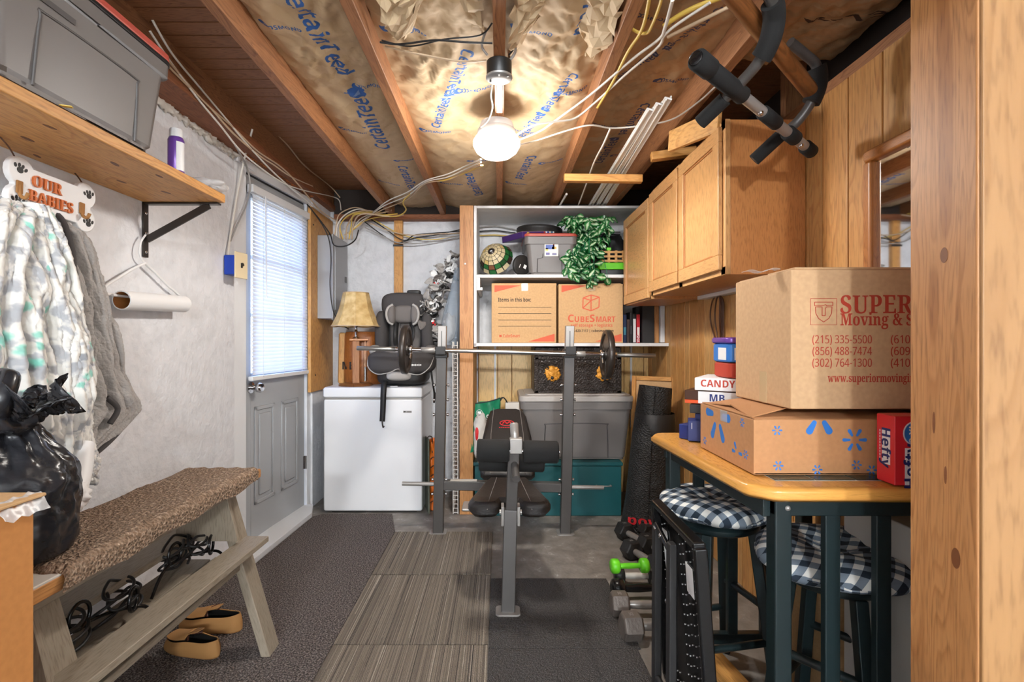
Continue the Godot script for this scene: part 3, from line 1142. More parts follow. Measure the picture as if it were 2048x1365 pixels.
func door() -> void:
	var T := xform(V(-1.43, 0, 2.9), V(-1.355, 0, 3.6) - V(-1.43, 0, 2.9), Vector3.UP)
	var W := 0.704
	var dr := struct("door_1", mb()
		.bx(Vector3(0, 0.025, -0.04), Vector3(0.07, 2.11, 0), 0.002)
		.bx(Vector3(W - 0.07, 0.025, -0.04), Vector3(W, 2.11, 0), 0.002)
		.bx(Vector3(0.07, 1.99, -0.04), Vector3(W - 0.07, 2.11, 0))
		.bx(Vector3(0.07, 0.025, -0.04), Vector3(W - 0.07, 0.985, 0)), M.door_paint)
	dr.transform = T
	for x in [0.10, 0.395]:
		var w := 0.215
		var fr := mb()
		for q in [[x, 0.22, x + w, 0.245], [x, 0.765, x + w, 0.79], [x, 0.22, x + 0.025, 0.79], [x + w - 0.025, 0.22, x + w, 0.79]]:
			fr.bx(Vector3(q[0], q[1], -0.002), Vector3(q[2], q[3], 0.009), 0.006)
		fr.bx(Vector3(x + 0.045, 0.265, -0.004), Vector3(x + w - 0.045, 0.745, 0.011), 0.010)
		part(dr, "panel", fr, M.door_paint, T)
	part(dr, "glass", mb().bx(Vector3(0.07, 0.985, -0.024), Vector3(W - 0.07, 1.99, -0.020)), M.glass, T)
	var gr := mb()
	for x in [0.258, 0.446]:
		gr.bx(Vector3(x - 0.011, 0.985, -0.034), Vector3(x + 0.011, 1.99, -0.012), 0.003)
	for y in [1.32, 1.655]:
		gr.bx(Vector3(0.07, y - 0.011, -0.034), Vector3(W - 0.07, y + 0.011, -0.012), 0.003)
	part(dr, "muntin", gr, M.white_satin, T)
	var kn := mb()
	kn.lathe([Vector2(0, 0.075), Vector2(0.022, 0.074), Vector2(0.029, 0.062), Vector2(0.027, 0.045), Vector2(0.014, 0.034), Vector2(0.013, 0.012), Vector2(0.033, 0.008), Vector2(0.034, 0.0)], Transform3D(Basis(Vector3(1, 0, 0), Vector3(0, 0, 1), Vector3(0, -1, 0)), Vector3(0.062, 0.905, 0)), 24)
	part(dr, "knob", kn, M.chrome, T)
	for y in [0.33, 1.1, 1.85]:
		part(dr, "hinge", mb().cyl(Vector3(W + 0.003, y - 0.045, 0.008), Vector3(W + 0.003, y + 0.045, 0.008), 0.008, 10).bx(Vector3(W - 0.022, y - 0.045, -0.001), Vector3(W + 0.02, y + 0.045, 0.003)), M.chrome, T)
	part(dr, "weatherstrip", mb().bx(Vector3(0.02, 2.108, -0.02), Vector3(W - 0.02, 2.118, 0.004)), M.black_plastic, T)
	# casing round the door and the white threshold
	var cs := mb()
	cs.bx(Vector3(-0.14, 0, -0.02), Vector3(-0.008, 2.175, 0.022), 0.004)
	cs.bx(Vector3(-0.19, 0, -0.02), Vector3(-0.14, 2.175, 0.010), 0.003)
	cs.bx(Vector3(W + 0.008, 0, -0.06), Vector3(W + 0.095, 2.175, 0.016), 0.004)
	cs.bx(Vector3(-0.14, 2.118, -0.02), Vector3(W + 0.095, 2.175, 0.020), 0.004)
	var tr := struct("trim_4", cs, M.white_paint)
	tr.transform = T
	var th := struct("trim_5", mb().prism(PackedVector2Array([Vector2(-1.44, 2.66), Vector2(-1.285, 2.68), Vector2(-1.245, 3.44), Vector2(-1.30, 3.62), Vector2(-1.37, 3.62)]), 0.034, Transform3D(Basis(Vector3(1, 0, 0), Vector3(0, 0, -1), Vector3(0, 1, 0)), Vector3(0, 0.017, 0)), 0.004), M.white_paint)
	th.set_meta("kind", "structure")
	# venetian blind
	var bl := thing("window_blind", T * Vector3(0.35, 0.95, 0.03), "white venetian blind with closed slats covering the grey door's window", "blind")
	part(bl, "headrail", mb().bx(Vector3(0.012, 2.005, 0.012), Vector3(0.690, 2.05, 0.05), 0.003), M.white_satin, T)
	var s := mb().grid(8, 6, func(u: float, v: float) -> Vector3: return Vector3((u - 0.5) * 0.645, (v - 0.5) * 0.025, 0.0035 * (1.0 - pow(v * 2 - 1, 2))), false, Vector2.ONE, 0.0008).mesh()
	for i in 48:
		var b := Basis(Vector3.RIGHT, deg_to_rad(-24.0 + 3.0 * sin(i * 1.7)))
		part(bl, "slat", s, M.blind_slat, T * Transform3D(b, Vector3(0.355, 1.99 - 0.0213 * i, 0.03)))
	part(bl, "bottom_rail", mb().bx(Vector3(0.018, 0.945, 0.014), Vector3(0.686, 0.970, 0.044), 0.004), M.white_satin, T)
	for x in [0.12, 0.355, 0.59]:
		part(bl, "ladder_cord", mb().cyl(Vector3(x, 0.96, 0.046), Vector3(x, 2.01, 0.046), 0.0012, 6), M.cord_white, T)
	part(bl, "wand", mb().cyl(Vector3(0.135, 1.42, 0.056), Vector3(0.132, 2.01, 0.052), 0.004, 8), M.white_satin, T)


# ---------------------------------------------------------------- shelved alcove in the back right corner
func alcove() -> void:
	var p := struct("trim_6", mb().bx(V(-0.272, 0, 3.50), V(-0.180, 2.085, 3.54), 0.003), M.pine_trim)
	part(p, "side_board", mb().bx(V(-0.200, 0, 3.54), V(-0.180, 1.14, 4.03), 0.002), M.plywood)
	part(p, "nail", mb().lathe([Vector2(0, 0.004), Vector2(0.006, 0.003), Vector2(0.007, 0)], Transform3D(Basis(Vector3(1, 0, 0), Vector3(0, 0, 1), Vector3(0, -1, 0)), V(-0.235, 1.69, 3.50)), 10), M.galvanised)
	var u := thing("wall_shelving", V(0.5, 1.14, 3.8), "white built-in shelving with three boards beside the wooden post", "shelves")
	part(u, "side_panel", mb().bx(V(-0.178, 1.13, 3.53), V(-0.158, 2.09, 4.045), 0.002), M.white_paint)
	part(u, "side_panel", mb().bx(V(1.118, 1.16, 3.62), V(1.148, 2.09, 4.045), 0.002), M.white_paint)
	part(u, "shelf_board", mb().bx(V(-0.158, 2.072, 3.53), V(1.147, 2.090, 4.045), 0.002), M.white_paint)
	part(u, "shelf_board", mb().bx(V(-0.158, 1.600, 3.53), V(1.147, 1.622, 4.045), 0.002), M.white_paint)
	part(u, "shelf_board", mb().bx(V(-0.178, 1.134, 3.53), V(1.147, 1.156, 4.045), 0.002), M.white_paint)
	part(u, "cleat", mb().bx(V(-0.158, 1.515, 3.531), V(-0.135, 1.600, 4.04), 0.002).bx(V(-0.135, 1.515, 3.531), V(-0.118, 1.535, 3.56), 0.002), M.white_paint)
	part(u, "slotted_rail", mb().bx(V(-0.045, 0.70, 4.012), V(-0.030, 1.13, 4.024), 0.001), M.white_satin)
	part(u, "slotted_rail", mb().bx(V(1.005, 0.50, 4.012), V(1.02, 1.13, 4.024), 0.001), M.white_satin)


# ---------------------------------------------------------------- lamps
func lamps() -> void:
	var t := thing("ceiling_lamp", V(-0.015, 2.135, 2.3), "lit white glass dome ceiling lamp on the middle joist", "lamp")
	dome(t, V(-0.015, 2.135, 2.3))
	for x in [-0.55, 0.75]:  # two lamps out of view behind the lens, placed to light the fronts
		var q := thing("ceiling_lamp", V(x, 2.335, -3.6), "unseen dome ceiling lamp behind the lens, placed to light the room, %s of two" % ("left" if x < 0 else "right"), "lamp", "unseen lamps behind the lens")
		dome(q, V(x, 2.335, -3.6))


func dome(t: Node3D, p: Vector3) -> void:
	var xf := Transform3D(Basis.IDENTITY, p)
	part(t, "base", mb().lathe([Vector2(0, -0.060), Vector2(0.080, -0.060), Vector2(0.086, -0.052), Vector2(0.084, -0.034), Vector2(0.074, -0.028), Vector2(0.076, -0.018), Vector2(0.070, 0.0), Vector2(0, 0.0)], xf, 32), M.white_satin)
	part(t, "bulb_glass", mb().lathe([Vector2(0, -0.160), Vector2(0.03, -0.158), Vector2(0.064, -0.148), Vector2(0.090, -0.128), Vector2(0.104, -0.102), Vector2(0.104, -0.082), Vector2(0.094, -0.066), Vector2(0.080, -0.060), Vector2(0, -0.060)], xf, 36), M.lit_glass)


# ---------------------------------------------------------------- pub table, stools, what lies on the table
const FLAT := Basis(Vector3(1, 0, 0), Vector3(0, 0, -1), Vector3(0, 1, 0))   # polygon (x, distance) laid flat, pushed out upwards


func table() -> void:
	var top := 0.83
	var t := thing("pub_table", V(0.85, 0, 1.57), "dark green pub table with wooden rim and green tiled top, loaded with boxes", "table")
	var tp := part(t, "tabletop", mb().prism(PackedVector2Array([Vector2(0.552, 1.90), Vector2(0.584, 1.262), Vector2(0.592, 1.245), Vector2(0.634, 1.205), Vector2(0.652, 1.20), Vector2(1.135, 1.20), Vector2(1.135, 1.94), Vector2(0.60, 1.94), Vector2(0.575, 1.93)]), 0.036, Transform3D(FLAT, Vector3(0, top - 0.018, 0)), 0.013), M.table_wood)
	part(tp, "grout_bed", mb().bx(V(0.668, top - 0.01, 1.262), V(1.07, top + 0.0006, 1.868)), M.grout)
	for i in 4:
		for j in 6:
			part(tp, "tile", mb().bx(V(0.671 + 0.0995 * i, top - 0.005, 1.266 + 0.1 * j), V(0.7675 + 0.0995 * i, top + 0.0022, 1.363 + 0.1 * j), 0.0015), M.tile_green)
	var ap := mb()
	ap.bx(V(0.654, 0.752, 1.238), V(1.11, 0.794, 1.262), 0.003)
	ap.bx(V(0.60, 0.745, 1.885), V(1.11, 0.794, 1.905), 0.003)
	ap.bar(V(0.648, 0.768, 1.26), V(0.622, 0.768, 1.89), 0.05, 0.022, 0.003, Vector3.RIGHT)
	ap.bx(V(1.09, 0.745, 1.25), V(1.11, 0.794, 1.9), 0.003)
	part(t, "apron", ap, M.dark_green)
	for q in [[0.654, 1.236], [0.606, 1.862], [1.08, 1.236], [1.08, 1.862]]:
		part(t, "leg", mb().bx(V(q[0], 0, q[1]), V(q[0] + 0.042, 0.794, q[1] + 0.046), 0.005), M.dark_green)
	for q in [[0.776, 1.240], [0.898, 1.240], [1.0, 1.240], [0.70, 1.872], [0.82, 1.872], [0.94, 1.872]]:
		part(t, "slat", mb().bx(V(q[0], 0.10, q[1]), V(q[0] + 0.038, 0.76, q[1] + 0.022), 0.004), M.dark_green)
	for d in [1.238, 1.87]:
		part(t, "rail", mb().bx(V(0.66, 0.075, d), V(1.09, 0.115, d + 0.03), 0.004), M.dark_green)
	part(t, "bolt", mb().lathe([Vector2(0, 0.005), Vector2(0.005, 0.0035), Vector2(0.0065, 0)], Transform3D(Basis(Vector3(1, 0, 0), Vector3(0, 0, 1), Vector3(0, -1, 0)), V(0.684, 0.772, 1.236)), 12), M.steel_light)
	stool(V(0.745, 0, 1.80), 0.562, 0.168, 0.2, "dark bar stool behind the folded black stool, its checked cushion nearer the back wall", "green and white checked cushion on the farther bar stool")
	stool(V(0.945, 0, 1.475), 0.522, 0.196, 0.7, "dark bar stool under the table, behind the slats of its near end", "green and white checked cushion seen between the table's slats")
	boxes_on_table(top)


func stool(p: Vector3, h: float, r: float, turn: float, label: String, label2: String) -> void:
	var t := thing("bar_stool", p, label, "stool", "bar stools under the pub table")
	var b := Basis(Vector3.UP, turn)
	var xf := Transform3D(b, p)
	part(t, "seat", mb().lathe([Vector2(0, h - 0.028), Vector2(0.125, h - 0.028), Vector2(0.14, h - 0.018), Vector2(0.14, h - 0.006), Vector2(0.13, h), Vector2(0, h)], xf, 32), M.dark_green)
	for q in [[1, 1], [1, -1], [-1, 1], [-1, -1]]:
		part(t, "leg", mb().bar(Vector3(q[0] * 0.085, h - 0.025, q[1] * 0.085), Vector3(q[0] * 0.135, 0.0, q[1] * 0.135), 0.034, 0.034, 0.004), M.dark_green, xf)
	for q in [[0.18, 1.0, 0], [0.18, -1.0, 0], [0.29, 1.0, 1], [0.29, -1.0, 1]]:
		var e: float = lerpf(0.135, 0.085, q[0] / h)
		var a := Vector3(-e, q[0], q[1] * e) if q[2] == 0 else Vector3(q[1] * e, q[0], -e)
		var c := Vector3(e, q[0], q[1] * e) if q[2] == 0 else Vector3(q[1] * e, q[0], e)
		part(t, "rung", mb().cyl(a, c, 0.012, 12), M.dark_green, xf)
	var cu := mb().lump(Vector3.ZERO, Vector3(r, 0.046, r), 0.72, Basis.IDENTITY, 64, 28, func(q: Vector3) -> Vector3:
		var rr := Vector2(q.x, q.z).length() / r
		var an := atan2(q.z, q.x)
		if q.y > 0:
			q.y -= 0.036 * exp(-rr * rr * 7.0) - 0.005 * sin(an * 9.0 + 2.0 * rr) * rr * (1.1 - rr) * 2.0
		q.y += 0.006 * sin(an * 3.0 + turn) * rr
		var k := 1.0 + 0.02 * sin(an * 11.0)
		return Vector3(q.x * k, q.y, q.z * k))
	for i in cu.v.size():
		cu.t[i] = Vector2(cu.v[i].x + 0.5 * cu.v[i].y, cu.v[i].z - 0.6 * cu.v[i].y) * 23.0
	var o := thing("seat_cushion", p + Vector3(0, h, 0), label2, "cushion", "checked round seat cushions")
	part(o, "pad", cu, M.gingham, Transform3D(Basis(Vector3.UP, turn + 0.3), p + Vector3(0, h + 0.042, 0)))
	var ring := []
	for i in 49:
		var a2 := TAU * i / 48
		ring.append(Vector3(cos(a2) * r * 1.0, 0.004 * sin(a2 * 9.0), sin(a2) * r * 1.0))
	var pm := mb().tube(ring, 0.006, 7)
	for i in pm.v.size():
		pm.t[i] = Vector2(pm.t[i].y, pm.t[i].x) * 30.0
	part(o, "piping", pm, M.gingham, Transform3D(Basis.IDENTITY, p + Vector3(0, h + 0.03, 0)))


# carton: closed box with slightly rounded edges
func carton(called: String, a: Vector3, b: Vector3, m: Material, label: String, category := "box", group := "") -> Node3D:
	var t := thing(called, Vector3((a.x + b.x) / 2, minf(a.y, b.y), (a.z + b.z) / 2), label, category, group)
	part(t, "body", mb().bx(a, b, 0.003), m)
	return t


# spark of six petals, printed flat: p on the face, x and y in it
func spark(mbx: MB, p: Vector3, x: Vector3, y: Vector3, r: float, w: float, only := -1) -> void:
	for i in 6:
		if only >= 0 and not (only >> i) & 1:
			continue
		var a := TAU * i / 6
		var dir := Vector2(cos(a), sin(a))
		var poly := PackedVector2Array()
		var nrm := Vector2(-dir.y, dir.x)
		for q in 10:
			var e := PI * (q / 9.0) - PI / 2
			poly.append(dir * (r - w * 0.5 + cos(e) * w * 0.5) + nrm * sin(e) * w * 0.5)
		for q in 6:
			var e2 := PI * (q / 5.0) - PI / 2
			poly.append(dir * (r * 0.42 - cos(e2) * w * 0.3) - nrm * sin(e2) * w * 0.34)
		mbx.prism(poly, 0.0006, xform(p, x, y))


func boxes_on_table(top: float) -> void:
	# shallow printed carton, lid flaps ajar
	var a := V(0.640, top + 0.003, 1.31)
	var t := thing("printed_carton", V(0.87, top, 1.48), "wide shallow brown carton printed with blue sparks, under the big moving box", "box")
	var c := mb()
	c.bx(V(0.640, top + 0.003, 1.308), V(1.10, top + 0.007, 1.655))
	c.bx(V(0.640, top + 0.003, 1.308), V(1.10, 0.972, 1.312), 0.0015)
	c.bx(V(0.640, top + 0.003, 1.651), V(1.10, 0.972, 1.655), 0.0015)
	c.bx(V(0.638, top + 0.003, 1.308), V(0.642, 0.972, 1.655), 0.0015)
	c.bx(V(1.098, top + 0.003, 1.308), V(1.10, 0.972, 1.655), 0.0015)
	part(t, "body", c, M.card)
	for q in [[[0.642, 0.973, 1.312], [1.098, 0.973, 1.312], [1.098, 0.984, 1.475], [0.655, 0.990, 1.475]], [[0.642, 0.973, 1.651], [1.098, 0.973, 1.651], [1.098, 0.984, 1.48], [0.655, 0.986, 1.482]], [[0.641, 0.973, 1.33], [0.641, 0.973, 1.63], [0.75, 0.993, 1.60], [0.75, 0.993, 1.36]]]:
		var P := []
		for e in q:
			P.append(V(e[0], e[1], e[2]))
		part(t, "flap", mb().grid(4, 4, func(u: float, v: float) -> Vector3: return P[0].lerp(P[1], u).lerp(P[3].lerp(P[2], u), v), false, Vector2.ONE, 0.003), M.card)
	var pr := mb()
	var fx := Vector3.RIGHT
	var fy := Vector3.UP
	var zf := -1.3078
	spark(pr, Vector3(0.803, 0.986, zf), fx, fy, 0.058, 0.018, 16 + 32)
	spark(pr, Vector3(0.892, 0.921, zf), fx, fy, 0.031, 0.009)
	for q in [[0.697, 0.945], [0.700, 0.856], [0.798, 0.846], [0.897, 0.858], [0.935, 0.845]]:
		spark(pr, Vector3(q[0], q[1], zf), fx, fy, 0.013, 0.0045)
	var lx := Vector3(0, 0, 1)
	for q in [[1.525, 0.953, 0.085, 0.024, 1 + 8 + 16 + 32], [1.37, 0.955, 0.013, 0.0045, -1], [1.40, 0.87, 0.03, 0.010, 1 + 4 + 8], [1.35, 0.875, 0.013, 0.0045, -1], [1.62, 0.86, 0.013, 0.0045, -1]]:
		spark(pr, Vector3(0.6378, q[1], -q[0]), lx, fy, q[2], q[3], q[4])
	part(t, "print", pr, M.print_blue)
	part(t, "tape", mb().bx(V(0.6374, 0.94, 1.46), V(0.638, 0.972, 1.505)), M.film)
	# big moving box
	var b := thing("moving_box", V(0.93, 0.997, 1.47), "big tan moving box with red moving company print, on top of the spark carton", "box")
	part(b, "body", mb().bx(V(0.734, 0.997, 1.312), V(1.125, 1.352, 1.622), 0.004), M.card_pale)
	part(b, "flap", mb().bx(V(0.745, 1.351, 1.314), V(1.12, 1.357, 1.45), 0.002).bx(V(0.745, 1.351, 1.46), V(1.12, 1.356, 1.62), 0.002), M.card_pale)
	part(b, "tape", mb().bx(V(0.7333, 1.0, 1.43), V(0.734, 1.085, 1.47)), M.tape)
	part(b, "tape", mb().grid(10, 4, func(u: float, v: float) -> Vector3: return V(0.734 - 0.065 * u, 1.358 + 0.004 * sin(u * 9.0), 1.36 + 0.03 * v + 0.05 * u), false, Vector2.ONE, 0.001), M.film)
	var z := -1.3118
	var ink: Material = M.print_red
	write(b, "lettering", "SUPERIOR", 0.046, serif, ink, Vector3(1.0, 1.262, z), fx, fy, -0.285)
	write(b, "lettering", "Moving & Storage", 0.030, serif, ink, Vector3(1.004, 1.224, z), fx, fy, -0.29)
	for i in 3:
		write(b, "lettering", ["(215) 335-5500", "(856) 488-7474", "(302) 764-1300"][i], 0.0205, sans, ink, Vector3(0.863, 1.174 - 0.0295 * i, z), fx, fy, -0.150)
		write(b, "lettering", ["(610)", "(609)", "(410)"][i], 0.0205, sans, ink, Vector3(1.014, 1.174 - 0.0295 * i, z), fx, fy, -0.056)
	write(b, "lettering", "www.superiormovinginc.com", 0.020, serif, ink, Vector3(0.963, 1.076, z), fx, fy, -0.272)
	var em := mb()
	var ex := xform(Vector3(0.8165, 1.244, z), fx, fy)
	for q in [[-0.033, -0.0335, 0.033, -0.0325], [-0.033, 0.0325, 0.033, 0.0335], [-0.0335, -0.033, -0.0325, 0.033], [0.0325, -0.033, 0.0335, 0.033]]:
		em.box(ex * Vector3((q[0] + q[2]) / 2, (q[1] + q[3]) / 2, 0), Vector3(q[2] - q[0], q[3] - q[1], 0.0008))
	var sh := [Vector2(-0.021, 0.012), Vector2(-0.020, -0.004), Vector2(-0.013, -0.017), Vector2(0.0, -0.026), Vector2(0.013, -0.017), Vector2(0.020, -0.004), Vector2(0.021, 0.012), Vector2(0.007, 0.012), Vector2(0.004, 0.008), Vector2(0.004, -0.010), Vector2(-0.004, -0.010), Vector2(-0.004, 0.012), Vector2(-0.021, 0.012)]
	var lid := [Vector2(-0.023, 0.024), Vector2(0.023, 0.024), Vector2(0.023, 0.015), Vector2(0.008, 0.015), Vector2(0.005, 0.018), Vector2(-0.004, 0.015), Vector2(-0.023, 0.015), Vector2(-0.023, 0.024)]
	for line in [sh, lid]:
		for i in line.size() - 1:
			var p: Vector2 = line[i]
			var q: Vector2 = line[i + 1]
			em.bar(ex * Vector3(p.x, p.y, 0), ex * Vector3(q.x, q.y, 0), 0.0016, 0.0008, 0.0, Vector3(0.01, 0.02, 1))
	part(b, "emblem", em, ink)
	# red box of bin bags at the front edge
	var h := carton("bag_box", V(0.917, top + 0.003, 1.208), V(1.10, 0.995, 1.268), M.hefty_red, "red box of bags with white and blue lettering at the table's front edge")
	var pz := -1.2076
	var bl := mb().box(Vector3(0.9545, 0.878, pz), Vector3(0.028, 0.086, 0.0006))
	part(h, "label_panel", bl, M.white_print)
	write(h, "lettering", "Hefty", 0.030, bold, M.print_navy, Vector3(0.9545, 0.878, pz + 0.0004), Vector3(0, 1, 0), Vector3(-1, 0, 0), 0.98)
	part(h, "badge", mb().prism(oval(0.026, 0.028, 28), 0.0006, Transform3D(Basis.IDENTITY, Vector3(0.962, 0.955, pz))), M.white_print)
	part(h, "badge", mb().prism(oval(0.023, 0.025, 28), 0.0008, Transform3D(Basis.IDENTITY, Vector3(0.962, 0.955, pz))), M.print_blue)
	write(h, "lettering", "2-XL", 0.016, bold, M.white_print, Vector3(0.958, 0.955, pz + 0.0005), Vector3(0, 1, 0), Vector3(-1, 0, 0))
	var px := 0.9166
	part(h, "label_panel", mb().box(Vector3(px, 0.918, -1.235), Vector3(0.0006, 0.080, 0.026)), M.white_print)
	write(h, "lettering", "Hefty", 0.027, bold, M.print_navy, Vector3(px - 0.0004, 0.918, -1.235), Vector3(0, -1, 0), Vector3(0, 0, 1), 0.98)
	for i in 11:
		part(h, "small_print", mb().box(Vector3(px, 0.955 - 0.0072 * i, -1.2545), Vector3(0.0006, 0.0052, 0.0024)), M.white_print)
	# board games behind, stacked askew
	var gm := [
		[V(0.735, top + 0.002, 1.77), Vector3(0.20, 0.050, 0.13), 0.9, M.print_navy, "dark blue small box lowest in the games, beside the spark carton", "", M.white_print],
		[V(0.80, 0.884, 1.80), Vector3(0.20, 0.040, 0.20), 0.55, M.print_navy, "navy game box second from the table, under the black and white game", "", M.white_print],
		[V(0.80, 0.926, 1.80), Vector3(0.24, 0.030, 0.22), 0.5, M.black_satin, "black game box with white letters, fourth from the top of the stack", "", M.white_print],
		[V(0.80, 0.958, 1.80), Vector3(0.25, 0.045, 0.23), 0.62, M.tinted, "brown and orange edged game box in the middle of the games stack", "Jumpin", M.white_print],
		[V(0.81, 1.005, 1.78), Vector3(0.23, 0.042, 0.22), 0.56, M.white_print, "white game box with pink letters, on top of the brown game box", "CANDYLAND", M.print_red],
	]
	for i in gm.size():
		var g: Array = gm[i]
		var sz: Vector3 = g[1]
		var xf := Transform3D(Basis(Vector3.UP, -g[2] as float), g[0] + Vector3(0, sz.y / 2, 0))
		var o := thing("game_box", g[0], g[4], "game", "board games stacked on the pub table")
		var bm := mb()
		if i == 3:
			bm.tint = rgb(70, 44, 30)
			bm.box(Vector3(0, 0.006, 0), sz - Vector3(0, 0.012, 0), 0.002)
			bm.tint = rgb(214, 84, 40)
			bm.box(Vector3(0, -0.016, 0), Vector3(sz.x - 0.001, 0.012, sz.z - 0.001), 0.001)
		else:
			bm.box(Vector3.ZERO, sz, 0.002)
		part(o, "body", bm, g[3], xf)
		if g[5]:
			write(o, "lettering", g[5], sz.y * 0.55, bold, g[6], xf * Vector3(-sz.x / 2 - 0.0004, 0.003, 0), xf.basis * Vector3(0, 0, 1), Vector3.UP)
			write(o, "lettering", g[5], sz.y * 0.55, bold, g[6], xf * Vector3(0, 0.003, sz.z / 2 + 0.0004), xf.basis * Vector3(1, 0, 0), Vector3.UP)
		if i == 3:
			part(o, "end_label", mb().box(Vector3(0.02, 0.0, sz.z / 2), Vector3(sz.x * 0.8, sz.y * 0.9, 0.001)), M.white_print, xf)
			write(o, "lettering", "MB", 0.024, bold, M.print_navy, xf * Vector3(-0.02, 0.0, sz.z / 2 + 0.001), xf.basis * Vector3(1, 0, 0), Vector3.UP)
	var s := thing("small_carton", V(0.67, top, 1.80), "little blue packet box at the carton's far corner, white labels on it", "box")
	part(s, "body", mb().box(V(0.668, top + 0.038, 1.775), Vector3(0.05, 0.07, 0.07), 0.002, Basis(Vector3.UP, -0.35)), M.print_navy)
	part(s, "label_panel", mb().box(V(0.648, top + 0.055, 1.757), Vector3(0.002, 0.020, 0.03), 0.0, Basis(Vector3.UP, -0.35)).box(V(0.672, top + 0.03, 1.739), Vector3(0.022, 0.03, 0.002), 0.0, Basis(Vector3.UP, -0.35)), M.white_print)
	var k := thing("plastic_tub", V(0.80, 1.048, 1.73), "blue and purple lidded tub on top of the games, half behind the moving box", "tub")
	part(k, "body", mb().prism(rrect(0.13, 0.13, 0.02), 0.062, Transform3D(FLAT, V(0.80, 1.048 + 0.083, 1.74)), 0.006), M.print_blue)
	part(k, "base_pack", mb().prism(rrect(0.125, 0.125, 0.02), 0.05, Transform3D(FLAT, V(0.80, 1.048 + 0.026, 1.74)), 0.006), M.print_red)
	part(k, "lid", mb().prism(rrect(0.14, 0.14, 0.022), 0.02, Transform3D(FLAT, V(0.80, 1.048 + 0.124, 1.74)), 0.006), M.purple_can)
	part(k, "label_panel", mb().box(V(0.7345, 1.128, 1.72), Vector3(0.001, 0.04, 0.06)).box(V(0.80, 1.128, 1.6745), Vector3(0.09, 0.04, 0.001)), M.white_print)


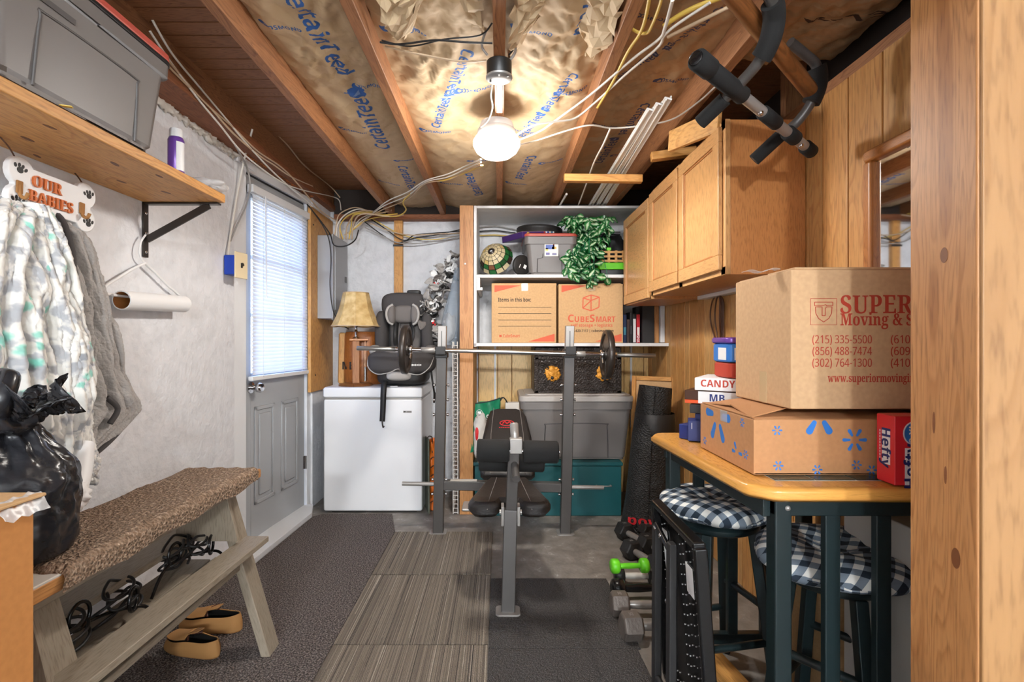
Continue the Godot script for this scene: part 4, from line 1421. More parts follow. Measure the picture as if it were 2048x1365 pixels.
# ---------------------------------------------------------------- weight bench, barbell
func bench_press() -> void:
	var t := thing("weight_bench", V(0.03, 0, 2.8), "grey steel weight bench with black padded seat and inclined backrest", "weight bench")
	for q in [[-0.376, -0.345, 3.172, 3.12], [0.396, 0.418, 3.165, 3.12]]:
		var foot := V(q[0], 0.0, q[2])
		var top := V(q[1], 1.262, q[3])
		var u := part(t, "upright", mb().bar(foot, foot.lerp(top, 0.87), 0.062, 0.062, 0.004, Vector3(0, 0, 1)), M.steel_grey)
		part(u, "sleeve", mb().bar(foot.lerp(top, 0.86), top, 0.052, 0.05, 0.004, Vector3(0, 0, 1)), M.steel_light)
		var mid: Vector3 = foot.lerp(top, 0.935) + Vector3(0, 0, 0.026)
		part(u, "slot", mb().box(mid, Vector3(0.004, 0.10, 0.003)), M.black_plastic)
		var hk: Vector3 = foot.lerp(top, 0.868)
		var h := mb()
		h.box(hk + Vector3(0, 0, 0.005), Vector3(0.074, 0.052, 0.078), 0.004)
		h.box(hk + Vector3(0, 0.0, 0.055), Vector3(0.06, 0.014, 0.06), 0.003)
		h.box(hk + Vector3(0, 0.02, 0.082), Vector3(0.06, 0.045, 0.01), 0.003)
		part(u, "bar_hook", h, M.black_satin)
		part(u, "foot_plate", mb().prism(rrect(0.105, 0.10, 0.018), 0.008, Transform3D(FLAT, foot + Vector3(0, 0.004, 0)), 0.002), M.steel_light)
		for y in [0.905, 0.815, 0.725, 0.33, 0.24]:
			var p: Vector3 = foot.lerp(top, y / 1.262)
			part(u, "bolt", mb().cyl(p - Vector3(0.044, 0, 0), p + Vector3(0.044, 0, 0), 0.006, 10, -1.0, 0.002).cyl(p - Vector3(0.047, 0, 0), p - Vector3(0.037, 0, 0), 0.009, 6).cyl(p + Vector3(0.037, 0, 0), p + Vector3(0.047, 0, 0), 0.009, 6), M.chrome)
	part(t, "crossbar", mb().bar(V(-0.34, 0.30, 3.15), V(0.37, 0.285, 3.15), 0.055, 0.055, 0.004), M.steel_grey)
	part(t, "crossbar_label", mb().box(V(-0.22, 0.326, 3.15), Vector3(0.16, 0.002, 0.045)), M.old_white)
	part(t, "plate_peg", mb().cyl(V(-0.34, 0.302, 3.15), V(-0.592, 0.306, 3.15), 0.0125, 14), M.steel_light)
	part(t, "plate_peg", mb().cyl(V(0.40, 0.285, 3.15), V(0.628, 0.282, 3.15), 0.0125, 14), M.steel_light)
	part(t, "leg", mb().bar(V(0.034, 0.0, 2.232), V(0.046, 0.44, 2.262), 0.058, 0.05, 0.004, Vector3(0, 0, 1)), M.steel_grey)
	part(t, "foot_plate", mb().prism(rrect(0.105, 0.085, 0.018), 0.008, Transform3D(FLAT, V(0.034, 0.012, 2.228)), 0.002), M.steel_light)
	part(t, "beam", mb().bar(V(0.046, 0.345, 2.27), V(0.02, 0.30, 3.14), 0.055, 0.055, 0.004), M.steel_grey)
	part(t, "seat_bracket", mb().bx(V(0.005, 0.372, 2.235), V(0.018, 0.455, 2.30), 0.002).bx(V(0.074, 0.372, 2.235), V(0.087, 0.455, 2.30), 0.002).cyl(V(-0.002, 0.425, 2.262), V(0.094, 0.425, 2.262), 0.012, 12), M.steel_light)
	# seat, with the notch for the leg
	var out := PackedVector2Array()
	for q in [[0.105, 2.79], [-0.105, 2.79], [-0.125, 2.74], [-0.186, 2.44], [-0.19, 2.39], [-0.175, 2.345], [-0.14, 2.325], [-0.075, 2.33], [-0.045, 2.35], [-0.034, 2.40], [0.034, 2.40], [0.045, 2.35], [0.075, 2.33], [0.14, 2.325], [0.175, 2.345], [0.19, 2.39], [0.186, 2.44], [0.125, 2.74]]:
		out.append(Vector2(q[0] + 0.043, q[1]))
	var st := part(t, "seat", mb().prism(out, 0.07, Transform3D(FLAT, Vector3(0, 0.408, 0)), 0.024), M.vinyl_black)
	for s in [-1, 1]:
		part(st, "seam", mb().tube([V(0.043 + s * 0.060, 0.4435, 2.77), V(0.043 + s * 0.095, 0.4435, 2.36), V(0.043 + s * 0.1, 0.415, 2.326)], 0.0018, 6), M.stitch)
	# backrest
	var bx := xform(V(0.042, 0.415, 2.85), Vector3.RIGHT, V(0, 0.735, 3.27) - V(0, 0.415, 2.85))
	var bo := PackedVector2Array()
	for q in [[-0.13, 0.0], [0.13, 0.0], [0.15, 0.02], [0.155, 0.12], [0.145, 0.28], [0.118, 0.46], [0.10, 0.51], [0.06, 0.528], [-0.06, 0.528], [-0.10, 0.51], [-0.118, 0.46], [-0.145, 0.28], [-0.155, 0.12], [-0.15, 0.02]]:
		bo.append(Vector2(q[0], q[1]))
	var bk := part(t, "backrest", mb().prism(bo, 0.065, bx, 0.022), M.vinyl_black)
	for s in [-1, 1]:
		part(bk, "seam", mb().tube([bx * Vector3(s * 0.095, 0.01, 0.033), bx * Vector3(s * 0.095, 0.3, 0.033), bx * Vector3(s * 0.08, 0.515, 0.033)], 0.0018, 6), M.stitch)
	part(bk, "seam", mb().tube([bx * Vector3(-0.12, 0.10, 0.033), bx * Vector3(0.12, 0.10, 0.033)], 0.0014, 6), M.stitch)
	var lg := mb()
	var ring := []
	for i in 33:
		ring.append(bx * Vector3(0.0 + 0.042 * cos(TAU * i / 32), 0.385 + 0.021 * sin(TAU * i / 32), 0.0335))
	lg.tube(ring, 0.0028, 6)
	lg.tube(smooth([bx * Vector3(-0.028, 0.378, 0.0335), bx * Vector3(-0.012, 0.396, 0.0335), bx * Vector3(0.0, 0.380, 0.0335), bx * Vector3(0.014, 0.394, 0.0335), bx * Vector3(0.028, 0.376, 0.0335)]), 0.0035, 6)
	part(bk, "logo", lg, M.red)
	for i in 9:
		part(bk, "logo", mb().box(bx * Vector3(-0.044 + 0.011 * i, 0.349, 0.0328), Vector3(0.0075, 0.006, 0.001), 0.0, bx.basis), M.red)
	part(t, "backrest_support", mb().bar(V(0.03, 0.30, 3.02), bx * Vector3(0, 0.33, -0.035), 0.04, 0.04, 0.003), M.steel_grey)
	# leg curl arm with foam rollers
	var arm := part(t, "curl_arm", mb().bar(V(0.047, 0.40, 2.268), V(0.060, 0.705, 2.235), 0.05, 0.045, 0.004, Vector3(0, 0, 1)), M.steel_grey)
	part(arm, "arm_bracket", mb().box(V(0.068, 0.725, 2.215), Vector3(0.055, 0.065, 0.05), 0.004), M.steel_light)
	part(arm, "arm_tube", mb().cyl(V(0.066, 0.73, 2.225), V(0.060, 0.815, 2.25), 0.0185, 16, -1.0, 0.004), M.steel_light)
	part(arm, "stub_tube", mb().cyl(V(0.062, 0.645, 2.24), V(0.066, 0.605, 2.12), 0.0165, 16).cyl(V(0.066, 0.605, 2.121), V(0.066, 0.6045, 2.119), 0.013, 16), M.steel_grey)
	part(arm, "roller_axle", mb().cyl(V(-0.10, 0.708, 2.2), V(0.252, 0.700, 2.2), 0.009, 10), M.chrome)
	part(arm, "foam_roller", mb().cyl(V(-0.098, 0.708, 2.2), V(0.040, 0.705, 2.2), 0.047, 32, -1.0, 0.006), M.foam_black)
	part(arm, "foam_roller", mb().cyl(V(0.098, 0.703, 2.2), V(0.246, 0.699, 2.2), 0.047, 32, -1.0, 0.006), M.foam_black)
	part(arm, "foam_roller", mb().cyl(V(-0.095, 0.625, 2.36), V(0.035, 0.623, 2.36), 0.045, 32, -1.0, 0.006), M.foam_black)
	part(arm, "foam_roller", mb().cyl(V(0.085, 0.622, 2.36), V(0.20, 0.620, 2.36), 0.045, 32, -1.0, 0.006), M.foam_black)
	part(arm, "roller_axle", mb().cyl(V(-0.10, 0.625, 2.36), V(0.205, 0.620, 2.36), 0.009, 10), M.chrome)
	part(t, "dark_pedal", mb().box(V(-0.10, 0.375, 2.5), Vector3(0.16, 0.014, 0.12), 0.005), M.steel_light)
	# barbell in the hooks
	var L := V(-0.842, 1.128, 3.06)
	var R := V(0.915, 1.083, 3.06)
	var b := thing("barbell", (L + R) / 2, "chrome barbell resting in the bench's hooks, a plate near each end", "barbell")
	var ax := func(k: float) -> Vector3: return L.lerp(R, k)
	part(b, "grip_end", mb().cyl(L, ax.call(0.13), 0.0135, 14, -1.0, 0.002), M.knurl)
	part(b, "shaft", mb().cyl(ax.call(0.13), ax.call(0.87), 0.0135, 16), M.chrome)
	part(b, "grip_end", mb().cyl(ax.call(0.87), R, 0.0135, 14, -1.0, 0.002), M.knurl)
	part(b, "sleeve", mb().cyl(ax.call(0.215), ax.call(0.262), 0.0165, 16, -1.0, 0.002), M.steel_light)
	part(b, "sleeve", mb().cyl(ax.call(0.735), ax.call(0.765), 0.0165, 16, -1.0, 0.002), M.steel_light)
	for s in 2:
		var k := 0.163 if s == 0 else 0.838
		var c: Vector3 = ax.call(k)
		var dir: Vector3 = (L - R).normalized() if s == 0 else (R - L).normalized()
		var xf := Transform3D(Basis(dir.cross(Vector3(0, 0, 1)), dir, Vector3(0, 0, 1)), c)
		var w := thing("weight_plate", c, "%s dark iron weight plate on the barbell, %s" % [["left", "in front of the child seat"], ["right", "in front of the black trunk"]][s], "weight plate", "plates on the barbell")
		part(w, "disc", mb().lathe([Vector2(0.0145, -0.017), Vector2(0.035, -0.017), Vector2(0.037, -0.009), Vector2(0.115, -0.009), Vector2(0.120, -0.017), Vector2(0.138, -0.019), Vector2(0.146, -0.012), Vector2(0.146, 0.012), Vector2(0.138, 0.019), Vector2(0.120, 0.017), Vector2(0.115, 0.009), Vector2(0.037, 0.009), Vector2(0.035, 0.017), Vector2(0.0145, 0.017)], xf, 48), M.iron)
		for i in 3:
			var an := TAU * i / 3.0
			part(w, "rib", mb().box(xf * (Vector3(cos(an) * 0.078, 0, sin(an) * 0.078)), Vector3(0.09, 0.026, 0.014), 0.003, xf.basis * Basis(Vector3.UP, -an)), M.iron)
		var inner: Vector3 = c - dir * 0.028
		part(b, "collar", mb().cyl(inner - dir * 0.012, inner + dir * 0.012, 0.026, 20, -1.0, 0.003).cyl(inner + Vector3(0, -0.02, 0), inner + Vector3(0.0, -0.052, 0.02), 0.006, 10), M.chrome)


# ---------------------------------------------------------------- left wall: shelf, robes, sawhorse bench, bag
# tote: tapered box with a rim, recessed front panel; local origin at the middle of its base
func tote(t: Node3D, xf: Transform3D, w: float, h: float, d: float, taper: float, lid: Material, lid_h := 0.03, front := true) -> void:
	var body := mb()
	var n := 14
	var prof := [[0.0, 0.0], [0.012, -0.012], [0.02, 0.0], [h - 0.055, taper], [h - 0.053, taper + 0.012], [h - 0.004, taper + 0.014], [h, taper + 0.014]]
	var rings := []
	for q in prof:
		var grow: float = q[1] if q[0] > 0.013 else -0.008
		rings.append([rrect(w - 2 * taper + 2 * grow, d - 2 * taper + 2 * grow, 0.035, n / 2), q[0]])
	for i in rings.size() - 1:
		var A: PackedVector2Array = rings[i][0]
		var B: PackedVector2Array = rings[i + 1][0]
		var m := A.size()
		for k in m:
			var j := (k + 1) % m
			var ps := [Vector3(A[k].x, rings[i][1], A[k].y), Vector3(A[j].x, rings[i][1], A[j].y), Vector3(B[j].x, rings[i + 1][1], B[j].y), Vector3(B[k].x, rings[i + 1][1], B[k].y)]
			var ids := []
			for e in 4:
				var cc: Vector2 = A[k] if e == 0 or e == 3 else A[j]
				var kk := k if e == 0 or e == 3 else j
				var tang: Vector2 = (A[(kk + 1) % m] - A[(kk + m - 1) % m]).normalized()
				var slope := (ps[3] - ps[0]) as Vector3
				var nn := Vector3(tang.y, 0, -tang.x)
				nn = (nn - slope.normalized() * nn.dot(slope.normalized())).normalized()
				if nn.dot(Vector3(cc.x, 0, cc.y)) < 0:
					nn = -nn
				ids.append(body.vert(ps[e], nn, Vector2(ps[e].x, ps[e].y)))
			body.quad(ids[0], ids[1], ids[2], ids[3])
	var bot := PackedVector2Array(rings[0][0])
	body.prism(bot, 0.004, Transform3D(FLAT, Vector3(0, 0.002, 0)))
	body.prism(PackedVector2Array(rings[5][0]), 0.004, Transform3D(FLAT, Vector3(0, h - 0.003, 0)))
	part(t, "body", body, M.grey_tote, xf)
	if front:
		# the raised outline of the pressed panel on the long side (local +z)
		var z0 := d / 2 - taper + 0.001
		var pts := []
		for q in [[-0.36, 0.03], [-0.345, 0.55], [-0.30, 0.62], [0.30, 0.62], [0.345, 0.55], [0.36, 0.03]]:
			pts.append(Vector3(q[0] * w * 0.82, q[1] * h, z0 + taper * q[1] + 0.001))
		part(t, "pressed_panel", mb().tube(smooth(pts, 8), 0.0045, 8, -1.0, 0.7), M.grey_tote_dark, xf)
	var lm := mb().prism(rrect(w + 0.036, d + 0.036, 0.045, 8), lid_h, Transform3D(FLAT, Vector3(0, h + lid_h / 2 - 0.006, 0)), 0.009)
	lm.prism(rrect(w - 0.05, d - 0.05, 0.04, 8), 0.012, Transform3D(FLAT, Vector3(0, h + lid_h - 0.004, 0)), 0.004)
	part(t, "lid", lm, lid, xf)


func left_side() -> void:
	# shelf on a steel bracket
	var s := thing("wall_shelf", V(-1.26, 1.725, 1.3), "knotty pine shelf board on the white wall, held by a dark steel bracket", "shelf")
	part(s, "board", mb().bx(V(-1.419, 1.722, 0.35), V(-1.10, 1.757, 2.085), 0.004), M.shelf_pine)
	for q in [[-1.21, 0.95, 0.4], [-1.33, 1.12, 0.2], [-1.16, 1.34, 0.3], [-1.29, 1.42, 0.5], [-1.38, 1.55, 0.2], [-1.20, 1.62, 0.6], [-1.14, 1.74, 0.3], [-1.31, 1.80, 0.4], [-1.24, 1.93, 0.5]]:
		part(s, "knot", mb().prism(oval(0.0045 + 0.005 * q[2], 0.014 + 0.016 * q[2], 14), 0.001, Transform3D(FLAT * Basis(Vector3(0, 0, 1), 0.25 * sin(q[1] * 9)), V(q[0], 1.722, q[1]))), M.knot)
	var b := mb()
	b.bx(V(-1.419, 1.505, 2.060), V(-1.412, 1.722, 2.090), 0.001)
	b.bx(V(-1.419, 1.714, 2.060), V(-1.12, 1.721, 2.090), 0.001)
	b.bar(V(-1.408, 1.575, 2.075), V(-1.16, 1.712, 2.075), 0.028, 0.008, 0.001, Vector3(0, 0, 1))
	var br := part(s, "bracket", b, M.iron)
	for y in [1.525, 1.60, 1.68]:
		part(br, "screw", mb().lathe([Vector2(0, 0.004), Vector2(0.005, 0.0025), Vector2(0.006, 0)], Transform3D(Basis(Vector3(0, -1, 0), Vector3(1, 0, 0), Vector3(0, 0, 1)), V(-1.412, y, 2.075)), 10), M.chrome)
	part(s, "eye_hook", mb().tube(ringpts(V(-1.20, 1.70, 2.082), Vector3(1, 0, 0), Vector3(0, 1, 0), 0.008), 0.002, 6).cyl(V(-1.20, 1.722, 2.082), V(-1.20, 1.708, 2.082), 0.002, 6), M.galvanised)
	# tote on the shelf, its long side to the room
	var tt := thing("storage_tote", V(-1.255, 1.758, 1.375), "grey storage tote with red lid standing on the pine wall shelf", "tote")
	tote(tt, Transform3D(Basis(Vector3.UP, PI / 2), V(-1.232, 1.759, 1.385)), 0.575, 0.305, 0.318, 0.022, M.red_lid)
	part(tt, "lid_seam", mb().prism(rrect(0.356, 0.613, 0.045, 8), 0.012, Transform3D(FLAT, V(-1.232, 2.054, 1.385)), 0.002), M.black_plastic)
	part(tt, "name_plate", mb().box(V(-1.0735, 1.975, 1.265), Vector3(0.002, 0.014, 0.10), 0.0, Basis(Vector3(0, 0, 1), -0.08)), M.grey_tote_dark)
	part(tt, "yellow_tag", mb().box(V(-1.095, 1.762, 1.31), Vector3(0.03, 0.003, 0.012), 0.001, Basis(Vector3.UP, 0.4)), M.cord_yellow)
	# spray can
	var c := thing("spray_can", V(-1.14, 1.758, 1.83), "purple spray can with white cap standing on the shelf", "can")
	var cx := Transform3D(Basis.IDENTITY, V(-1.14, 1.757, 1.83))
	part(c, "body", mb().lathe([Vector2(0, 0), Vector2(0.024, 0), Vector2(0.026, 0.004), Vector2(0.026, 0.118), Vector2(0.022, 0.128), Vector2(0.019, 0.130)], cx, 28), M.purple_can)
	part(c, "cap", mb().lathe([Vector2(0.021, 0.126), Vector2(0.021, 0.152), Vector2(0.019, 0.158), Vector2(0, 0.159)], cx, 28), M.white_satin)
	part(c, "label_panel", mb().grid(12, 2, func(u: float, v: float) -> Vector3: return cx * Vector3(cos(-0.3 + u * 1.3) * 0.0263, 0.01 + v * 0.10, sin(-0.3 + u * 1.3) * 0.0263)), M.white_print)
	# crumpled clear bag at the shelf end
	var fb := FastNoiseLite.new()
	fb.seed = 31
	fb.frequency = 14.0
	single("plastic_bag", mb().lump(V(-1.185, 1.774, 2.02), Vector3(0.11, 0.022, 0.055), 0.7, Basis.IDENTITY, 26, 14, func(p: Vector3) -> Vector3: return p * (1.0 + 0.45 * fb.get_noise_3dv(p * 2.0))), M.film, "crumpled clear plastic bag lying at the shelf's far end", "bag")
	# bone shaped sign
	var bo := PackedVector2Array()
	for q in [[0.112, 0.038, 0.041, -60, 150], [-0.112, 0.038, 0.041, 30, 240], [-0.112, -0.038, 0.041, 120, 330], [0.112, -0.038, 0.041, 210, 420]]:
		for i in 12:
			var an := deg_to_rad(lerpf(q[3], q[4], i / 11.0))
			bo.append(Vector2(q[0] + cos(an) * q[2], q[1] + sin(an) * q[2]))
	var bx := xform(V(-1.335, 1.600, 1.553), V(0, -0.018, 1) - V(0, 0, 0), Vector3(0.02, 1, 0.018))
	var sg := thing("dog_bone_sign", V(-1.335, 1.54, 1.575), "white bone shaped hook sign with paw prints and orange letters", "sign")
	part(sg, "board", mb().prism(bo, 0.02, bx, 0.004), M.white_satin)
	for q in [[0.120, 0.045, 0.2], [-0.118, 0.046, -0.2], [-0.122, -0.044, 0.0], [0.122, -0.045, 0.1]]:
		var pw := mb()
		var ctr := Vector2(q[0], q[1])
		var r := 0.82
		pw.prism(oval(0.0115 * r, 0.0105 * r, 16, ctr + Vector2(0, -0.006).rotated(q[2]), q[2]), 0.002, bx * Transform3D(Basis.IDENTITY, Vector3(0, 0, 0.0105)))
		for k in 4:
			pw.prism(oval(0.0048 * r, 0.0075 * r, 12, ctr + Vector2(-0.0165 + 0.011 * k, 0.009 - 0.0032 * absf(k - 1.5) * 1.6).rotated(q[2]), q[2] - (k - 1.5) * 0.25), 0.002, bx * Transform3D(Basis.IDENTITY, Vector3(0, 0, 0.0105)))
		part(sg, "paw_print", pw, M.black_satin)
	part(sg, "lettering", mb().add(lettering("OUR", 0.032, serif, 0.008), bx * Transform3D(Basis.IDENTITY, Vector3(-0.036, 0.024, 0.012))), M.orange_letters)
	part(sg, "lettering", mb().add(lettering("BABIES", 0.032, serif, 0.008), bx * Transform3D(Basis.from_scale(Vector3(0.92, 1, 1)), Vector3(-0.018, -0.020, 0.012))), M.orange_letters)
	for x in [-0.122, 0.092]:
		part(sg, "hook", mb().tube(smooth([bx * Vector3(x, -0.002, 0.012), bx * Vector3(x, -0.03, 0.016), bx * Vector3(x, -0.038, 0.03), bx * Vector3(x, -0.024, 0.038)]), 0.005, 8).box(bx * Vector3(x, -0.008, 0.013), Vector3(0.02, 0.035, 0.006), 0.002, bx.basis), M.suede_sole)
	part(sg, "strap", mb().tube(smooth([bx * Vector3(0.105, 0.076, 0), bx * Vector3(0.104, 0.092, -0.01), bx * Vector3(0.10, 0.106, -0.02)]), 0.004, 6, -1.0, 0.4), M.cord_brown)
	part(sg, "strap", mb().tube(smooth([bx * Vector3(-0.125, 0.074, 0), bx * Vector3(-0.135, 0.10, -0.01), bx * Vector3(-0.15, 0.12, -0.02)]), 0.005, 6, -1.0, 0.4), M.cord_brown)
	robes()
	# hanger with a paper roll
	var h := thing("coat_hanger", V(-1.40, 1.52, 2.05), "white plastic coat hanger on the wall holding a paper roll", "hanger")
	var hp := func(px: float, py: float) -> Vector3: return atx(px, py, -1.395)
	part(h, "hook", mb().tube(smooth([hp.call(291, 470), hp.call(283, 482), hp.call(279, 500), hp.call(282, 516), hp.call(290, 526)]), 0.0035, 8), M.white_satin)
	part(h, "arm", mb().tube(smooth([hp.call(290, 526), hp.call(310, 545), hp.call(335, 570), hp.call(362, 594), hp.call(364, 606), hp.call(355, 612)]), 0.0055, 8), M.white_satin)
	part(h, "arm", mb().tube(smooth([hp.call(290, 526), hp.call(262, 540), hp.call(236, 556), hp.call(214, 570), hp.call(206, 582), hp.call(214, 588), hp.call(235, 590)]), 0.0055, 8), M.white_satin)
	part(h, "cross_bar", mb().cyl(atx(225, 590, -1.385), atx(362, 606, -1.385), 0.005, 8), M.white_satin)
	var ra := V(-1.372, 1.318, 1.885)
	var rz := V(-1.372, 1.330, 2.255)
	var ro := thing("paper_roll", ra, "white paper roll with brown core hung on the hanger's bar", "roll")
	var tm := mb()
	var rx := Transform3D(Basis(Vector3(1, 0, 0), (rz - ra).normalized(), Vector3(1, 0, 0).cross((rz - ra).normalized())), ra)
	part(ro, "paper", tm.lathe([Vector2(0.031, 0), Vector2(0.035, 0.0), Vector2(0.0355, 0.19), Vector2(0.035, 0.37), Vector2(0.031, 0.37)], rx, 28), M.white_print)
	part(ro, "core", mb().lathe([Vector2(0.031, 0.37), Vector2(0.031, 0.0)], rx, 24), M.card_orange)
	# sawhorse bench
	var w := thing("sawhorse_bench", V(-1.06, 0, 1.5), "grey painted sawhorse bench with splayed legs against the white wall", "bench")
	part(w, "top_plank", mb().bx(V(-1.185, 0.638, 0.98), V(-0.932, 0.672, 2.03), 0.004), M.pine_trim)
	part(w, "plank_end", mb().bx(V(-1.183, 0.668, 0.982), V(-0.934, 0.676, 1.11), 0.003), M.old_white)
	part(w, "apron", mb().bx(V(-1.02, 0.595, 1.03), V(-0.985, 0.638, 1.97), 0.003).bx(V(-1.17, 0.595, 1.03), V(-1.135, 0.638, 1.97), 0.003), M.bench_grey)
	for d in [1.135, 1.93]:
		part(w, "leg", mb().bar(V(-1.035, 0.60, d + 0.02), V(-0.862, 0.0, d + 0.025), 0.034, 0.085, 0.004, Vector3(0, 0, 1)), M.bench_grey)
		part(w, "leg", mb().bar(V(-1.125, 0.60, d + 0.02), V(-1.34, 0.0, d + 0.025), 0.034, 0.085, 0.004, Vector3(0, 0, 1)), M.bench_grey)
		part(w, "gusset", mb().prism(PackedVector2Array([Vector2(-1.16, 0.62), Vector2(-1.0, 0.62), Vector2(-0.955, 0.44), Vector2(-1.185, 0.44)]), 0.018, Transform3D(Basis.IDENTITY, V(0, 0, d - 0.028)), 0.001), M.bench_grey)
	part(w, "stretcher", mb().bar(V(-0.928, 0.432, 0.98), V(-0.928, 0.415, 1.985), 0.022, 0.092, 0.003, Vector3.RIGHT), M.bench_grey)
	part(w, "stretcher", mb().bar(V(-1.215, 0.45, 0.98), V(-1.215, 0.45, 1.985), 0.022, 0.19, 0.003, Vector3.RIGHT), M.bench_grey)
	part(w, "lower_board", mb().bx(V(-1.20, 0.325, 1.02), V(-1.09, 0.348, 1.96), 0.003), M.bench_grey)
	part(w, "lower_board", mb().bx(V(-1.085, 0.325, 1.02), V(-0.955, 0.348, 1.98), 0.003), M.bench_grey)
	# rug on the bench
	var fr := FastNoiseLite.new()
	fr.seed = 8
	fr.frequency = 30.0
	var rg := mb().grid(36, 120, func(u: float, v: float) -> Vector3:
		var e := minf(minf(u, 1 - u) * 14, minf(v, 1 - v) * 50)
		var dr := maxf(0.0, u - 0.88) / 0.12
		return V(-1.20 + 0.280 * minf(1.0, u / 0.94), 0.673 - 0.052 * dr * dr + 0.016 * clampf(e + dr, 0, 1) + 0.003 * fr.get_noise_2d(u * 0.3, v * 0.9) + 0.006 * sin(v * 21.0) * (1.0 - clampf(e * 0.5, 0, 1)), 1.10 + 0.885 * v + 0.006 * sin(u * 30.0)))
	rg.bx(V(-1.195, 0.674, 1.105), V(-0.935, 0.680, 1.98))
	single("bench_rug", rg, M.loop_rug, "brown looped rug laid over the top of the sawhorse bench", "rug")
	bin_bag()
	# tall carton in front, at the left edge
	var k := carton("tall_carton", V(-1.32, 0, 0.62), V(-0.868, 0.876, 0.97), M.card_orange, "orange brown carton at the left edge in front of the bench", "box")
	part(k, "lid_flap", mb().bx(V(-1.31, 0.876, 0.63), V(-0.862, 0.882, 0.99), 0.002), M.card_tan)
	part(k, "handle_print", mb().tube(ringpts(V(-0.985, 0.8825, 0.90), Vector3(1, 0, 0), Vector3(0, 0, 0.6), 0.03), 0.002, 6, -1.0, 0.3), M.print_black)
	part(k, "tape", mb().grid(14, 6, func(u: float, v: float) -> Vector3: return V(-0.885 + 0.03 * u, 0.884 - 0.03 * u * u + 0.004 * sin(v * 17 + u * 8), 0.90 + 0.09 * v), false, Vector2.ONE, 0.0015), M.film)
	# black wire coils on the lower board
	var sp := [[-1.11, 1.30, 0.06, 0.385], [-1.10, 1.50, 0.055, 0.39], [-1.12, 1.80, 0.05, 0.40], [-1.08, 1.17, 0.05, 0.385], [-1.10, 1.875, 0.05, 0.40]]
	for i in sp.size():
		var q: Array = sp[i]
		var pts := []
		for j in 60:
			var an := TAU * j / 14.0
			var rr: float = q[2] * (0.7 + 0.3 * sin(j * 0.7 + i))
			pts.append(V(q[0] + cos(an) * rr * 0.8, q[3] + 0.035 * sin(j * 0.45 + i) * sin(an * 0.5) + 0.0012 * j, q[1] + sin(an) * rr * 1.5))
		single("cord_coil", mb().tube(smooth(pts, 3), 0.0045, 6), M.cord_black, ["black cord coil nearest the lens but one, under the bench", "black cord coil under the middle of the bench", "black cord coil near the bench's far legs", "black cord coil behind the bench's near leg", "smallest black cord coil by the far leg under the bench"][i], "cord", "black cord coils under the bench")
	for i in 2:
		var pr := mb()
		var o := V(-1.10, 0.350, 1.36 + 0.40 * i)
		pr.tube(ringpts(o + Vector3(0, 0.10, 0), Vector3(0, 0, 1), Vector3(0, 1, 0), 0.035), 0.005, 8)
		pr.tube(ringpts(o + Vector3(0.05, 0.08, -0.13), Vector3(0.3, 0, 1).normalized(), Vector3(0, 1, 0), 0.032), 0.005, 8)
		pr.tube(smooth([o + Vector3(0.0, 0.005, 0.12), o + Vector3(0.0, 0.07, 0.05), o + Vector3(0.0, 0.06, -0.08), o + Vector3(0.05, 0.045, -0.16), o + Vector3(0.06, 0.005, -0.2)]), 0.005, 8)
		single("wire_stand", pr, M.black_gloss, "black curled wire stand under the bench, %s" % ["nearer the lens", "nearer the far legs"][i], "rack", "curled wire stands")
	# moccasins
	shoe(V(-1.145, 0.0075, 1.945), 1.24, "tan moccasin with dark laces nearer the lens, under the bench", 0.235)
	shoe(V(-1.165, 0.0075, 2.105), 1.40, "tan moccasin behind the other one, toe under the bench", 0.26)


func ringpts(c: Vector3, x: Vector3, y: Vector3, r: float, k := 24) -> Array:
	var out := []
	for i in k + 1:
		out.append(c + x * cos(TAU * i / k) * r + y * sin(TAU * i / k) * r)
	return out


# hanging fleece: outline rows of [y, distance left, distance right, how far it stands off the wall]
func drape(rows: Array, folds: float, sd: int, x0: float) -> MB:
	var f := FastNoiseLite.new()
	f.seed = sd
	f.frequency = 1.0
	return mb().grid(96, 130, func(u: float, v: float) -> Vector3:
		var k := v * (rows.size() - 1)
		var i := mini(int(k), rows.size() - 2)
		var a: Array = rows[i]
		var b: Array = rows[i + 1]
		var e := k - i
		var amp := lerpf(a[3], b[3], e)
		var round_ := sqrt(maxf(0.0, 1.0 - pow(absf(u * 2 - 1), 3.0)))
		var ph := u * folds + 1.3 * f.get_noise_2d(u * 1.5, v * 1.1) + 0.5 * sin(v * 3.0 + sd)
		var fold := 0.5 + 0.5 * sin(ph * TAU)
		var x := x0 + amp * (0.35 + 0.65 * round_) + 0.030 * fold * round_ * smoothstep(0.0, 0.2, v + 0.06) + 0.012 * f.get_noise_2d(u * 6, v * 6) + 0.0032 * f.get_noise_2d(u * 40, v * 70)
		return V(x, lerpf(a[0], b[0], e) - 0.012 * sin(u * 9.0) * v, lerpf(lerpf(a[1], b[1], e), lerpf(a[2], b[2], e), u)), false, Vector2.ONE, 0.006)


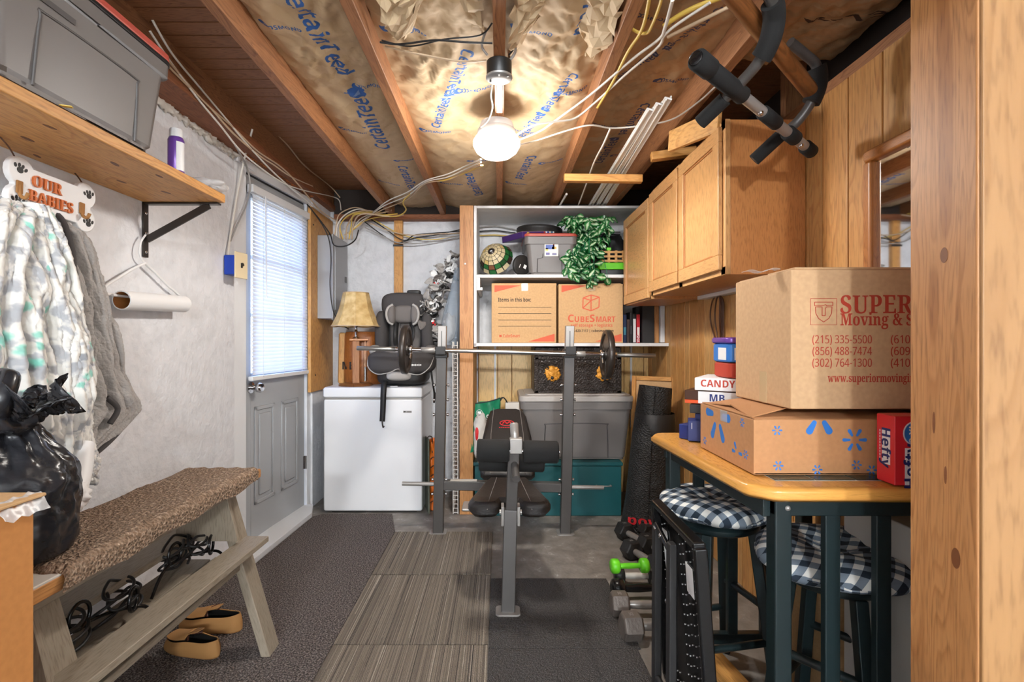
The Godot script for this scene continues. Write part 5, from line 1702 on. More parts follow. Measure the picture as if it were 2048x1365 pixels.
func robes() -> void:
	var g := thing("grey_robe", V(-1.33, 0.8, 1.7), "plain grey fleece robe with dark hem hanging behind the patterned one", "robe")
	part(g, "cloth", drape([[1.545, 1.55, 1.62, 0.05], [1.50, 1.55, 1.70, 0.06], [1.38, 1.55, 1.755, 0.075], [1.22, 1.55, 1.81, 0.085], [1.05, 1.55, 1.87, 0.09], [0.93, 1.55, 1.94, 0.09], [0.80, 1.55, 1.67, 0.085]], 2.6, 3, -1.405), M.grey_fleece)
	var hem := []
	for i in 9:
		var e := i / 8.0
		hem.append(V(-1.355 + 0.05 * sin(e * PI * 0.6), 0.928 - 0.128 * e, 1.940 - 0.275 * e))
	part(g, "hem", mb().tube(smooth(hem), 0.011, 8, -1.0, 0.5), M.seat_dark)
	part(g, "collar", mb().tube(smooth([V(-1.335, 1.555, 1.565), V(-1.315, 1.52, 1.57), V(-1.300, 1.44, 1.58), V(-1.298, 1.37, 1.585)]), 0.016, 8, 0.012, 0.5), M.seat_dark)
	part(g, "pocket_edge", mb().tube(smooth([V(-1.285, 0.985, 1.70), V(-1.268, 0.945, 1.725), V(-1.275, 0.90, 1.70)]), 0.009, 8), M.seat_dark)
	var p := thing("patterned_robe", V(-1.27, 0.65, 1.45), "white fuzzy robe with grey and mint spots hanging from the bone sign", "robe")
	var cl := drape([[1.560, 1.40, 1.50, 0.05], [1.50, 1.31, 1.505, 0.08], [1.36, 1.25, 1.54, 0.10], [1.20, 1.22, 1.575, 0.11], [1.05, 1.22, 1.605, 0.115], [0.92, 1.24, 1.615, 0.115], [0.80, 1.27, 1.615, 0.11], [0.735, 1.32, 1.57, 0.10]], 3.6, 11, -1.385)
	for i in cl.t.size():
		cl.t[i] = cl.t[i] * Vector2(0.85, 1.0)
	part(p, "cloth", cl, M.patterned_fleece)
	var bl := drape([[1.555, 1.44, 1.50, 0.08], [1.40, 1.44, 1.53, 0.11], [1.2, 1.46, 1.58, 0.125], [1.0, 1.47, 1.61, 0.13], [0.82, 1.48, 1.62, 0.13], [0.74, 1.50, 1.61, 0.12]], 1.2, 17, -1.375)
	for i in bl.t.size():
		bl.t[i] = bl.t[i] * Vector2(0.30, 1.0) + Vector2(0.5, 0.3)
	part(p, "front_panel", bl, M.patterned_fleece)
	# its belt end, bunched on the rug
	var f := FastNoiseLite.new()
	f.seed = 77
	f.frequency = 9.0
	part(p, "belt_end", mb().lump(V(-1.19, 0.735, 1.44), Vector3(0.045, 0.04, 0.07), 1.0, Basis(Vector3.UP, 0.5), 30, 20, func(q: Vector3) -> Vector3: return q * (1.0 + 0.5 * f.get_noise_3dv(q * 3.0))).tube(smooth([V(-1.25, 0.86, 1.56), V(-1.225, 0.79, 1.52), V(-1.20, 0.745, 1.47)]), 0.028, 12), M.white_print)


func bin_bag() -> void:
	var f := FastNoiseLite.new()
	f.seed = 55
	f.frequency = 5.5
	f.fractal_type = FastNoiseLite.FRACTAL_RIDGED
	f.fractal_octaves = 3
	var g := FastNoiseLite.new()
	g.seed = 56
	g.frequency = 6.0
	var c := V(-1.095, 0.692, 1.145)
	var t := thing("bin_bag", c, "full black bin bag with knotted top standing on the rug", "bag")
	part(t, "sack", mb().grid(90, 70, func(u: float, v: float) -> Vector3:
		var a := u * TAU
		var r: float
		var y: float
		if v < 0.12:
			r = 0.118 * v / 0.12
			y = 0.0
		else:
			var e := (v - 0.12) / 0.88
			y = 0.30 * e
			r = 0.118 + 0.014 * sin(e * PI) - 0.068 * smoothstep(0.55, 1.0, e)
		var d := Vector3(cos(a), 0, sin(a))
		var cr := f.get_noise_3d(d.x * 0.25, y * 1.3, d.z * 0.25)
		r += (0.011 * cr + 0.012 * g.get_noise_3d(d.x * 0.3, y, d.z * 0.3)) * smoothstep(0.05, 0.25, v)
		r += 0.006 * sin(a * 13.0 + 8.0 * y) * smoothstep(0.5, 0.9, v)
		return c + Vector3(d.x * r, y + 0.004 * cr, d.z * r), true), M.bin_liner)
	# ruffled neck above the tie, and its loop
	part(t, "ruffle", mb().grid(110, 26, func(u: float, v: float) -> Vector3:
		var a := u * TAU
		var r := 0.05 + 0.075 * v * (0.75 + 0.25 * sin(a * 2.0 + 1.0)) + 0.016 * sin(a * 11.0) * v + 0.012 * f.get_noise_2d(u * 2.0, v)
		return c + Vector3(cos(a) * r * 1.15, 0.295 + 0.085 * v + 0.025 * sin(a * 7.0 + 1.0) * v + 0.012 * g.get_noise_2d(u * 2.5, v * 2) - 0.05 * v * v * (0.5 + 0.5 * cos(a * 3.0)), sin(a) * r), true, Vector2.ONE, 0.002), M.bin_liner)
	part(t, "tie_loop", mb().tube(smooth([c + Vector3(0.03, 0.29, 0.05), c + Vector3(0.085, 0.35, 0.09), c + Vector3(0.075, 0.41, 0.06), c + Vector3(0.03, 0.40, 0.04), c + Vector3(0.01, 0.32, 0.06)], 8), 0.02, 10, 0.014, 0.35), M.bin_liner)
	part(t, "knot", mb().lump(c + Vector3(0.015, 0.305, 0.03), Vector3(0.06, 0.03, 0.055), 0.9, Basis.IDENTITY, 30, 16, func(q: Vector3) -> Vector3: return q * (1.0 + 0.4 * f.get_noise_3dv(q * 3.0))), M.bin_liner)


# moccasin: origin at the middle of the sole, toe towards local -z
func shoe(p: Vector3, turn: float, label: String, ln: float) -> void:
	var xf := Transform3D(Basis(Vector3.UP, turn), p)
	var t := thing("moccasin", p, label, "shoe", "pair of tan moccasins")
	var k := ln / 0.26
	var half := func(s: float) -> float:   # half width along the sole, s 0 heel .. 1 toe
		return k * 0.047 * pow(maxf(0.0, 1.0 - pow(absf(s * 2.0 - 1.06) / 1.06, 3.2)), 0.5) * (0.80 + 0.28 * smoothstep(0.2, 0.75, s))
	var sole := PackedVector2Array()
	for i in 19:
		var s := 0.004 + 0.992 * i / 18.0
		sole.append(Vector2(half.call(s), (s - 0.5) * ln))
	for i in 19:
		var s2 := 0.996 - 0.992 * i / 18.0
		sole.append(Vector2(-half.call(s2), (s2 - 0.5) * ln))
	part(t, "sole", mb().prism(sole, 0.012, xf * Transform3D(FLAT, Vector3(0, 0.006, 0)), 0.003), M.suede_sole)
	# side wall, from the heel round the toe; u round, v up
	var rim := func(s: float) -> float: return k * lerpf(0.062, 0.040, smoothstep(0.0, 0.75, s)) - 0.004 * sin(s * 9.0)
	var wall := func(u: float, v: float) -> Vector3:
		var a := u * TAU
		var s := 0.5 - 0.5 * cos(a)
		var w: float = half.call(clampf(s, 0.012, 0.988)) + 0.004 * sin(v * PI)
		var inw := 1.0 - 0.20 * v * v
		return xf * Vector3(signf(sin(a)) * w * inw * pow(minf(1.0, absf(sin(a)) * 2.2), 0.5), 0.008 + v * rim.call(s), -(s - 0.5) * ln * (1.0 - 0.06 * v * v))
	part(t, "upper", mb().grid(72, 10, wall, true, Vector2.ONE, 0.003), M.suede)
	part(t, "lining", mb().grid(60, 6, func(u: float, v: float) -> Vector3:
		var q: Vector3 = xf.affine_inverse() * (wall.call(u, 0.15 + 0.83 * v) as Vector3)
		return xf * Vector3(q.x * 0.90, q.y, q.z * 0.955), true), M.lining)
	var lin := mb().prism(sole, 0.004, xf * Transform3D(FLAT * Basis.from_scale(Vector3(0.9, 0.93, 1)), Vector3(0, 0.018, 0)))
	part(t, "lining", lin, M.lining)
	# apron over the toes with its puckered seam
	var ap := func(u: float, v: float) -> Vector3:
		var s := lerpf(0.52, 0.965, v)
		var w: float = half.call(s) * 0.84 * (u * 2 - 1)
		return xf * Vector3(w, 0.012 + rim.call(s) + 0.018 * k * (1.0 - pow(absf(u * 2 - 1), 2.4)) * (1.0 - 0.75 * v) + 0.004, -(s - 0.5) * ln * 0.95)
	part(t, "apron", mb().grid(20, 20, ap, true, Vector2.ONE, 0.004), M.suede)
	var st := mb()
	for i in 26:
		var v := 1.0 - absf(i / 12.5 - 1.0)
		var q: Vector3 = ap.call(0.03 if i < 13 else 0.97, clampf(v, 0, 1))
		st.lump(q, Vector3(0.0035, 0.003, 0.0035) * k, 1.0, Basis.IDENTITY, 6, 4)
	part(t, "puckered_seam", stuffmesh(st), M.leather_lace)
	var tg: Vector3 = ap.call(0.5, 0.02)
	part(t, "tongue", mb().grid(8, 8, func(u: float, v: float) -> Vector3: return tg + xf.basis * Vector3((u - 0.5) * 0.05 * k * (1.0 - 0.3 * v), 0.012 * v, 0.045 * k * v), true, Vector2.ONE, 0.003), M.suede)
	part(t, "lace", mb().tube(smooth([xf * Vector3(-0.03 * k, 0.062 * k, 0.002), xf * Vector3(-0.012 * k, 0.078 * k, -0.012), xf * Vector3(0.012 * k, 0.080 * k, -0.004), xf * Vector3(0.034 * k, 0.06 * k, 0.004)]), 0.0042, 7).tube(smooth([xf * Vector3(0.0, 0.08 * k, -0.008), xf * Vector3(0.02 * k, 0.088 * k, 0.015), xf * Vector3(0.005, 0.084 * k, 0.03), xf * Vector3(-0.01, 0.08 * k, 0.0)]), 0.0035, 7), M.leather_lace)


func stuffmesh(m: MB) -> MB:
	return m


# ---------------------------------------------------------------- back left: freezer and what stands on it, breaker box, switch
func back_left() -> void:
	var f := thing("chest_freezer", V(-0.86, 0, 3.77), "white chest freezer with lamp and child seat on its lid", "freezer")
	part(f, "body", mb().bx(V(-1.199, 0.012, 3.525), V(-0.527, 0.775, 4.0), 0.012), M.freezer_white)
	part(f, "gasket", mb().bx(V(-1.19, 0.770, 3.533), V(-0.535, 0.785, 3.99)), M.steel_light)
	part(f, "lid", mb().bx(V(-1.203, 0.783, 3.518), V(-0.523, 0.856, 4.005), 0.014), M.freezer_white)
	part(f, "name_plate", mb().box(V(-0.627, 0.690, 3.524), Vector3(0.058, 0.014, 0.003), 0.001), M.steel_light)
	part(f, "name_mark", mb().prism(PackedVector2Array([Vector2(-0.012, 0.004), Vector2(0.002, 0.004), Vector2(-0.005, -0.004)]), 0.001, Transform3D(Basis.IDENTITY, V(-0.64, 0.690, 3.522))).box(V(-0.616, 0.690, 3.522), Vector3(0.028, 0.003, 0.001)), M.print_black)
	part(f, "foot", mb().bx(V(-1.15, 0, 3.56), V(-0.57, 0.013, 3.97)), M.black_plastic)
	# lamp
	var lx := (712.0 - 1000.0) / 1040.0 * 3.66
	var l := thing("table_lamp", V(lx, 0.857, 3.66), "table lamp with tan bell shade and wooden post base on the freezer", "lamp")
	var xf := Transform3D(Basis(Vector3.UP, 0.26), V(lx, 0.857, 3.66))
	var base := part(l, "base", mb().lathe([Vector2(0, 0), Vector2(0.115, 0), Vector2(0.118, 0.006), Vector2(0.105, 0.014), Vector2(0.05, 0.022), Vector2(0, 0.022)], xf, 32), M.dark_rod)
	part(base, "post", mb().box(xf * Vector3(0.0, 0.167, 0.01), Vector3(0.048, 0.30, 0.048), 0.003, xf.basis), M.fir)
	part(base, "post", mb().box(xf * Vector3(0.062, 0.167, -0.04), Vector3(0.022, 0.30, 0.022), 0.003, xf.basis), M.frame_wood)
	part(base, "cap", mb().box(xf * Vector3(0.02, 0.322, 0.0), Vector3(0.13, 0.016, 0.10), 0.004, xf.basis), M.frame_wood)
	part(base, "rail", mb().cyl(xf * Vector3(0.062, 0.03, 0.0), xf * Vector3(0.062, 0.13, 0.0), 0.008, 12), M.chrome)
	part(l, "stem", mb().lathe([Vector2(0.018, 0.330), Vector2(0.020, 0.338), Vector2(0.009, 0.345), Vector2(0.009, 0.372), Vector2(0.014, 0.38), Vector2(0.009, 0.388), Vector2(0.008, 0.41), Vector2(0.017, 0.418), Vector2(0.017, 0.46), Vector2(0, 0.46)], xf, 20), M.chrome)
	var pr := [[0.168, 0.416], [0.150, 0.450], [0.132, 0.487], [0.116, 0.53], [0.104, 0.575], [0.094, 0.62], [0.087, 0.652]]
	for k in 8:
		var g := mb().grid(5, 6, func(u: float, v: float) -> Vector3:
			var e := v * 6.0
			var i := mini(int(e), 5)
			var r := lerpf(pr[i][0], pr[i + 1][0], e - i)
			var y := lerpf(pr[i][1], pr[i + 1][1], e - i)
			var a := TAU * (k + 0.5) / 8.0 + lerpf(-PI / 8, PI / 8, u)
			var rr := r * (1.0 - 0.055 * (1.0 - pow(absf(u * 2 - 1), 2.0)))
			return xf * Vector3(cos(a) * rr, y - 0.006 * (1.0 - pow(absf(u * 2 - 1), 2.0)) * (1.0 - v), sin(a) * rr), false, Vector2.ONE, 0.002)
		part(l, "lamp_shade", g, M.lamp_shade)
	for q in [[0.1685, 0.417], [0.088, 0.652]]:
		part(l, "shade_trim", mb().tube(ringpts(xf * Vector3(0, q[1], 0), Vector3(1, 0, 0), Vector3(0, 0, 1), q[0], 32), 0.003, 6), M.cord_tan)
	# barrel shaped wooden piece with burnt letters
	var kx := V(-1.005, 0.857, 3.855)
	var kg := thing("wooden_keg", kx, "brown wooden keg shaped piece with burnt letters, behind the table lamp", "keg")
	part(kg, "drum", mb().lathe([Vector2(0, 0), Vector2(0.135, 0), Vector2(0.142, 0.02), Vector2(0.147, 0.19), Vector2(0.142, 0.355), Vector2(0.132, 0.378), Vector2(0.10, 0.382), Vector2(0, 0.37)], Transform3D(Basis.IDENTITY, kx), 36), M.keg_wood)
	part(kg, "bark_slab", mb().bar(kx + Vector3(-0.155, 0.0, 0.05), kx + Vector3(-0.147, 0.375, 0.05), 0.05, 0.035, 0.012, Vector3(0, 0, 1)), M.plywood)
	for q in [["M", -0.105, 0.115], ["E", -0.058, 0.14]]:
		write(kg, "lettering", q[0], 0.055, bold, M.print_black, kx + Vector3(q[1], 0.135, q[2] - 0.008), Vector3(1, 0, -q[1] / q[2] * -0.9).normalized(), Vector3.UP)
	part(f, "paper_slip", mb().box(V(-0.998 + 0.27, 0.860, 3.56), Vector3(0.05, 0.004, 0.04), 0.001, Basis(Vector3.UP, 0.4)), M.white_print)
	child_seat()
	garland()
	# breaker box on plywood
	var pw := struct("trim_7", mb().bx(V(-1.322, 0.815, 3.575), V(-1.300, 2.10, 4.045), 0.002), M.plywood)
	for q in [[1.98, 3.62], [0.93, 3.66], [1.98, 3.95]]:
		part(pw, "screw", mb().cyl(V(-1.301, q[0], q[1]), V(-1.296, q[0], q[1]), 0.006, 8), M.iron)
	var bb := thing("breaker_panel", V(-1.24, 1.33, 3.86), "grey breaker panel on the plywood board in the back corner", "electrical panel")
	part(bb, "cabinet", mb().bx(V(-1.300, 1.33, 3.70), V(-1.195, 1.925, 4.035), 0.003), M.panel_grey)
	part(bb, "cover", mb().bx(V(-1.197, 1.322, 3.692), V(-1.186, 1.932, 4.04), 0.003), M.panel_grey)
	part(bb, "hinged_door", mb().bx(V(-1.188, 1.39, 3.73), V(-1.179, 1.87, 4.005), 0.003), M.panel_grey)
	part(bb, "latch", mb().bx(V(-1.180, 1.615, 3.95), V(-1.173, 1.66, 3.985), 0.002), M.steel_grey)
	# stud on the back wall
	var sd := struct("trim_8", mb().bx(V(-0.818, 0.6, 4.012), V(-0.752, 2.12, 4.05), 0.003), M.stud)
	part(sd, "strap", mb().bx(V(-0.824, 1.90, 4.004), V(-0.746, 1.915, 4.013)), M.black_plastic)
	# blue outlet box with its ivory plate
	var sw := thing("switch_box", V(-1.39, 1.56, 2.71), "bright blue switch box with ivory plate beside the door casing", "switch")
	part(sw, "box", mb().bx(V(-1.415, 1.512, 2.665), V(-1.350, 1.612, 2.735), 0.003), M.blue_box)
	var pl := Transform3D(Basis(Vector3.UP, -0.18), V(-1.345, 1.562, 2.70))
	part(sw, "plate", mb().box(pl * Vector3.ZERO, Vector3(0.008, 0.135, 0.098), 0.003, pl.basis), M.ivory)
	part(sw, "toggle", mb().box(pl * Vector3(0.009, 0.004, 0), Vector3(0.014, 0.016, 0.010), 0.002, pl.basis * Basis(Vector3(0, 0, 1), 0.4)).box(pl * Vector3(0.005, 0, 0), Vector3(0.003, 0.026, 0.014), 0.001, pl.basis), M.black_plastic)
	# orange bag and green board between freezer and bench
	var ob := thing("orange_bag", V(-0.47, 0, 3.62), "orange printed bag standing behind the bench's left upright", "bag")
	part(ob, "sack", mb().grid(20, 24, func(u: float, v: float) -> Vector3:
		var a := u * TAU
		var r := 1.0 - 0.35 * v * v
		return V(-0.468 + cos(a) * 0.045 * r, 0.005 + v * 0.47, 3.66 + sin(a) * 0.09 * (0.9 + 0.1 * sin(v * 20 + a * 3))), true), M.orange_bag)
	var obp := mb()
	for i in 6:
		obp.tube(smooth([V(-0.475, 0.06 + 0.06 * i, 3.565), V(-0.455, 0.075 + 0.06 * i, 3.562), V(-0.435, 0.055 + 0.06 * i, 3.57)]), 0.005, 6, 0.002)
	part(ob, "dark_print", obp, M.cord_brown)
	single("olive_board", mb().bar(V(-0.505, 0.0, 3.60), V(-0.513, 0.50, 3.63), 0.012, 0.24, 0.004), M.olive, "olive green board standing on edge between freezer and orange bag", "board")
	single("bent_wire", mb().tube(smooth([V(-0.498, 0.38, 3.56), V(-0.497, 0.50, 3.565), V(-0.475, 0.515, 3.57), V(-0.466, 0.49, 3.58), V(-0.466, 0.40, 3.58)]), 0.004, 6), M.iron, "thin dark wire loop standing between freezer and orange bag", "wire")
	# white wire shelf stood on end beside the post
	var ws := thing("wire_shelf", V(-0.30, 0, 3.65), "white wire shelf stood on end against the wooden post", "wire shelf")
	for q in [[-0.283, 3.50], [-0.315, 3.50], [-0.318, 3.62], [-0.321, 3.76], [-0.324, 3.92]]:
		part(ws, "rod", mb().cyl(V(q[0], 0.005, q[1]), V(q[0] - 0.004, 1.165, q[1]), 0.0035, 8), M.wire_white)
	var rung := mb().cyl(Vector3(-0.017, 0, 0), Vector3(0.017, 0, 0), 0.0024, 6).mesh()
	var cross := mb().tube([Vector3(0, 0, 0), Vector3(-0.003, 0, -0.2), Vector3(-0.008, 0, -0.43)], 0.0024, 6).mesh()
	for i in 40:
		part(ws, "rung", rung, M.wire_white, Transform3D(Basis.IDENTITY, V(-0.300, 0.015 + 0.0288 * i, 3.50)))
		part(ws, "cross_wire", cross, M.wire_white, Transform3D(Basis.IDENTITY, V(-0.316, 0.015 + 0.0288 * i, 3.50)))


func child_seat() -> void:
	var c := V(-0.685, 0.857, 3.72)
	var t := thing("child_car_seat", c, "grey and black child car seat standing on the freezer's right side", "child seat")
	var L := func(x: float, y: float, z: float) -> Vector3: return c + Vector3(x, y, z)
	part(t, "shell", mb().lump(L.call(0, 0.09, 0.0), Vector3(0.175, 0.085, 0.17), 0.45), M.black_satin)
	part(t, "shell", mb().lump(L.call(0.0, 0.36, -0.13), Vector3(0.185, 0.30, 0.06), 0.5), M.black_satin)
	var se := part(t, "seat_pad", mb().lump(L.call(-0.005, 0.165, 0.04), Vector3(0.235, 0.095, 0.17), 0.62), M.seat_dark)
	part(se, "seat_insert", mb().lump(L.call(-0.005, 0.225, 0.06), Vector3(0.14, 0.055, 0.13), 0.7), M.seat_mid)
	part(se, "piping", mb().tube(smooth([L.call(-0.232, 0.20, 0.10), L.call(-0.215, 0.135, 0.17), L.call(-0.15, 0.09, 0.205), L.call(-0.06, 0.10, 0.222), L.call(0.0, 0.125, 0.226), L.call(0.06, 0.10, 0.222), L.call(0.14, 0.085, 0.205), L.call(0.205, 0.135, 0.17), L.call(0.222, 0.20, 0.10)]), 0.0035, 7), M.seat_light)
	part(se, "front_pad", mb().lump(L.call(-0.005, 0.075, 0.17), Vector3(0.085, 0.032, 0.045), 0.7), M.seat_light)
	for i in 6:
		part(se, "sewn_mark", mb().box(L.call(0.092 + 0.011 * i, 0.150, 0.2075 - 0.0025 * i), Vector3(0.0085, 0.010 if i % 2 else 0.013, 0.002), 0.001, Basis(Vector3.UP, 0.25)), M.white_print)
	var bk := part(t, "back_pad", mb().lump(L.call(0, 0.40, -0.08), Vector3(0.115, 0.20, 0.05), 0.6), M.seat_mid)
	part(bk, "seam", mb().tube([L.call(-0.03, 0.23, -0.028), L.call(-0.03, 0.56, -0.028)], 0.002, 6).tube([L.call(0.035, 0.23, -0.028), L.call(0.035, 0.56, -0.028)], 0.002, 6), M.seat_dark)
	for s in [-1, 1]:
		part(t, "side_wing", mb().lump(L.call(s * 0.165, 0.36, -0.03), Vector3(0.045, 0.17, 0.085), 0.7), M.seat_dark)
		part(t, "armrest", mb().lump(L.call(s * 0.195, 0.25, 0.03), Vector3(0.035, 0.035, 0.11), 0.7), M.seat_light if s < 0 else M.seat_mid)
	var hd := part(t, "headrest", mb().lump(L.call(-0.005, 0.575, -0.05), Vector3(0.165, 0.088, 0.075), 0.6), M.seat_dark)
	part(hd, "headrest_pad", mb().lump(L.call(-0.0, 0.505, 0.0), Vector3(0.085, 0.065, 0.05), 0.7), M.seat_mid)
	for s in [-1, 1]:
		part(hd, "head_wing", mb().lump(L.call(s * 0.082, 0.50, 0.03), Vector3(0.03, 0.072, 0.05), 0.8), M.seat_mid)
		part(hd, "wing_trim", mb().tube(smooth([L.call(s * 0.070, 0.570, 0.055), L.call(s * 0.102, 0.545, 0.066), L.call(s * 0.113, 0.50, 0.07), L.call(s * 0.100, 0.452, 0.064), L.call(s * 0.072, 0.430, 0.05)]), 0.009, 8), M.seat_light)
	part(hd, "top_handle", mb().lump(L.call(0.055, 0.668, -0.09), Vector3(0.05, 0.018, 0.03), 0.5), M.black_satin)
	for s in [-1, 1]:
		part(t, "harness", mb().tube(smooth([L.call(s * 0.05, 0.46, 0.02), L.call(s * 0.062, 0.36, 0.0), L.call(s * 0.05, 0.29, 0.05), L.call(s * 0.015, 0.26, 0.12)]), 0.018, 8, -1.0, 0.2), M.black_satin)
	part(t, "buckle", mb().lump(L.call(0, 0.265, 0.13), Vector3(0.026, 0.022, 0.02), 0.5), M.black_gloss)
	part(t, "crotch_pad", mb().lump(L.call(0.0, 0.235, 0.15), Vector3(0.06, 0.028, 0.03), 0.7), M.seat_light)
	var st := part(t, "tether", mb().tube(smooth([L.call(-0.105, 0.05, 0.10), L.call(-0.10, 0.03, 0.19), L.call(-0.10, -0.04, 0.218), L.call(-0.105, -0.16, 0.215), L.call(-0.11, -0.23, 0.212)]), 0.021, 8, 0.018, 0.12), M.black_satin)
	part(st, "hook", mb().tube(smooth([L.call(-0.11, -0.225, 0.212), L.call(-0.108, -0.25, 0.213), L.call(-0.103, -0.27, 0.214), L.call(-0.097, -0.26, 0.214)]), 0.005, 7), M.iron)
	part(t, "tether", mb().tube(smooth([L.call(0.20, 0.11, 0.06), L.call(0.215, 0.03, 0.10), L.call(0.225, -0.05, 0.08), L.call(0.222, -0.12, 0.07), L.call(0.228, -0.05, 0.065)]), 0.007, 7, -1.0, 0.4), M.cord_black)


# artificial flowers hung by the post, with a clear bag behind
func garland() -> void:
	var t := thing("flower_garland", at(880, 580, 3.78), "black and white artificial flower garland hanging beside the wooden post", "garland")
	var r := RandomNumberGenerator.new()
	r.seed = 21
	var pet := []
	for k in 3:
		pet.append(mb().grid(6, 6, func(u: float, v: float) -> Vector3:
			var w := sin(pow(v, 0.7) * PI) * 0.5 + 0.04
			return Vector3((u - 0.5) * 0.045 * w * 1.6, 0.05 * v, 0.010 * sin(v * 5.0 + k) + 0.010 * absf(u - 0.5) * (k - 1) + 0.004 * sin(u * 9.0)), false, Vector2.ONE, 0.001).mesh())
	var path := smooth([at(907, 518, 3.80), at(893, 545, 3.78), at(882, 575, 3.77), at(868, 605, 3.76), at(862, 640, 3.75), at(868, 678, 3.75)], 10)
	part(t, "stem", mb().tube(path, 0.012, 8), M.seat_dark)
	var mats := [M.white_print, M.seat_light, M.seat_mid, M.black_satin, M.white_print, M.cord_grey]
	for i in 170:
		var e := r.randf()
		var p: Vector3 = path[int(e * (path.size() - 1))]
		var wide := 0.085 * (0.5 + 0.8 * sin(e * PI))
		var off := Vector3(r.randf_range(-1, 0.8), r.randf_range(-0.6, 0.6), r.randf_range(-0.2, 1.0)) * wide
		var b := Basis.from_euler(Vector3(r.randf_range(-1.4, 1.4), r.randf_range(-1.6, 1.6), r.randf_range(-3, 3))).scaled(Vector3.ONE * r.randf_range(0.9, 1.75))
		part(t, "petal", pet[i % 3], mats[r.randi() % 6], Transform3D(b, p + off * 0.7))
	for q in [[872, 570], [866, 648]]:
		var p2 := at(q[0], q[1], 3.70)
		var fl := mb()
		for k in 9:
			fl.lump(p2 + Vector3(r.randf_range(-0.015, 0.015), r.randf_range(-0.02, 0.02), r.randf_range(-0.01, 0.01)), Vector3(0.006, 0.009, 0.006), 1.0, Basis.IDENTITY, 8, 6)
		part(t, "stamen", fl, M.red)
	var f := FastNoiseLite.new()
	f.seed = 4
	f.frequency = 4.0
	var bg := thing("clear_bag", at(903, 690, 3.72), "clear plastic bag with bluish contents hanging beside the wooden post", "bag")
	part(bg, "film", mb().grid(36, 40, func(u: float, v: float) -> Vector3:
		var w := lerpf(0.02, 0.075, smoothstep(0.0, 0.8, v))
		var a := u * TAU
		var c := at(lerpf(915, 902, v), lerpf(535, 690, v), 3.70)
		return c + Vector3(cos(a) * w * (1.0 + 0.12 * sin(a * 7.0)), 0, sin(a) * w * 0.7 * (1.0 + 0.12 * sin(a * 5.0 + v * 4.0))), true), M.clear_bag)
	part(bg, "contents", mb().lump(at(898, 655, 3.70), Vector3(0.05, 0.10, 0.035), 0.9, Basis.IDENTITY, 24, 16, func(p: Vector3) -> Vector3: return p * (1.0 + 0.25 * f.get_noise_3dv(p * 6.0))), M.cord_grey)


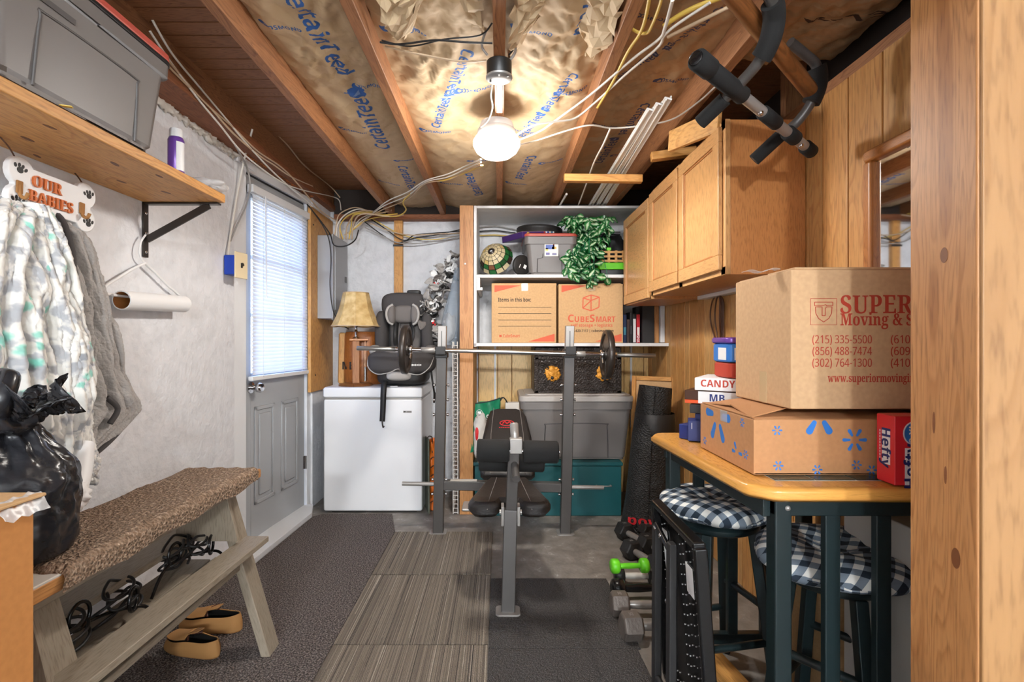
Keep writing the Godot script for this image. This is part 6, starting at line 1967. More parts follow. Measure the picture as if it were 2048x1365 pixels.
# ---------------------------------------------------------------- things on and under the alcove's shelves
func alcove_things() -> void:
	var s1 := 1.623
	var s2 := 1.157
	# two moving cartons
	var c1 := carton("storage_carton", V(-0.058, s2, 3.57), V(0.388, 1.567, 3.98), M.card_tan, "tan carton with black lines and small red corners, left of the two on the shelf")
	var c2 := carton("storage_carton", V(0.402, s2, 3.57), V(0.845, 1.562, 3.98), M.card_tan, "tan carton with red cube logo, right of the two on the shelf")
	part(c2, "flap", mb().bx(V(0.60, 1.562, 3.60), V(0.84, 1.569, 3.95), 0.002), M.card_tan)
	var z := -3.5696
	for q in [[c1, -0.058], [c2, 0.402]]:
		var o: Node3D = q[0]
		var x: float = q[1]
		part(o, "corner_print", mb().prism(PackedVector2Array([Vector2(x + 0.02, 1.552), Vector2(x + 0.20, 1.552), Vector2(x + 0.02, 1.505)]), 0.0008, Transform3D(Basis.IDENTITY, Vector3(0, 0, z))), M.print_orange)
		part(o, "corner_print", mb().prism(PackedVector2Array([Vector2(x + 0.25, 1.166), Vector2(x + 0.433, 1.166), Vector2(x + 0.433, 1.220)]), 0.0008, Transform3D(Basis.IDENTITY, Vector3(0, 0, z))), M.print_orange)
		part(o, "tape", mb().bx(V(x + 0.205, 1.515, 3.5690), V(x + 0.25, 1.565, 3.5698)), M.tape)
	write(c1, "lettering", "Items in this box:", 0.026, bold, M.print_black, Vector3(0.10, 1.453, z), Vector3.RIGHT, Vector3.UP, -0.225)
	for i in 4:
		part(c1, "ruled_line", mb().box(Vector3(0.17, 1.402 - 0.0435 * i, z), Vector3(0.365, 0.003, 0.0008)), M.print_black)
	write(c1, "lettering", "CubeSmart", 0.020, bold, M.print_orange, Vector3(0.078, 1.205, z), Vector3.RIGHT, Vector3.UP, -0.115)
	part(c1, "logo", mb().box(Vector3(0.003, 1.205, z), Vector3(0.016, 0.016, 0.0008)), M.print_orange)
	for q in [["C", 0.050, 0.486, 0.040, 1.325], ["UBE", 0.038, 0.561, 0.098, 1.319], ["S", 0.050, 0.634, 0.034, 1.325], ["MART", 0.038, 0.724, 0.132, 1.319]]:
		write(c2, "lettering", q[0], q[1], bold, M.print_orange, Vector3(q[2], q[4], z), Vector3.RIGHT, Vector3.UP, -q[3])
	write(c2, "lettering", "self storage + logistics", 0.020, bold, M.print_orange, Vector3(0.63, 1.278, z), Vector3.RIGHT, Vector3.UP, -0.285)
	write(c2, "lettering", "888-620-7117 | cubesmart.com", 0.017, bold, M.print_black, Vector3(0.63, 1.240, z), Vector3.RIGHT, Vector3.UP, -0.30)
	var cube := mb()
	var cp := [Vector2(0, 0.054), Vector2(0.057, 0.038), Vector2(0.054, -0.030), Vector2(0, -0.054), Vector2(-0.057, -0.036), Vector2(-0.054, 0.034), Vector2(0, 0.016)]
	for e in [[0, 1], [1, 2], [2, 3], [3, 4], [4, 5], [5, 0], [5, 6], [1, 6], [6, 3], [0, 6], [4, 6]]:
		var a: Vector2 = cp[e[0]]
		var b: Vector2 = cp[e[1]]
		cube.bar(Vector3(0.625 + a.x, 1.432 + a.y, z), Vector3(0.625 + b.x, 1.432 + b.y, z), 0.007, 0.0008, 0.0, Vector3(0.02, 0.03, 1))
	part(c2, "logo", cube, M.print_orange)
	# stained glass shade lying on its side
	var g := thing("stained_glass_shade", V(-0.03, s1, 3.68), "leaded stained glass lamp shade in cream and green lying on the upper shelf", "lamp shade")
	var gx := Transform3D(Basis.from_euler(Vector3(1.15, -0.35, 0)), V(-0.028, s1 + 0.128, 3.70))
	var r := RandomNumberGenerator.new()
	r.seed = 3
	var lead := mb()
	var rings := 5
	var secs := 14
	var pt := func(i: float, k: float) -> Vector3:
		var e := i / rings
		var rad := lerpf(0.128, 0.024, pow(e, 1.15))
		return gx * Vector3(cos(TAU * k / secs) * rad, 0.105 * sin(minf(1.0, e * 1.08) * PI / 2), sin(TAU * k / secs) * rad)
	var gl := mb()
	for i in rings:
		for k in secs:
			var q := r.randf()
			var edge := i < 2
			gl.tint = rgb(214, 198, 158).darkened(r.randf() * 0.12)
			if edge and q < 0.72:
				gl.tint = [rgb(44, 104, 56), rgb(30, 74, 44), rgb(118, 78, 56), rgb(66, 52, 44)][r.randi() % 4]
			elif q < 0.15:
				gl.tint = rgb(196, 170, 110)
			var c: Vector3 = pt.call(i + 0.5, k + 0.5)
			var ps := [pt.call(i, k), pt.call(i, k + 1), pt.call(i + 1, k + 1), pt.call(i + 1, k)]
			for e2 in 4:
				ps[e2] = c + (ps[e2] - c) * 0.88
			var nn: Vector3 = (c - gx * Vector3(0, -0.02, 0)).normalized()
			gl.face(ps, nn)
	part(g, "glass_panes", gl, M.tinted_gloss).set_meta("kind", "stuff")
	lead.grid(36, 14, func(u: float, v: float) -> Vector3: return pt.call(v * rings, u * secs).lerp(gx * Vector3(0, 0, 0), 0.07), false, Vector2.ONE, 0.002)
	part(g, "leading", lead, M.black_plastic)
	part(g, "cap", mb().lathe([Vector2(0.027, 0.103), Vector2(0.020, 0.112), Vector2(0.012, 0.114), Vector2(0.011, 0.104)], gx, 20), M.iron)
	# round black lid leaning by the tote
	var bl := thing("round_black_lid", V(0.15, s1, 3.62), "small round black lid with white label leaning between glass shade and tote", "lid")
	var bxf := Transform3D(Basis.from_euler(Vector3(0.12, 0.55, 0.12)), V(0.148, s1 + 0.072, 3.60))
	part(bl, "disc", mb().lathe([Vector2(0, -0.012), Vector2(0.066, -0.012), Vector2(0.070, -0.006), Vector2(0.070, 0.010), Vector2(0.064, 0.014), Vector2(0, 0.014)], bxf * Transform3D(Basis(Vector3(1, 0, 0), Vector3(0, 0, 1), Vector3(0, -1, 0)), Vector3.ZERO), 32), M.black_satin)
	part(bl, "label_panel", mb().box(bxf * Vector3(0.02, -0.012, 0.0145), Vector3(0.022, 0.026, 0.001), 0.0, bxf.basis * Basis(Vector3(0, 0, 1), -0.5)), M.white_print)
	part(bl, "label_panel", mb().box(bxf * Vector3(-0.022, -0.004, 0.0145), Vector3(0.005, 0.026, 0.001), 0.0, bxf.basis * Basis(Vector3(0, 0, 1), -0.5)), M.white_print)
	# small tote with red lid, end on
	var t := thing("storage_tote", V(0.345, s1, 3.74), "small grey tote with red lid and picture label on the upper shelf", "tote")
	tote(t, Transform3D(Basis.IDENTITY, V(0.347, s1 + 0.001, 3.76)), 0.335, 0.262, 0.40, 0.02, M.red_lid, 0.028, false)
	var tz := -3.5665
	part(t, "pressed_panel", mb().tube([Vector3(0.255, 1.64, tz + 0.002), Vector3(0.258, 1.735, tz), Vector3(0.292, 1.742, tz), Vector3(0.298, 1.825, tz - 0.006)], 0.004, 6, -1.0, 0.6).tube([Vector3(0.425, 1.64, tz + 0.002), Vector3(0.422, 1.735, tz), Vector3(0.404, 1.742, tz), Vector3(0.400, 1.825, tz - 0.006)], 0.004, 6, -1.0, 0.6), M.grey_tote_dark)
	var lb := mb()
	for q in [[0.0, 0.0, 0.094, 0.09, rgb(238, 236, 228)], [-0.01, 0.018, 0.06, 0.032, rgb(70, 96, 176)], [0.018, 0.012, 0.03, 0.016, rgb(226, 170, 60)], [0.015, 0.03, 0.01, 0.03, rgb(206, 44, 44)], [-0.025, -0.028, 0.026, 0.016, rgb(96, 90, 150)], [0.02, -0.03, 0.03, 0.014, rgb(120, 120, 160)], [-0.032, 0.0, 0.018, 0.02, rgb(232, 222, 120)]]:
		lb.tint = q[4]
		lb.box(V(0.352 + q[0], 1.795 + q[1], 3.5575 - (0.0003 if q[0] != 0.0 else 0.0)), Vector3(q[2], q[3], 0.002))
	part(t, "picture_label", lb, M.tinted)
	# game box and tin on its lid
	var gb := thing("game_box", V(0.21, 1.915, 3.72), "purple edged flat game box lying tilted on the red lidded tote", "game")
	var gt := Transform3D(Basis.from_euler(Vector3(0.0, 0.62, 0.13)), V(0.205, 1.918, 3.74))
	var gm := mb()
	gm.tint = rgb(72, 46, 110)
	gm.box(gt * Vector3(0, 0, 0), Vector3(0.30, 0.042, 0.24), 0.002, gt.basis)
	gm.tint = rgb(206, 180, 150)
	gm.box(gt * Vector3(0, 0.021, 0), Vector3(0.296, 0.002, 0.236), 0.0, gt.basis)
	gm.tint = rgb(226, 198, 90)
	gm.prism(oval(0.016, 0.016, 16), 0.002, gt * Transform3D(Basis.IDENTITY, Vector3(-0.10, 0, 0.1205)))
	for i in 6:
		gm.tint = [rgb(200, 60, 60), rgb(226, 226, 226), rgb(60, 90, 170), rgb(236, 226, 200), rgb(80, 130, 160), rgb(240, 240, 240)][i]
		gm.box(gt * Vector3(0.05 + 0.017 * i, 0.002, 0.1203), Vector3(0.012, 0.034, 0.002), 0.0, gt.basis)
	part(gb, "body", gm, M.tinted)
	single("round_tin", mb().lathe([Vector2(0, 0), Vector2(0.165, 0), Vector2(0.168, 0.004), Vector2(0.168, 0.05), Vector2(0.170, 0.052), Vector2(0.170, 0.072), Vector2(0.164, 0.077), Vector2(0, 0.077)], Transform3D(Basis(Vector3(0, 0, 1), -0.04), V(0.29, 1.925, 3.86)), 48), M.black_satin, "wide round dark tin behind the purple game box on the tote", "tin")
	plant(s1)
	# green toy crate
	var cr := thing("toy_crate", V(0.79, s1, 3.7), "bright green toy crate with tan lattice at the shelf's right end", "toy")
	part(cr, "base", mb().bx(V(0.70, s1, 3.60), V(0.95, s1 + 0.042, 3.80), 0.003), M.black_plastic)
	part(cr, "tray", mb().bx(V(0.685, s1 + 0.042, 3.59), V(0.96, s1 + 0.090, 3.82), 0.006), M.lime)
	for i in 5:
		part(cr, "lattice_bar", mb().bx(V(0.695 + 0.05 * i, s1 + 0.088, 3.60), V(0.713 + 0.05 * i, s1 + 0.175, 3.606), 0.001), M.plywood)
	for i in 3:
		part(cr, "lattice_bar", mb().bx(V(0.693, s1 + 0.095 + 0.030 * i, 3.596), V(0.945, s1 + 0.110 + 0.030 * i, 3.602), 0.001), M.plywood)
	part(cr, "corner_post", mb().bx(V(0.74, s1 + 0.175, 3.60), V(0.77, s1 + 0.195, 3.64), 0.002), M.lime)
	single("grey_foil_bag", mb().lump(V(0.80, s1 + 0.235, 3.85), Vector3(0.12, 0.10, 0.09), 0.8, Basis.IDENTITY, 26, 16, func(p: Vector3) -> Vector3: return p * (1.0 + 0.12 * sin(p.x * 60.0) * sin(p.y * 50.0))), M.black_satin, "dark bag behind the toy crate, partly hidden by the plant's leaves", "bag")
	# discs and books standing right of the cartons
	var x0 := 0.862
	var bk := [[0.026, 0.20, rgb(30, 52, 92), "slim blue case standing first beside the logo carton"], [0.022, 0.165, rgb(60, 44, 40), "brown black case standing between the blue and the white spined one"], [0.018, 0.215, rgb(26, 26, 28), "thin black case standing left of the white spined one"], [0.028, 0.205, rgb(216, 216, 218), "black case with broad white spine standing beside the red one"], [0.026, 0.20, rgb(190, 30, 44), "red and white spined case standing beside the tall black folder"]]
	for i in bk.size():
		var q: Array = bk[i]
		var o := thing("video_case", V(x0 + q[0] / 2, s2, 3.66), q[3], "case", "cases standing on the lower shelf")
		var bm := mb()
		bm.tint = q[2] if i != 3 else rgb(24, 24, 26)
		bm.bx(V(x0, s2, 3.64), V(x0 + q[0] - 0.002, s2 + q[1], 3.77), 0.002)
		if i != 1:
			bm.tint = [rgb(80, 160, 180), rgb(0, 0, 0), rgb(66, 66, 70), rgb(222, 222, 222), rgb(232, 226, 220)][i]
			bm.bx(V(x0 + 0.004, s2 + q[1] * (0.28 if i != 3 else 0.02), 3.6385), V(x0 + q[0] - 0.006, s2 + q[1] * (0.55 if i != 3 else 0.82), 3.6415))
		part(o, "body", bm, M.tinted)
		if i == 4:
			write(o, "lettering", "VHS", 0.02, bold, M.white_print, V(x0 + 0.012, s2 + 0.03, 3.6395), Vector3.UP, Vector3.LEFT)
		x0 += q[0]
	var fo := thing("black_folder", V(1.02, s2, 3.70), "tall black box file standing at the right of the cases", "folder")
	part(fo, "body", mb().bx(V(0.992, s2, 3.62), V(1.075, s2 + 0.262, 3.90), 0.003), M.black_satin)
	single("leaning_board", mb().bx(V(1.078, s2, 3.64), V(1.113, s2 + 0.30, 3.66), 0.002), M.pine_trim, "narrow wooden strip standing beside the black box file", "board")
	# teal chest, big tote, trunk
	var ch := thing("teal_chest", V(0.31, 0, 3.68), "low teal storage chest on the floor under the big grey tote", "chest")
	part(ch, "body", mb().bx(V(-0.170, 0.0, 3.472), V(0.812, 0.335, 3.95), 0.006), M.teal_chest)
	part(ch, "lid", mb().bx(V(-0.178, 0.335, 3.462), V(0.820, 0.362, 3.96), 0.006), M.teal_chest)
	part(ch, "handle", mb().tube(smooth([V(0.645, 0.205, 3.472), V(0.645, 0.205, 3.452), V(0.735, 0.205, 3.452), V(0.735, 0.205, 3.472)], 4), 0.005, 8), M.galvanised)
	var bt := thing("large_tote", V(0.515, 0.363, 3.72), "large grey tote with pale lid on the teal chest, carrying the black trunk", "tote")
	tote(bt, Transform3D(Basis.IDENTITY, V(0.515, 0.363, 3.73)), 0.735, 0.40, 0.46, 0.03, M.tote_lid_grey, 0.045)
	var tk := thing("tin_trunk", V(0.53, 0.803, 3.75), "black embossed metal trunk with two worn gold ornaments on the large tote", "trunk")
	part(tk, "body", mb().bx(V(0.240, 0.803, 3.60), V(0.835, 1.075, 3.92), 0.006), M.trunk_tin)
	part(tk, "lid", mb().bx(V(0.236, 1.062, 3.592), V(0.840, 1.128, 3.925), 0.010), M.trunk_tin)
	for q in [[0.236, 0.268], [0.808, 0.840]]:
		part(tk, "edge_strap", mb().bx(V(q[0], 0.803, 3.592), V(q[1], 1.06, 3.604), 0.003), M.trunk_tin)
	part(tk, "edge_strap", mb().bx(V(0.24, 0.803, 3.592), V(0.838, 0.828, 3.603), 0.003).bx(V(0.24, 1.04, 3.592), V(0.838, 1.062, 3.603), 0.003), M.trunk_tin)
	var sc := mb()
	for s in [[0.285, 1], [0.79, -1]]:
		for v in [[0.845, 1], [1.02, -1]]:
			for k in 3:
				sc.tube(smooth([V(s[0], v[0] + v[1] * 0.015 * k, 3.597), V(s[0] + s[1] * 0.03, v[0] + v[1] * (0.01 + 0.015 * k), 3.594), V(s[0] + s[1] * (0.06 + 0.01 * k), v[0] + v[1] * (0.045 + 0.012 * k), 3.595)]), 0.0035, 6)
	part(tk, "embossing", sc, M.trunk_tin)
	var rv := mb().lump(Vector3.ZERO, Vector3(0.005, 0.005, 0.004), 1.0, Basis.IDENTITY, 8, 5).mesh()
	for i in 11:
		part(tk, "rivet", rv, M.steel_light, Transform3D(Basis.IDENTITY, V(0.29 + 0.05 * i, 1.028, 3.597)))
		part(tk, "rivet", rv, M.iron, Transform3D(Basis.IDENTITY, V(0.29 + 0.05 * i, 0.838, 3.597)))
	var f := FastNoiseLite.new()
	f.seed = 5
	f.frequency = 1.0
	for q in [[0.366, 0.945, 0], [0.716, 0.945, 1]]:
		var gm2 := mb()
		gm2.lump(V(q[0], q[1], 3.600), Vector3(0.050, 0.046, 0.012), 0.9, Basis.IDENTITY, 40, 20, func(p: Vector3) -> Vector3: return p * (1.0 + 0.6 * f.get_noise_3d(p.x * 40 + q[2] * 9.0, p.y * 40, p.z * 20)))
		for k in 7:
			gm2.lump(V(q[0] + 0.038 * cos(k * 0.9), q[1] + 0.04 * sin(k * 0.9), 3.598), Vector3(0.014, 0.016, 0.008), 0.9, Basis.IDENTITY, 12, 8)
		var go := part(tk, "gold_ornament", gm2, M.gold_leaf)
		part(go, "ornament_boss", mb().lump(V(q[0] - 0.005, q[1] - 0.03, 3.590), Vector3(0.012, 0.012, 0.008), 1.0, Basis.IDENTITY, 14, 8), M.black_plastic)
	# green shopping bag and clutter beside the post
	var sb := thing("shopping_bag", V(-0.1, 0.365, 3.6), "green shopping bag with white print leaning behind the bench's backrest", "bag")
	part(sb, "sack", mb().grid(14, 16, func(u: float, v: float) -> Vector3:
		return V(-0.195 + 0.165 * u + 0.03 * v, 0.42 + 0.33 * v + 0.035 * u * v + 0.006 * sin(u * 8), 3.49 + 0.015 * sin(u * 7 + v * 4)), false, Vector2.ONE, 0.02), M.bag_green)
	part(sb, "emblem", mb().tube(ringpts(V(-0.138, 0.69, 3.470), Vector3(1, 0, 0), Vector3(0, 1, 0), 0.021), 0.003, 6, -1.0, 0.4).box(V(-0.138, 0.69, 3.472), Vector3(0.024, 0.018, 0.003)), M.white_print)
	part(sb, "lettering", mb().tube(smooth([V(-0.116, 0.675, 3.470), V(-0.113, 0.60, 3.470), V(-0.106, 0.54, 3.470), V(-0.100, 0.60, 3.470)]), 0.0035, 6, -1.0, 0.4), M.white_print)
	write(sb, "lettering", "go", 0.035, bold, M.white_print, V(-0.083, 0.655, 3.468), Vector3(0.15, 1, 0), Vector3(-1, 0.15, 0))
	part(sb, "trim", mb().tube(smooth([V(-0.165, 0.752, 3.478), V(-0.08, 0.765, 3.472), V(0.0, 0.787, 3.478)]), 0.004, 6), M.black_satin)
	part(sb, "handle", mb().tube(smooth([V(0.0, 0.77, 3.49), V(0.02, 0.79, 3.50), V(0.045, 0.76, 3.51), V(0.05, 0.70, 3.52)]), 0.012, 8, -1.0, 0.3), M.black_satin)
	single("white_carton", mb().bx(V(0.035, 0.37, 3.50), V(0.13, 0.755, 3.56), 0.004), M.old_white, "white slim carton standing behind the bench's backrest", "box")
	var cl := FastNoiseLite.new()
	cl.seed = 66
	cl.frequency = 6.0
	var cb := thing("clutter_bag", V(-0.15, 0.363, 3.47), "pale printed plastic bag wedged under the green shopping bag", "bag")
	part(cb, "sack", mb().lump(V(-0.125, 0.52, 3.435), Vector3(0.05, 0.16, 0.03), 0.8, Basis.IDENTITY, 24, 18, func(p: Vector3) -> Vector3: return p * (1.0 + 0.3 * cl.get_noise_3dv(p * 3.0))), M.old_white)
	part(cb, "red_print", mb().lump(V(-0.150, 0.56, 3.420), Vector3(0.014, 0.05, 0.02), 0.9, Basis.IDENTITY, 12, 10), M.red)


func plant(s1: float) -> void:
	var c := V(0.625, s1, 3.66)
	var t := thing("trailing_plant", c, "bushy green and white leaved plant hanging over the upper shelf's edge", "plant")
	part(t, "pot", mb().lathe([Vector2(0, 0), Vector2(0.06, 0), Vector2(0.08, 0.11), Vector2(0.085, 0.115), Vector2(0.075, 0.115), Vector2(0, 0.10)], Transform3D(Basis.IDENTITY, c + Vector3(0, 0, -0.02)), 24), M.black_satin)
	var leaf := []
	for k in 4:
		var wd: float = [0.36, 0.42, 0.33, 0.4][k]
		var green: Color = [rgb(22, 84, 40), rgb(34, 104, 50), rgb(16, 70, 34), rgb(50, 118, 62)][k]
		leaf.append(mb().grid(8, 8, func(u: float, v: float) -> Vector3:
			var w := sin(pow(v, 0.8) * PI) * wd + 0.015
			return Vector3((u - 0.5) * 0.062 * w * 1.5, 0.065 * v, 0.008 * absf(u - 0.5) * 2.0 - 0.016 * v * v + 0.003 * sin(v * 9 + k)), false, Vector2.ONE, 0.0008, func(u: float, v: float) -> Color:
			var m := absf(u - 0.5) * 2.0
			var pale := smoothstep(0.62, 0.18, m + 0.25 * sin(v * 16.0 + k) * 0.4) * smoothstep(1.0, 0.8, v)
			return green.lerp(rgb(206, 222, 186), pale * (0.95 if k != 2 else 0.55))).mesh())
	var r := RandomNumberGenerator.new()
	r.seed = 17
	var stems := []
	for i in 22:
		var a := r.randf() * TAU
		var out := Vector3(cos(a), 0, absf(sin(a)) * 0.8 + 0.1)
		var up := r.randf()
		var p0 := c + Vector3(0, 0.10, -0.02)
		var reach := 0.10 + 0.06 * r.randf()
		var hang := i < 11
		var p1 := p0 + out * reach * 0.5 + Vector3(0, 0.08 + 0.14 * up, 0)
		var p2 := p0 + out * reach + (Vector3(0, 0.03, 0) if hang else Vector3(0, 0.16 + 0.12 * up, 0))
		var p3 := p2 + (Vector3(out.x * 0.03, -0.10 - 0.10 * r.randf(), 0.02) if hang else Vector3(out.x * 0.04, 0.03, 0.02))
		if hang:
			p2.z = maxf(p2.z, -3.55)
			p3.z = maxf(p3.z, -3.50)
		var pts := smooth([p0, p1, p2, p3], 6)
		stems.append(pts)
		part(t, "stem", mb().tube(pts, 0.0028, 6, 0.0018), M.bag_green)
	for i in 285:
		var pts: Array = stems[i % stems.size()]
		var e := 0.25 + 0.75 * r.randf()
		var p: Vector3 = pts[mini(int(e * pts.size()), pts.size() - 1)]
		var o := (p - (c + Vector3(0, 0.12, -0.02))).normalized()
		var face := (o + Vector3(r.randf_range(-0.5, 0.5), r.randf_range(-0.7, 0.25), 0.9)).normalized()
		var dir := Vector3(r.randf_range(-1, 1), r.randf_range(-1.1, 0.5), r.randf_range(-0.1, 0.5))
		dir = (dir - face * dir.dot(face)).normalized()
		var b := Basis(dir.cross(face).normalized(), dir, face).scaled(Vector3.ONE * r.randf_range(0.75, 1.15))
		var pos := p + Vector3(r.randf_range(-1, 1), r.randf_range(-1, 1), r.randf_range(-0.4, 1)) * 0.02
		pos.y = minf(pos.y, 2.02)
		part(t, "leaf", leaf[i % 4], M.tinted_gloss, Transform3D(b, pos))


# ---------------------------------------------------------------- right wall: cabinets, mirror, cords
func cabinet_door(t: Node3D, x: float, y0: float, y1: float, d0: float, d1: float) -> void:
	var o := part(t, "door", mb().bx(V(x - 0.018, y0, d0), V(x, y0 + 0.058, d1), 0.004).bx(V(x - 0.018, y1 - 0.058, d0), V(x, y1, d1), 0.004).bx(V(x - 0.018, y0 + 0.056, d0), V(x, y1 - 0.056, d0 + 0.058), 0.004).bx(V(x - 0.018, y0 + 0.056, d1 - 0.058), V(x, y1 - 0.056, d1), 0.004), M.maple)
	part(o, "door_panel", mb().bx(V(x - 0.008, y0 + 0.05, d0 + 0.05), V(x, y1 - 0.05, d1 - 0.05)), M.maple)
	var g := mb()
	for q in [[y0 + 0.058, y0 + 0.066, d0 + 0.058, d1 - 0.058], [y1 - 0.066, y1 - 0.058, d0 + 0.058, d1 - 0.058], [y0 + 0.058, y1 - 0.058, d0 + 0.058, d0 + 0.066], [y0 + 0.058, y1 - 0.058, d1 - 0.066, d1 - 0.058]]:
		g.bx(V(x - 0.0135, q[0], q[2]), V(x - 0.006, q[1], q[3]), 0.003)
	part(o, "bead", g, M.cabinet_side)


func right_side() -> void:
	var xf := 0.845
	var a := thing("wall_cabinet", V(1.0, 1.42, 2.43), "maple wall cabinet with two doors, the nearer of the two cabinets", "cabinet")
	part(a, "case", mb().bx(V(xf + 0.019, 1.42, 1.952), V(1.148, 2.003, 2.905), 0.002), M.cabinet_side)
	var fa := mb()
	for q in [[1.42, 1.452, 1.95, 2.907], [1.968, 2.005, 1.95, 2.907], [1.42, 2.005, 1.95, 1.988], [1.42, 2.005, 2.405, 2.452], [1.42, 2.005, 2.872, 2.907]]:
		fa.bx(V(xf, q[0], q[2]), V(xf + 0.02, q[1], q[3]), 0.002)
	part(a, "face_frame", fa, M.maple)
	cabinet_door(a, xf, 1.440, 1.985, 1.972, 2.415)
	cabinet_door(a, xf, 1.440, 1.985, 2.440, 2.89)
	part(a, "bottom_rail", mb().bx(V(1.10, 1.40, 1.96), V(1.147, 1.42, 2.90), 0.002), M.white_satin)
	var b := thing("wall_cabinet", V(1.0, 1.40, 3.2), "maple wall cabinet with one door, the farther of the two cabinets", "cabinet")
	part(b, "case", mb().bx(V(xf + 0.019, 1.405, 2.912), V(1.117, 1.985, 3.49), 0.002), M.cabinet_side)
	var fb := mb()
	for q in [[1.405, 1.43, 2.91, 3.495], [1.955, 1.987, 2.91, 3.495], [1.405, 1.987, 2.91, 2.94], [1.405, 1.987, 3.465, 3.495]]:
		fb.bx(V(xf, q[0], q[2]), V(xf + 0.02, q[1], q[3]), 0.002)
	part(b, "face_frame", fb, M.maple)
	cabinet_door(b, xf, 1.412, 1.975, 2.915, 3.485)
	# mirror
	var m := thing("wall_mirror", V(1.13, 0.9, 1.36), "wood framed mirror on the pine boards behind the moving box", "mirror")
	part(m, "glass", mb().bx(V(1.137, 0.93, 1.14), V(1.141, 1.72, 1.575)), M.mirror)
	for q in [[0.895, 0.935, 1.105, 1.61], [1.715, 1.755, 1.105, 1.61], [0.93, 1.72, 1.105, 1.145], [0.93, 1.72, 1.57, 1.61]]:
		part(m, "frame_side", mb().bx(V(1.118, q[0], q[2]), V(1.149, q[1], q[3]), 0.010), M.frame_wood)
	# cords hung on the wall
	for i in 3:
		var e := 0.010 * i
		var pts := smooth([atx(1440 - i * 3, 735, 1.142 - e * 0.3), atx(1433 + i * 4, 690, 1.142), atx(1421 + i * 9, 640, 1.140 - e), atx(1424 + i * 8, 605, 1.138 - e), atx(1434 + i * 3, 592, 1.136 - e), atx(1443 + i * 2, 606, 1.138), atx(1441 + i * 3, 660, 1.142), atx(1446 + i * 2, 735, 1.142)], 8)
		single("hanging_cord", mb().tube(pts, 0.004, 7), M.cord_brown, ["brown cord loop under the cabinet, the one nearest the shelves", "brown cord loop in the middle of the three under the cabinet", "brown cord loop under the cabinet, the one nearest the moving box"][i], "cord", "brown cords hung on the pine wall")
	# picture frame behind the mats
	var pf := thing("picture_frame", V(1.06, 0.0, 3.42), "light wooden picture frame standing behind the rolled mats", "frame")
	var T := Transform3D(Basis(Vector3.UP, -0.55) * Basis(Vector3.RIGHT, -0.06), V(1.02, 0.0, 3.50))
	for q in [[-0.15, 0.0, -0.12, 0.93], [0.12, 0.0, 0.15, 0.93], [-0.12, 0.0, 0.12, 0.03], [-0.12, 0.90, 0.12, 0.93]]:
		part(pf, "frame_side", mb().box(Vector3((q[0] + q[2]) / 2, (q[1] + q[3]) / 2, 0), Vector3(q[2] - q[0], q[3] - q[1], 0.022), 0.004), M.stud, T)
	part(pf, "back_board", mb().box(Vector3(0, 0.465, -0.004), Vector3(0.24, 0.88, 0.004)), M.card_tan, T)
	# rolled mats
	var c := V(0.925, 0, 3.25)
	var r1 := thing("rolled_mat", c, "wide black rolled exercise mat standing on the floor, red print near its foot", "mat")
	var sp := func(ra: Array, y0: float, y1: float, turns: float, wob: float) -> MB:
		return mb().grid(110, 24, func(u: float, v: float) -> Vector3:
			var an := u * turns * TAU
			var r := lerpf(ra[0], ra[1], v) - 0.010 * (u * turns)
			if v < 0.3:
				r += (0.3 - v) * wob
			return Vector3(cos(an + 1.9) * r + 0.03 * v, lerpf(y0, y1, v) + 0.012 * sin(an + 0.6) * v, sin(an + 1.9) * r), true, Vector2.ONE, 0.006)
	part(r1, "roll", sp.call([0.158, 0.128], 0.003, 0.585, 3.0, 0.05), M.eva_mat, Transform3D(Basis.IDENTITY, c))
	part(r1, "red_mark", mb().prism(PackedVector2Array([Vector2(-0.018, -0.018), Vector2(-0.021, 0.0), Vector2(-0.012, 0.018), Vector2(0.004, 0.025), Vector2(0.018, 0.026), Vector2(0.018, -0.020)]), 0.003, Transform3D(Basis(Vector3.UP, 0.12), c + Vector3(0.0, 0.175, 0.167))), M.red)
	write(r1, "lettering", "pow", 0.055, bold, M.red, c + Vector3(-0.066, 0.095, 0.158), Vector3(0.9, 0, 0.40), Vector3.UP, 1.35)
	var r2 := thing("rolled_mat", V(0.955, 0.585, 3.25), "narrower black rolled mat standing on top of the wide rolled one", "mat")
	part(r2, "roll", sp.call([0.118, 0.104], 0.590, 0.885, 3.0, 0.0), M.eva_mat, Transform3D(Basis.IDENTITY, V(0.945, 0, 3.25)))
	part(r2, "wrap", mb().lathe([Vector2(0.121, 0.595), Vector2(0.1235, 0.60), Vector2(0.1205, 0.72), Vector2(0.118, 0.722)], Transform3D(Basis.IDENTITY, V(0.966, 0, 3.25)), 40), M.black_satin)


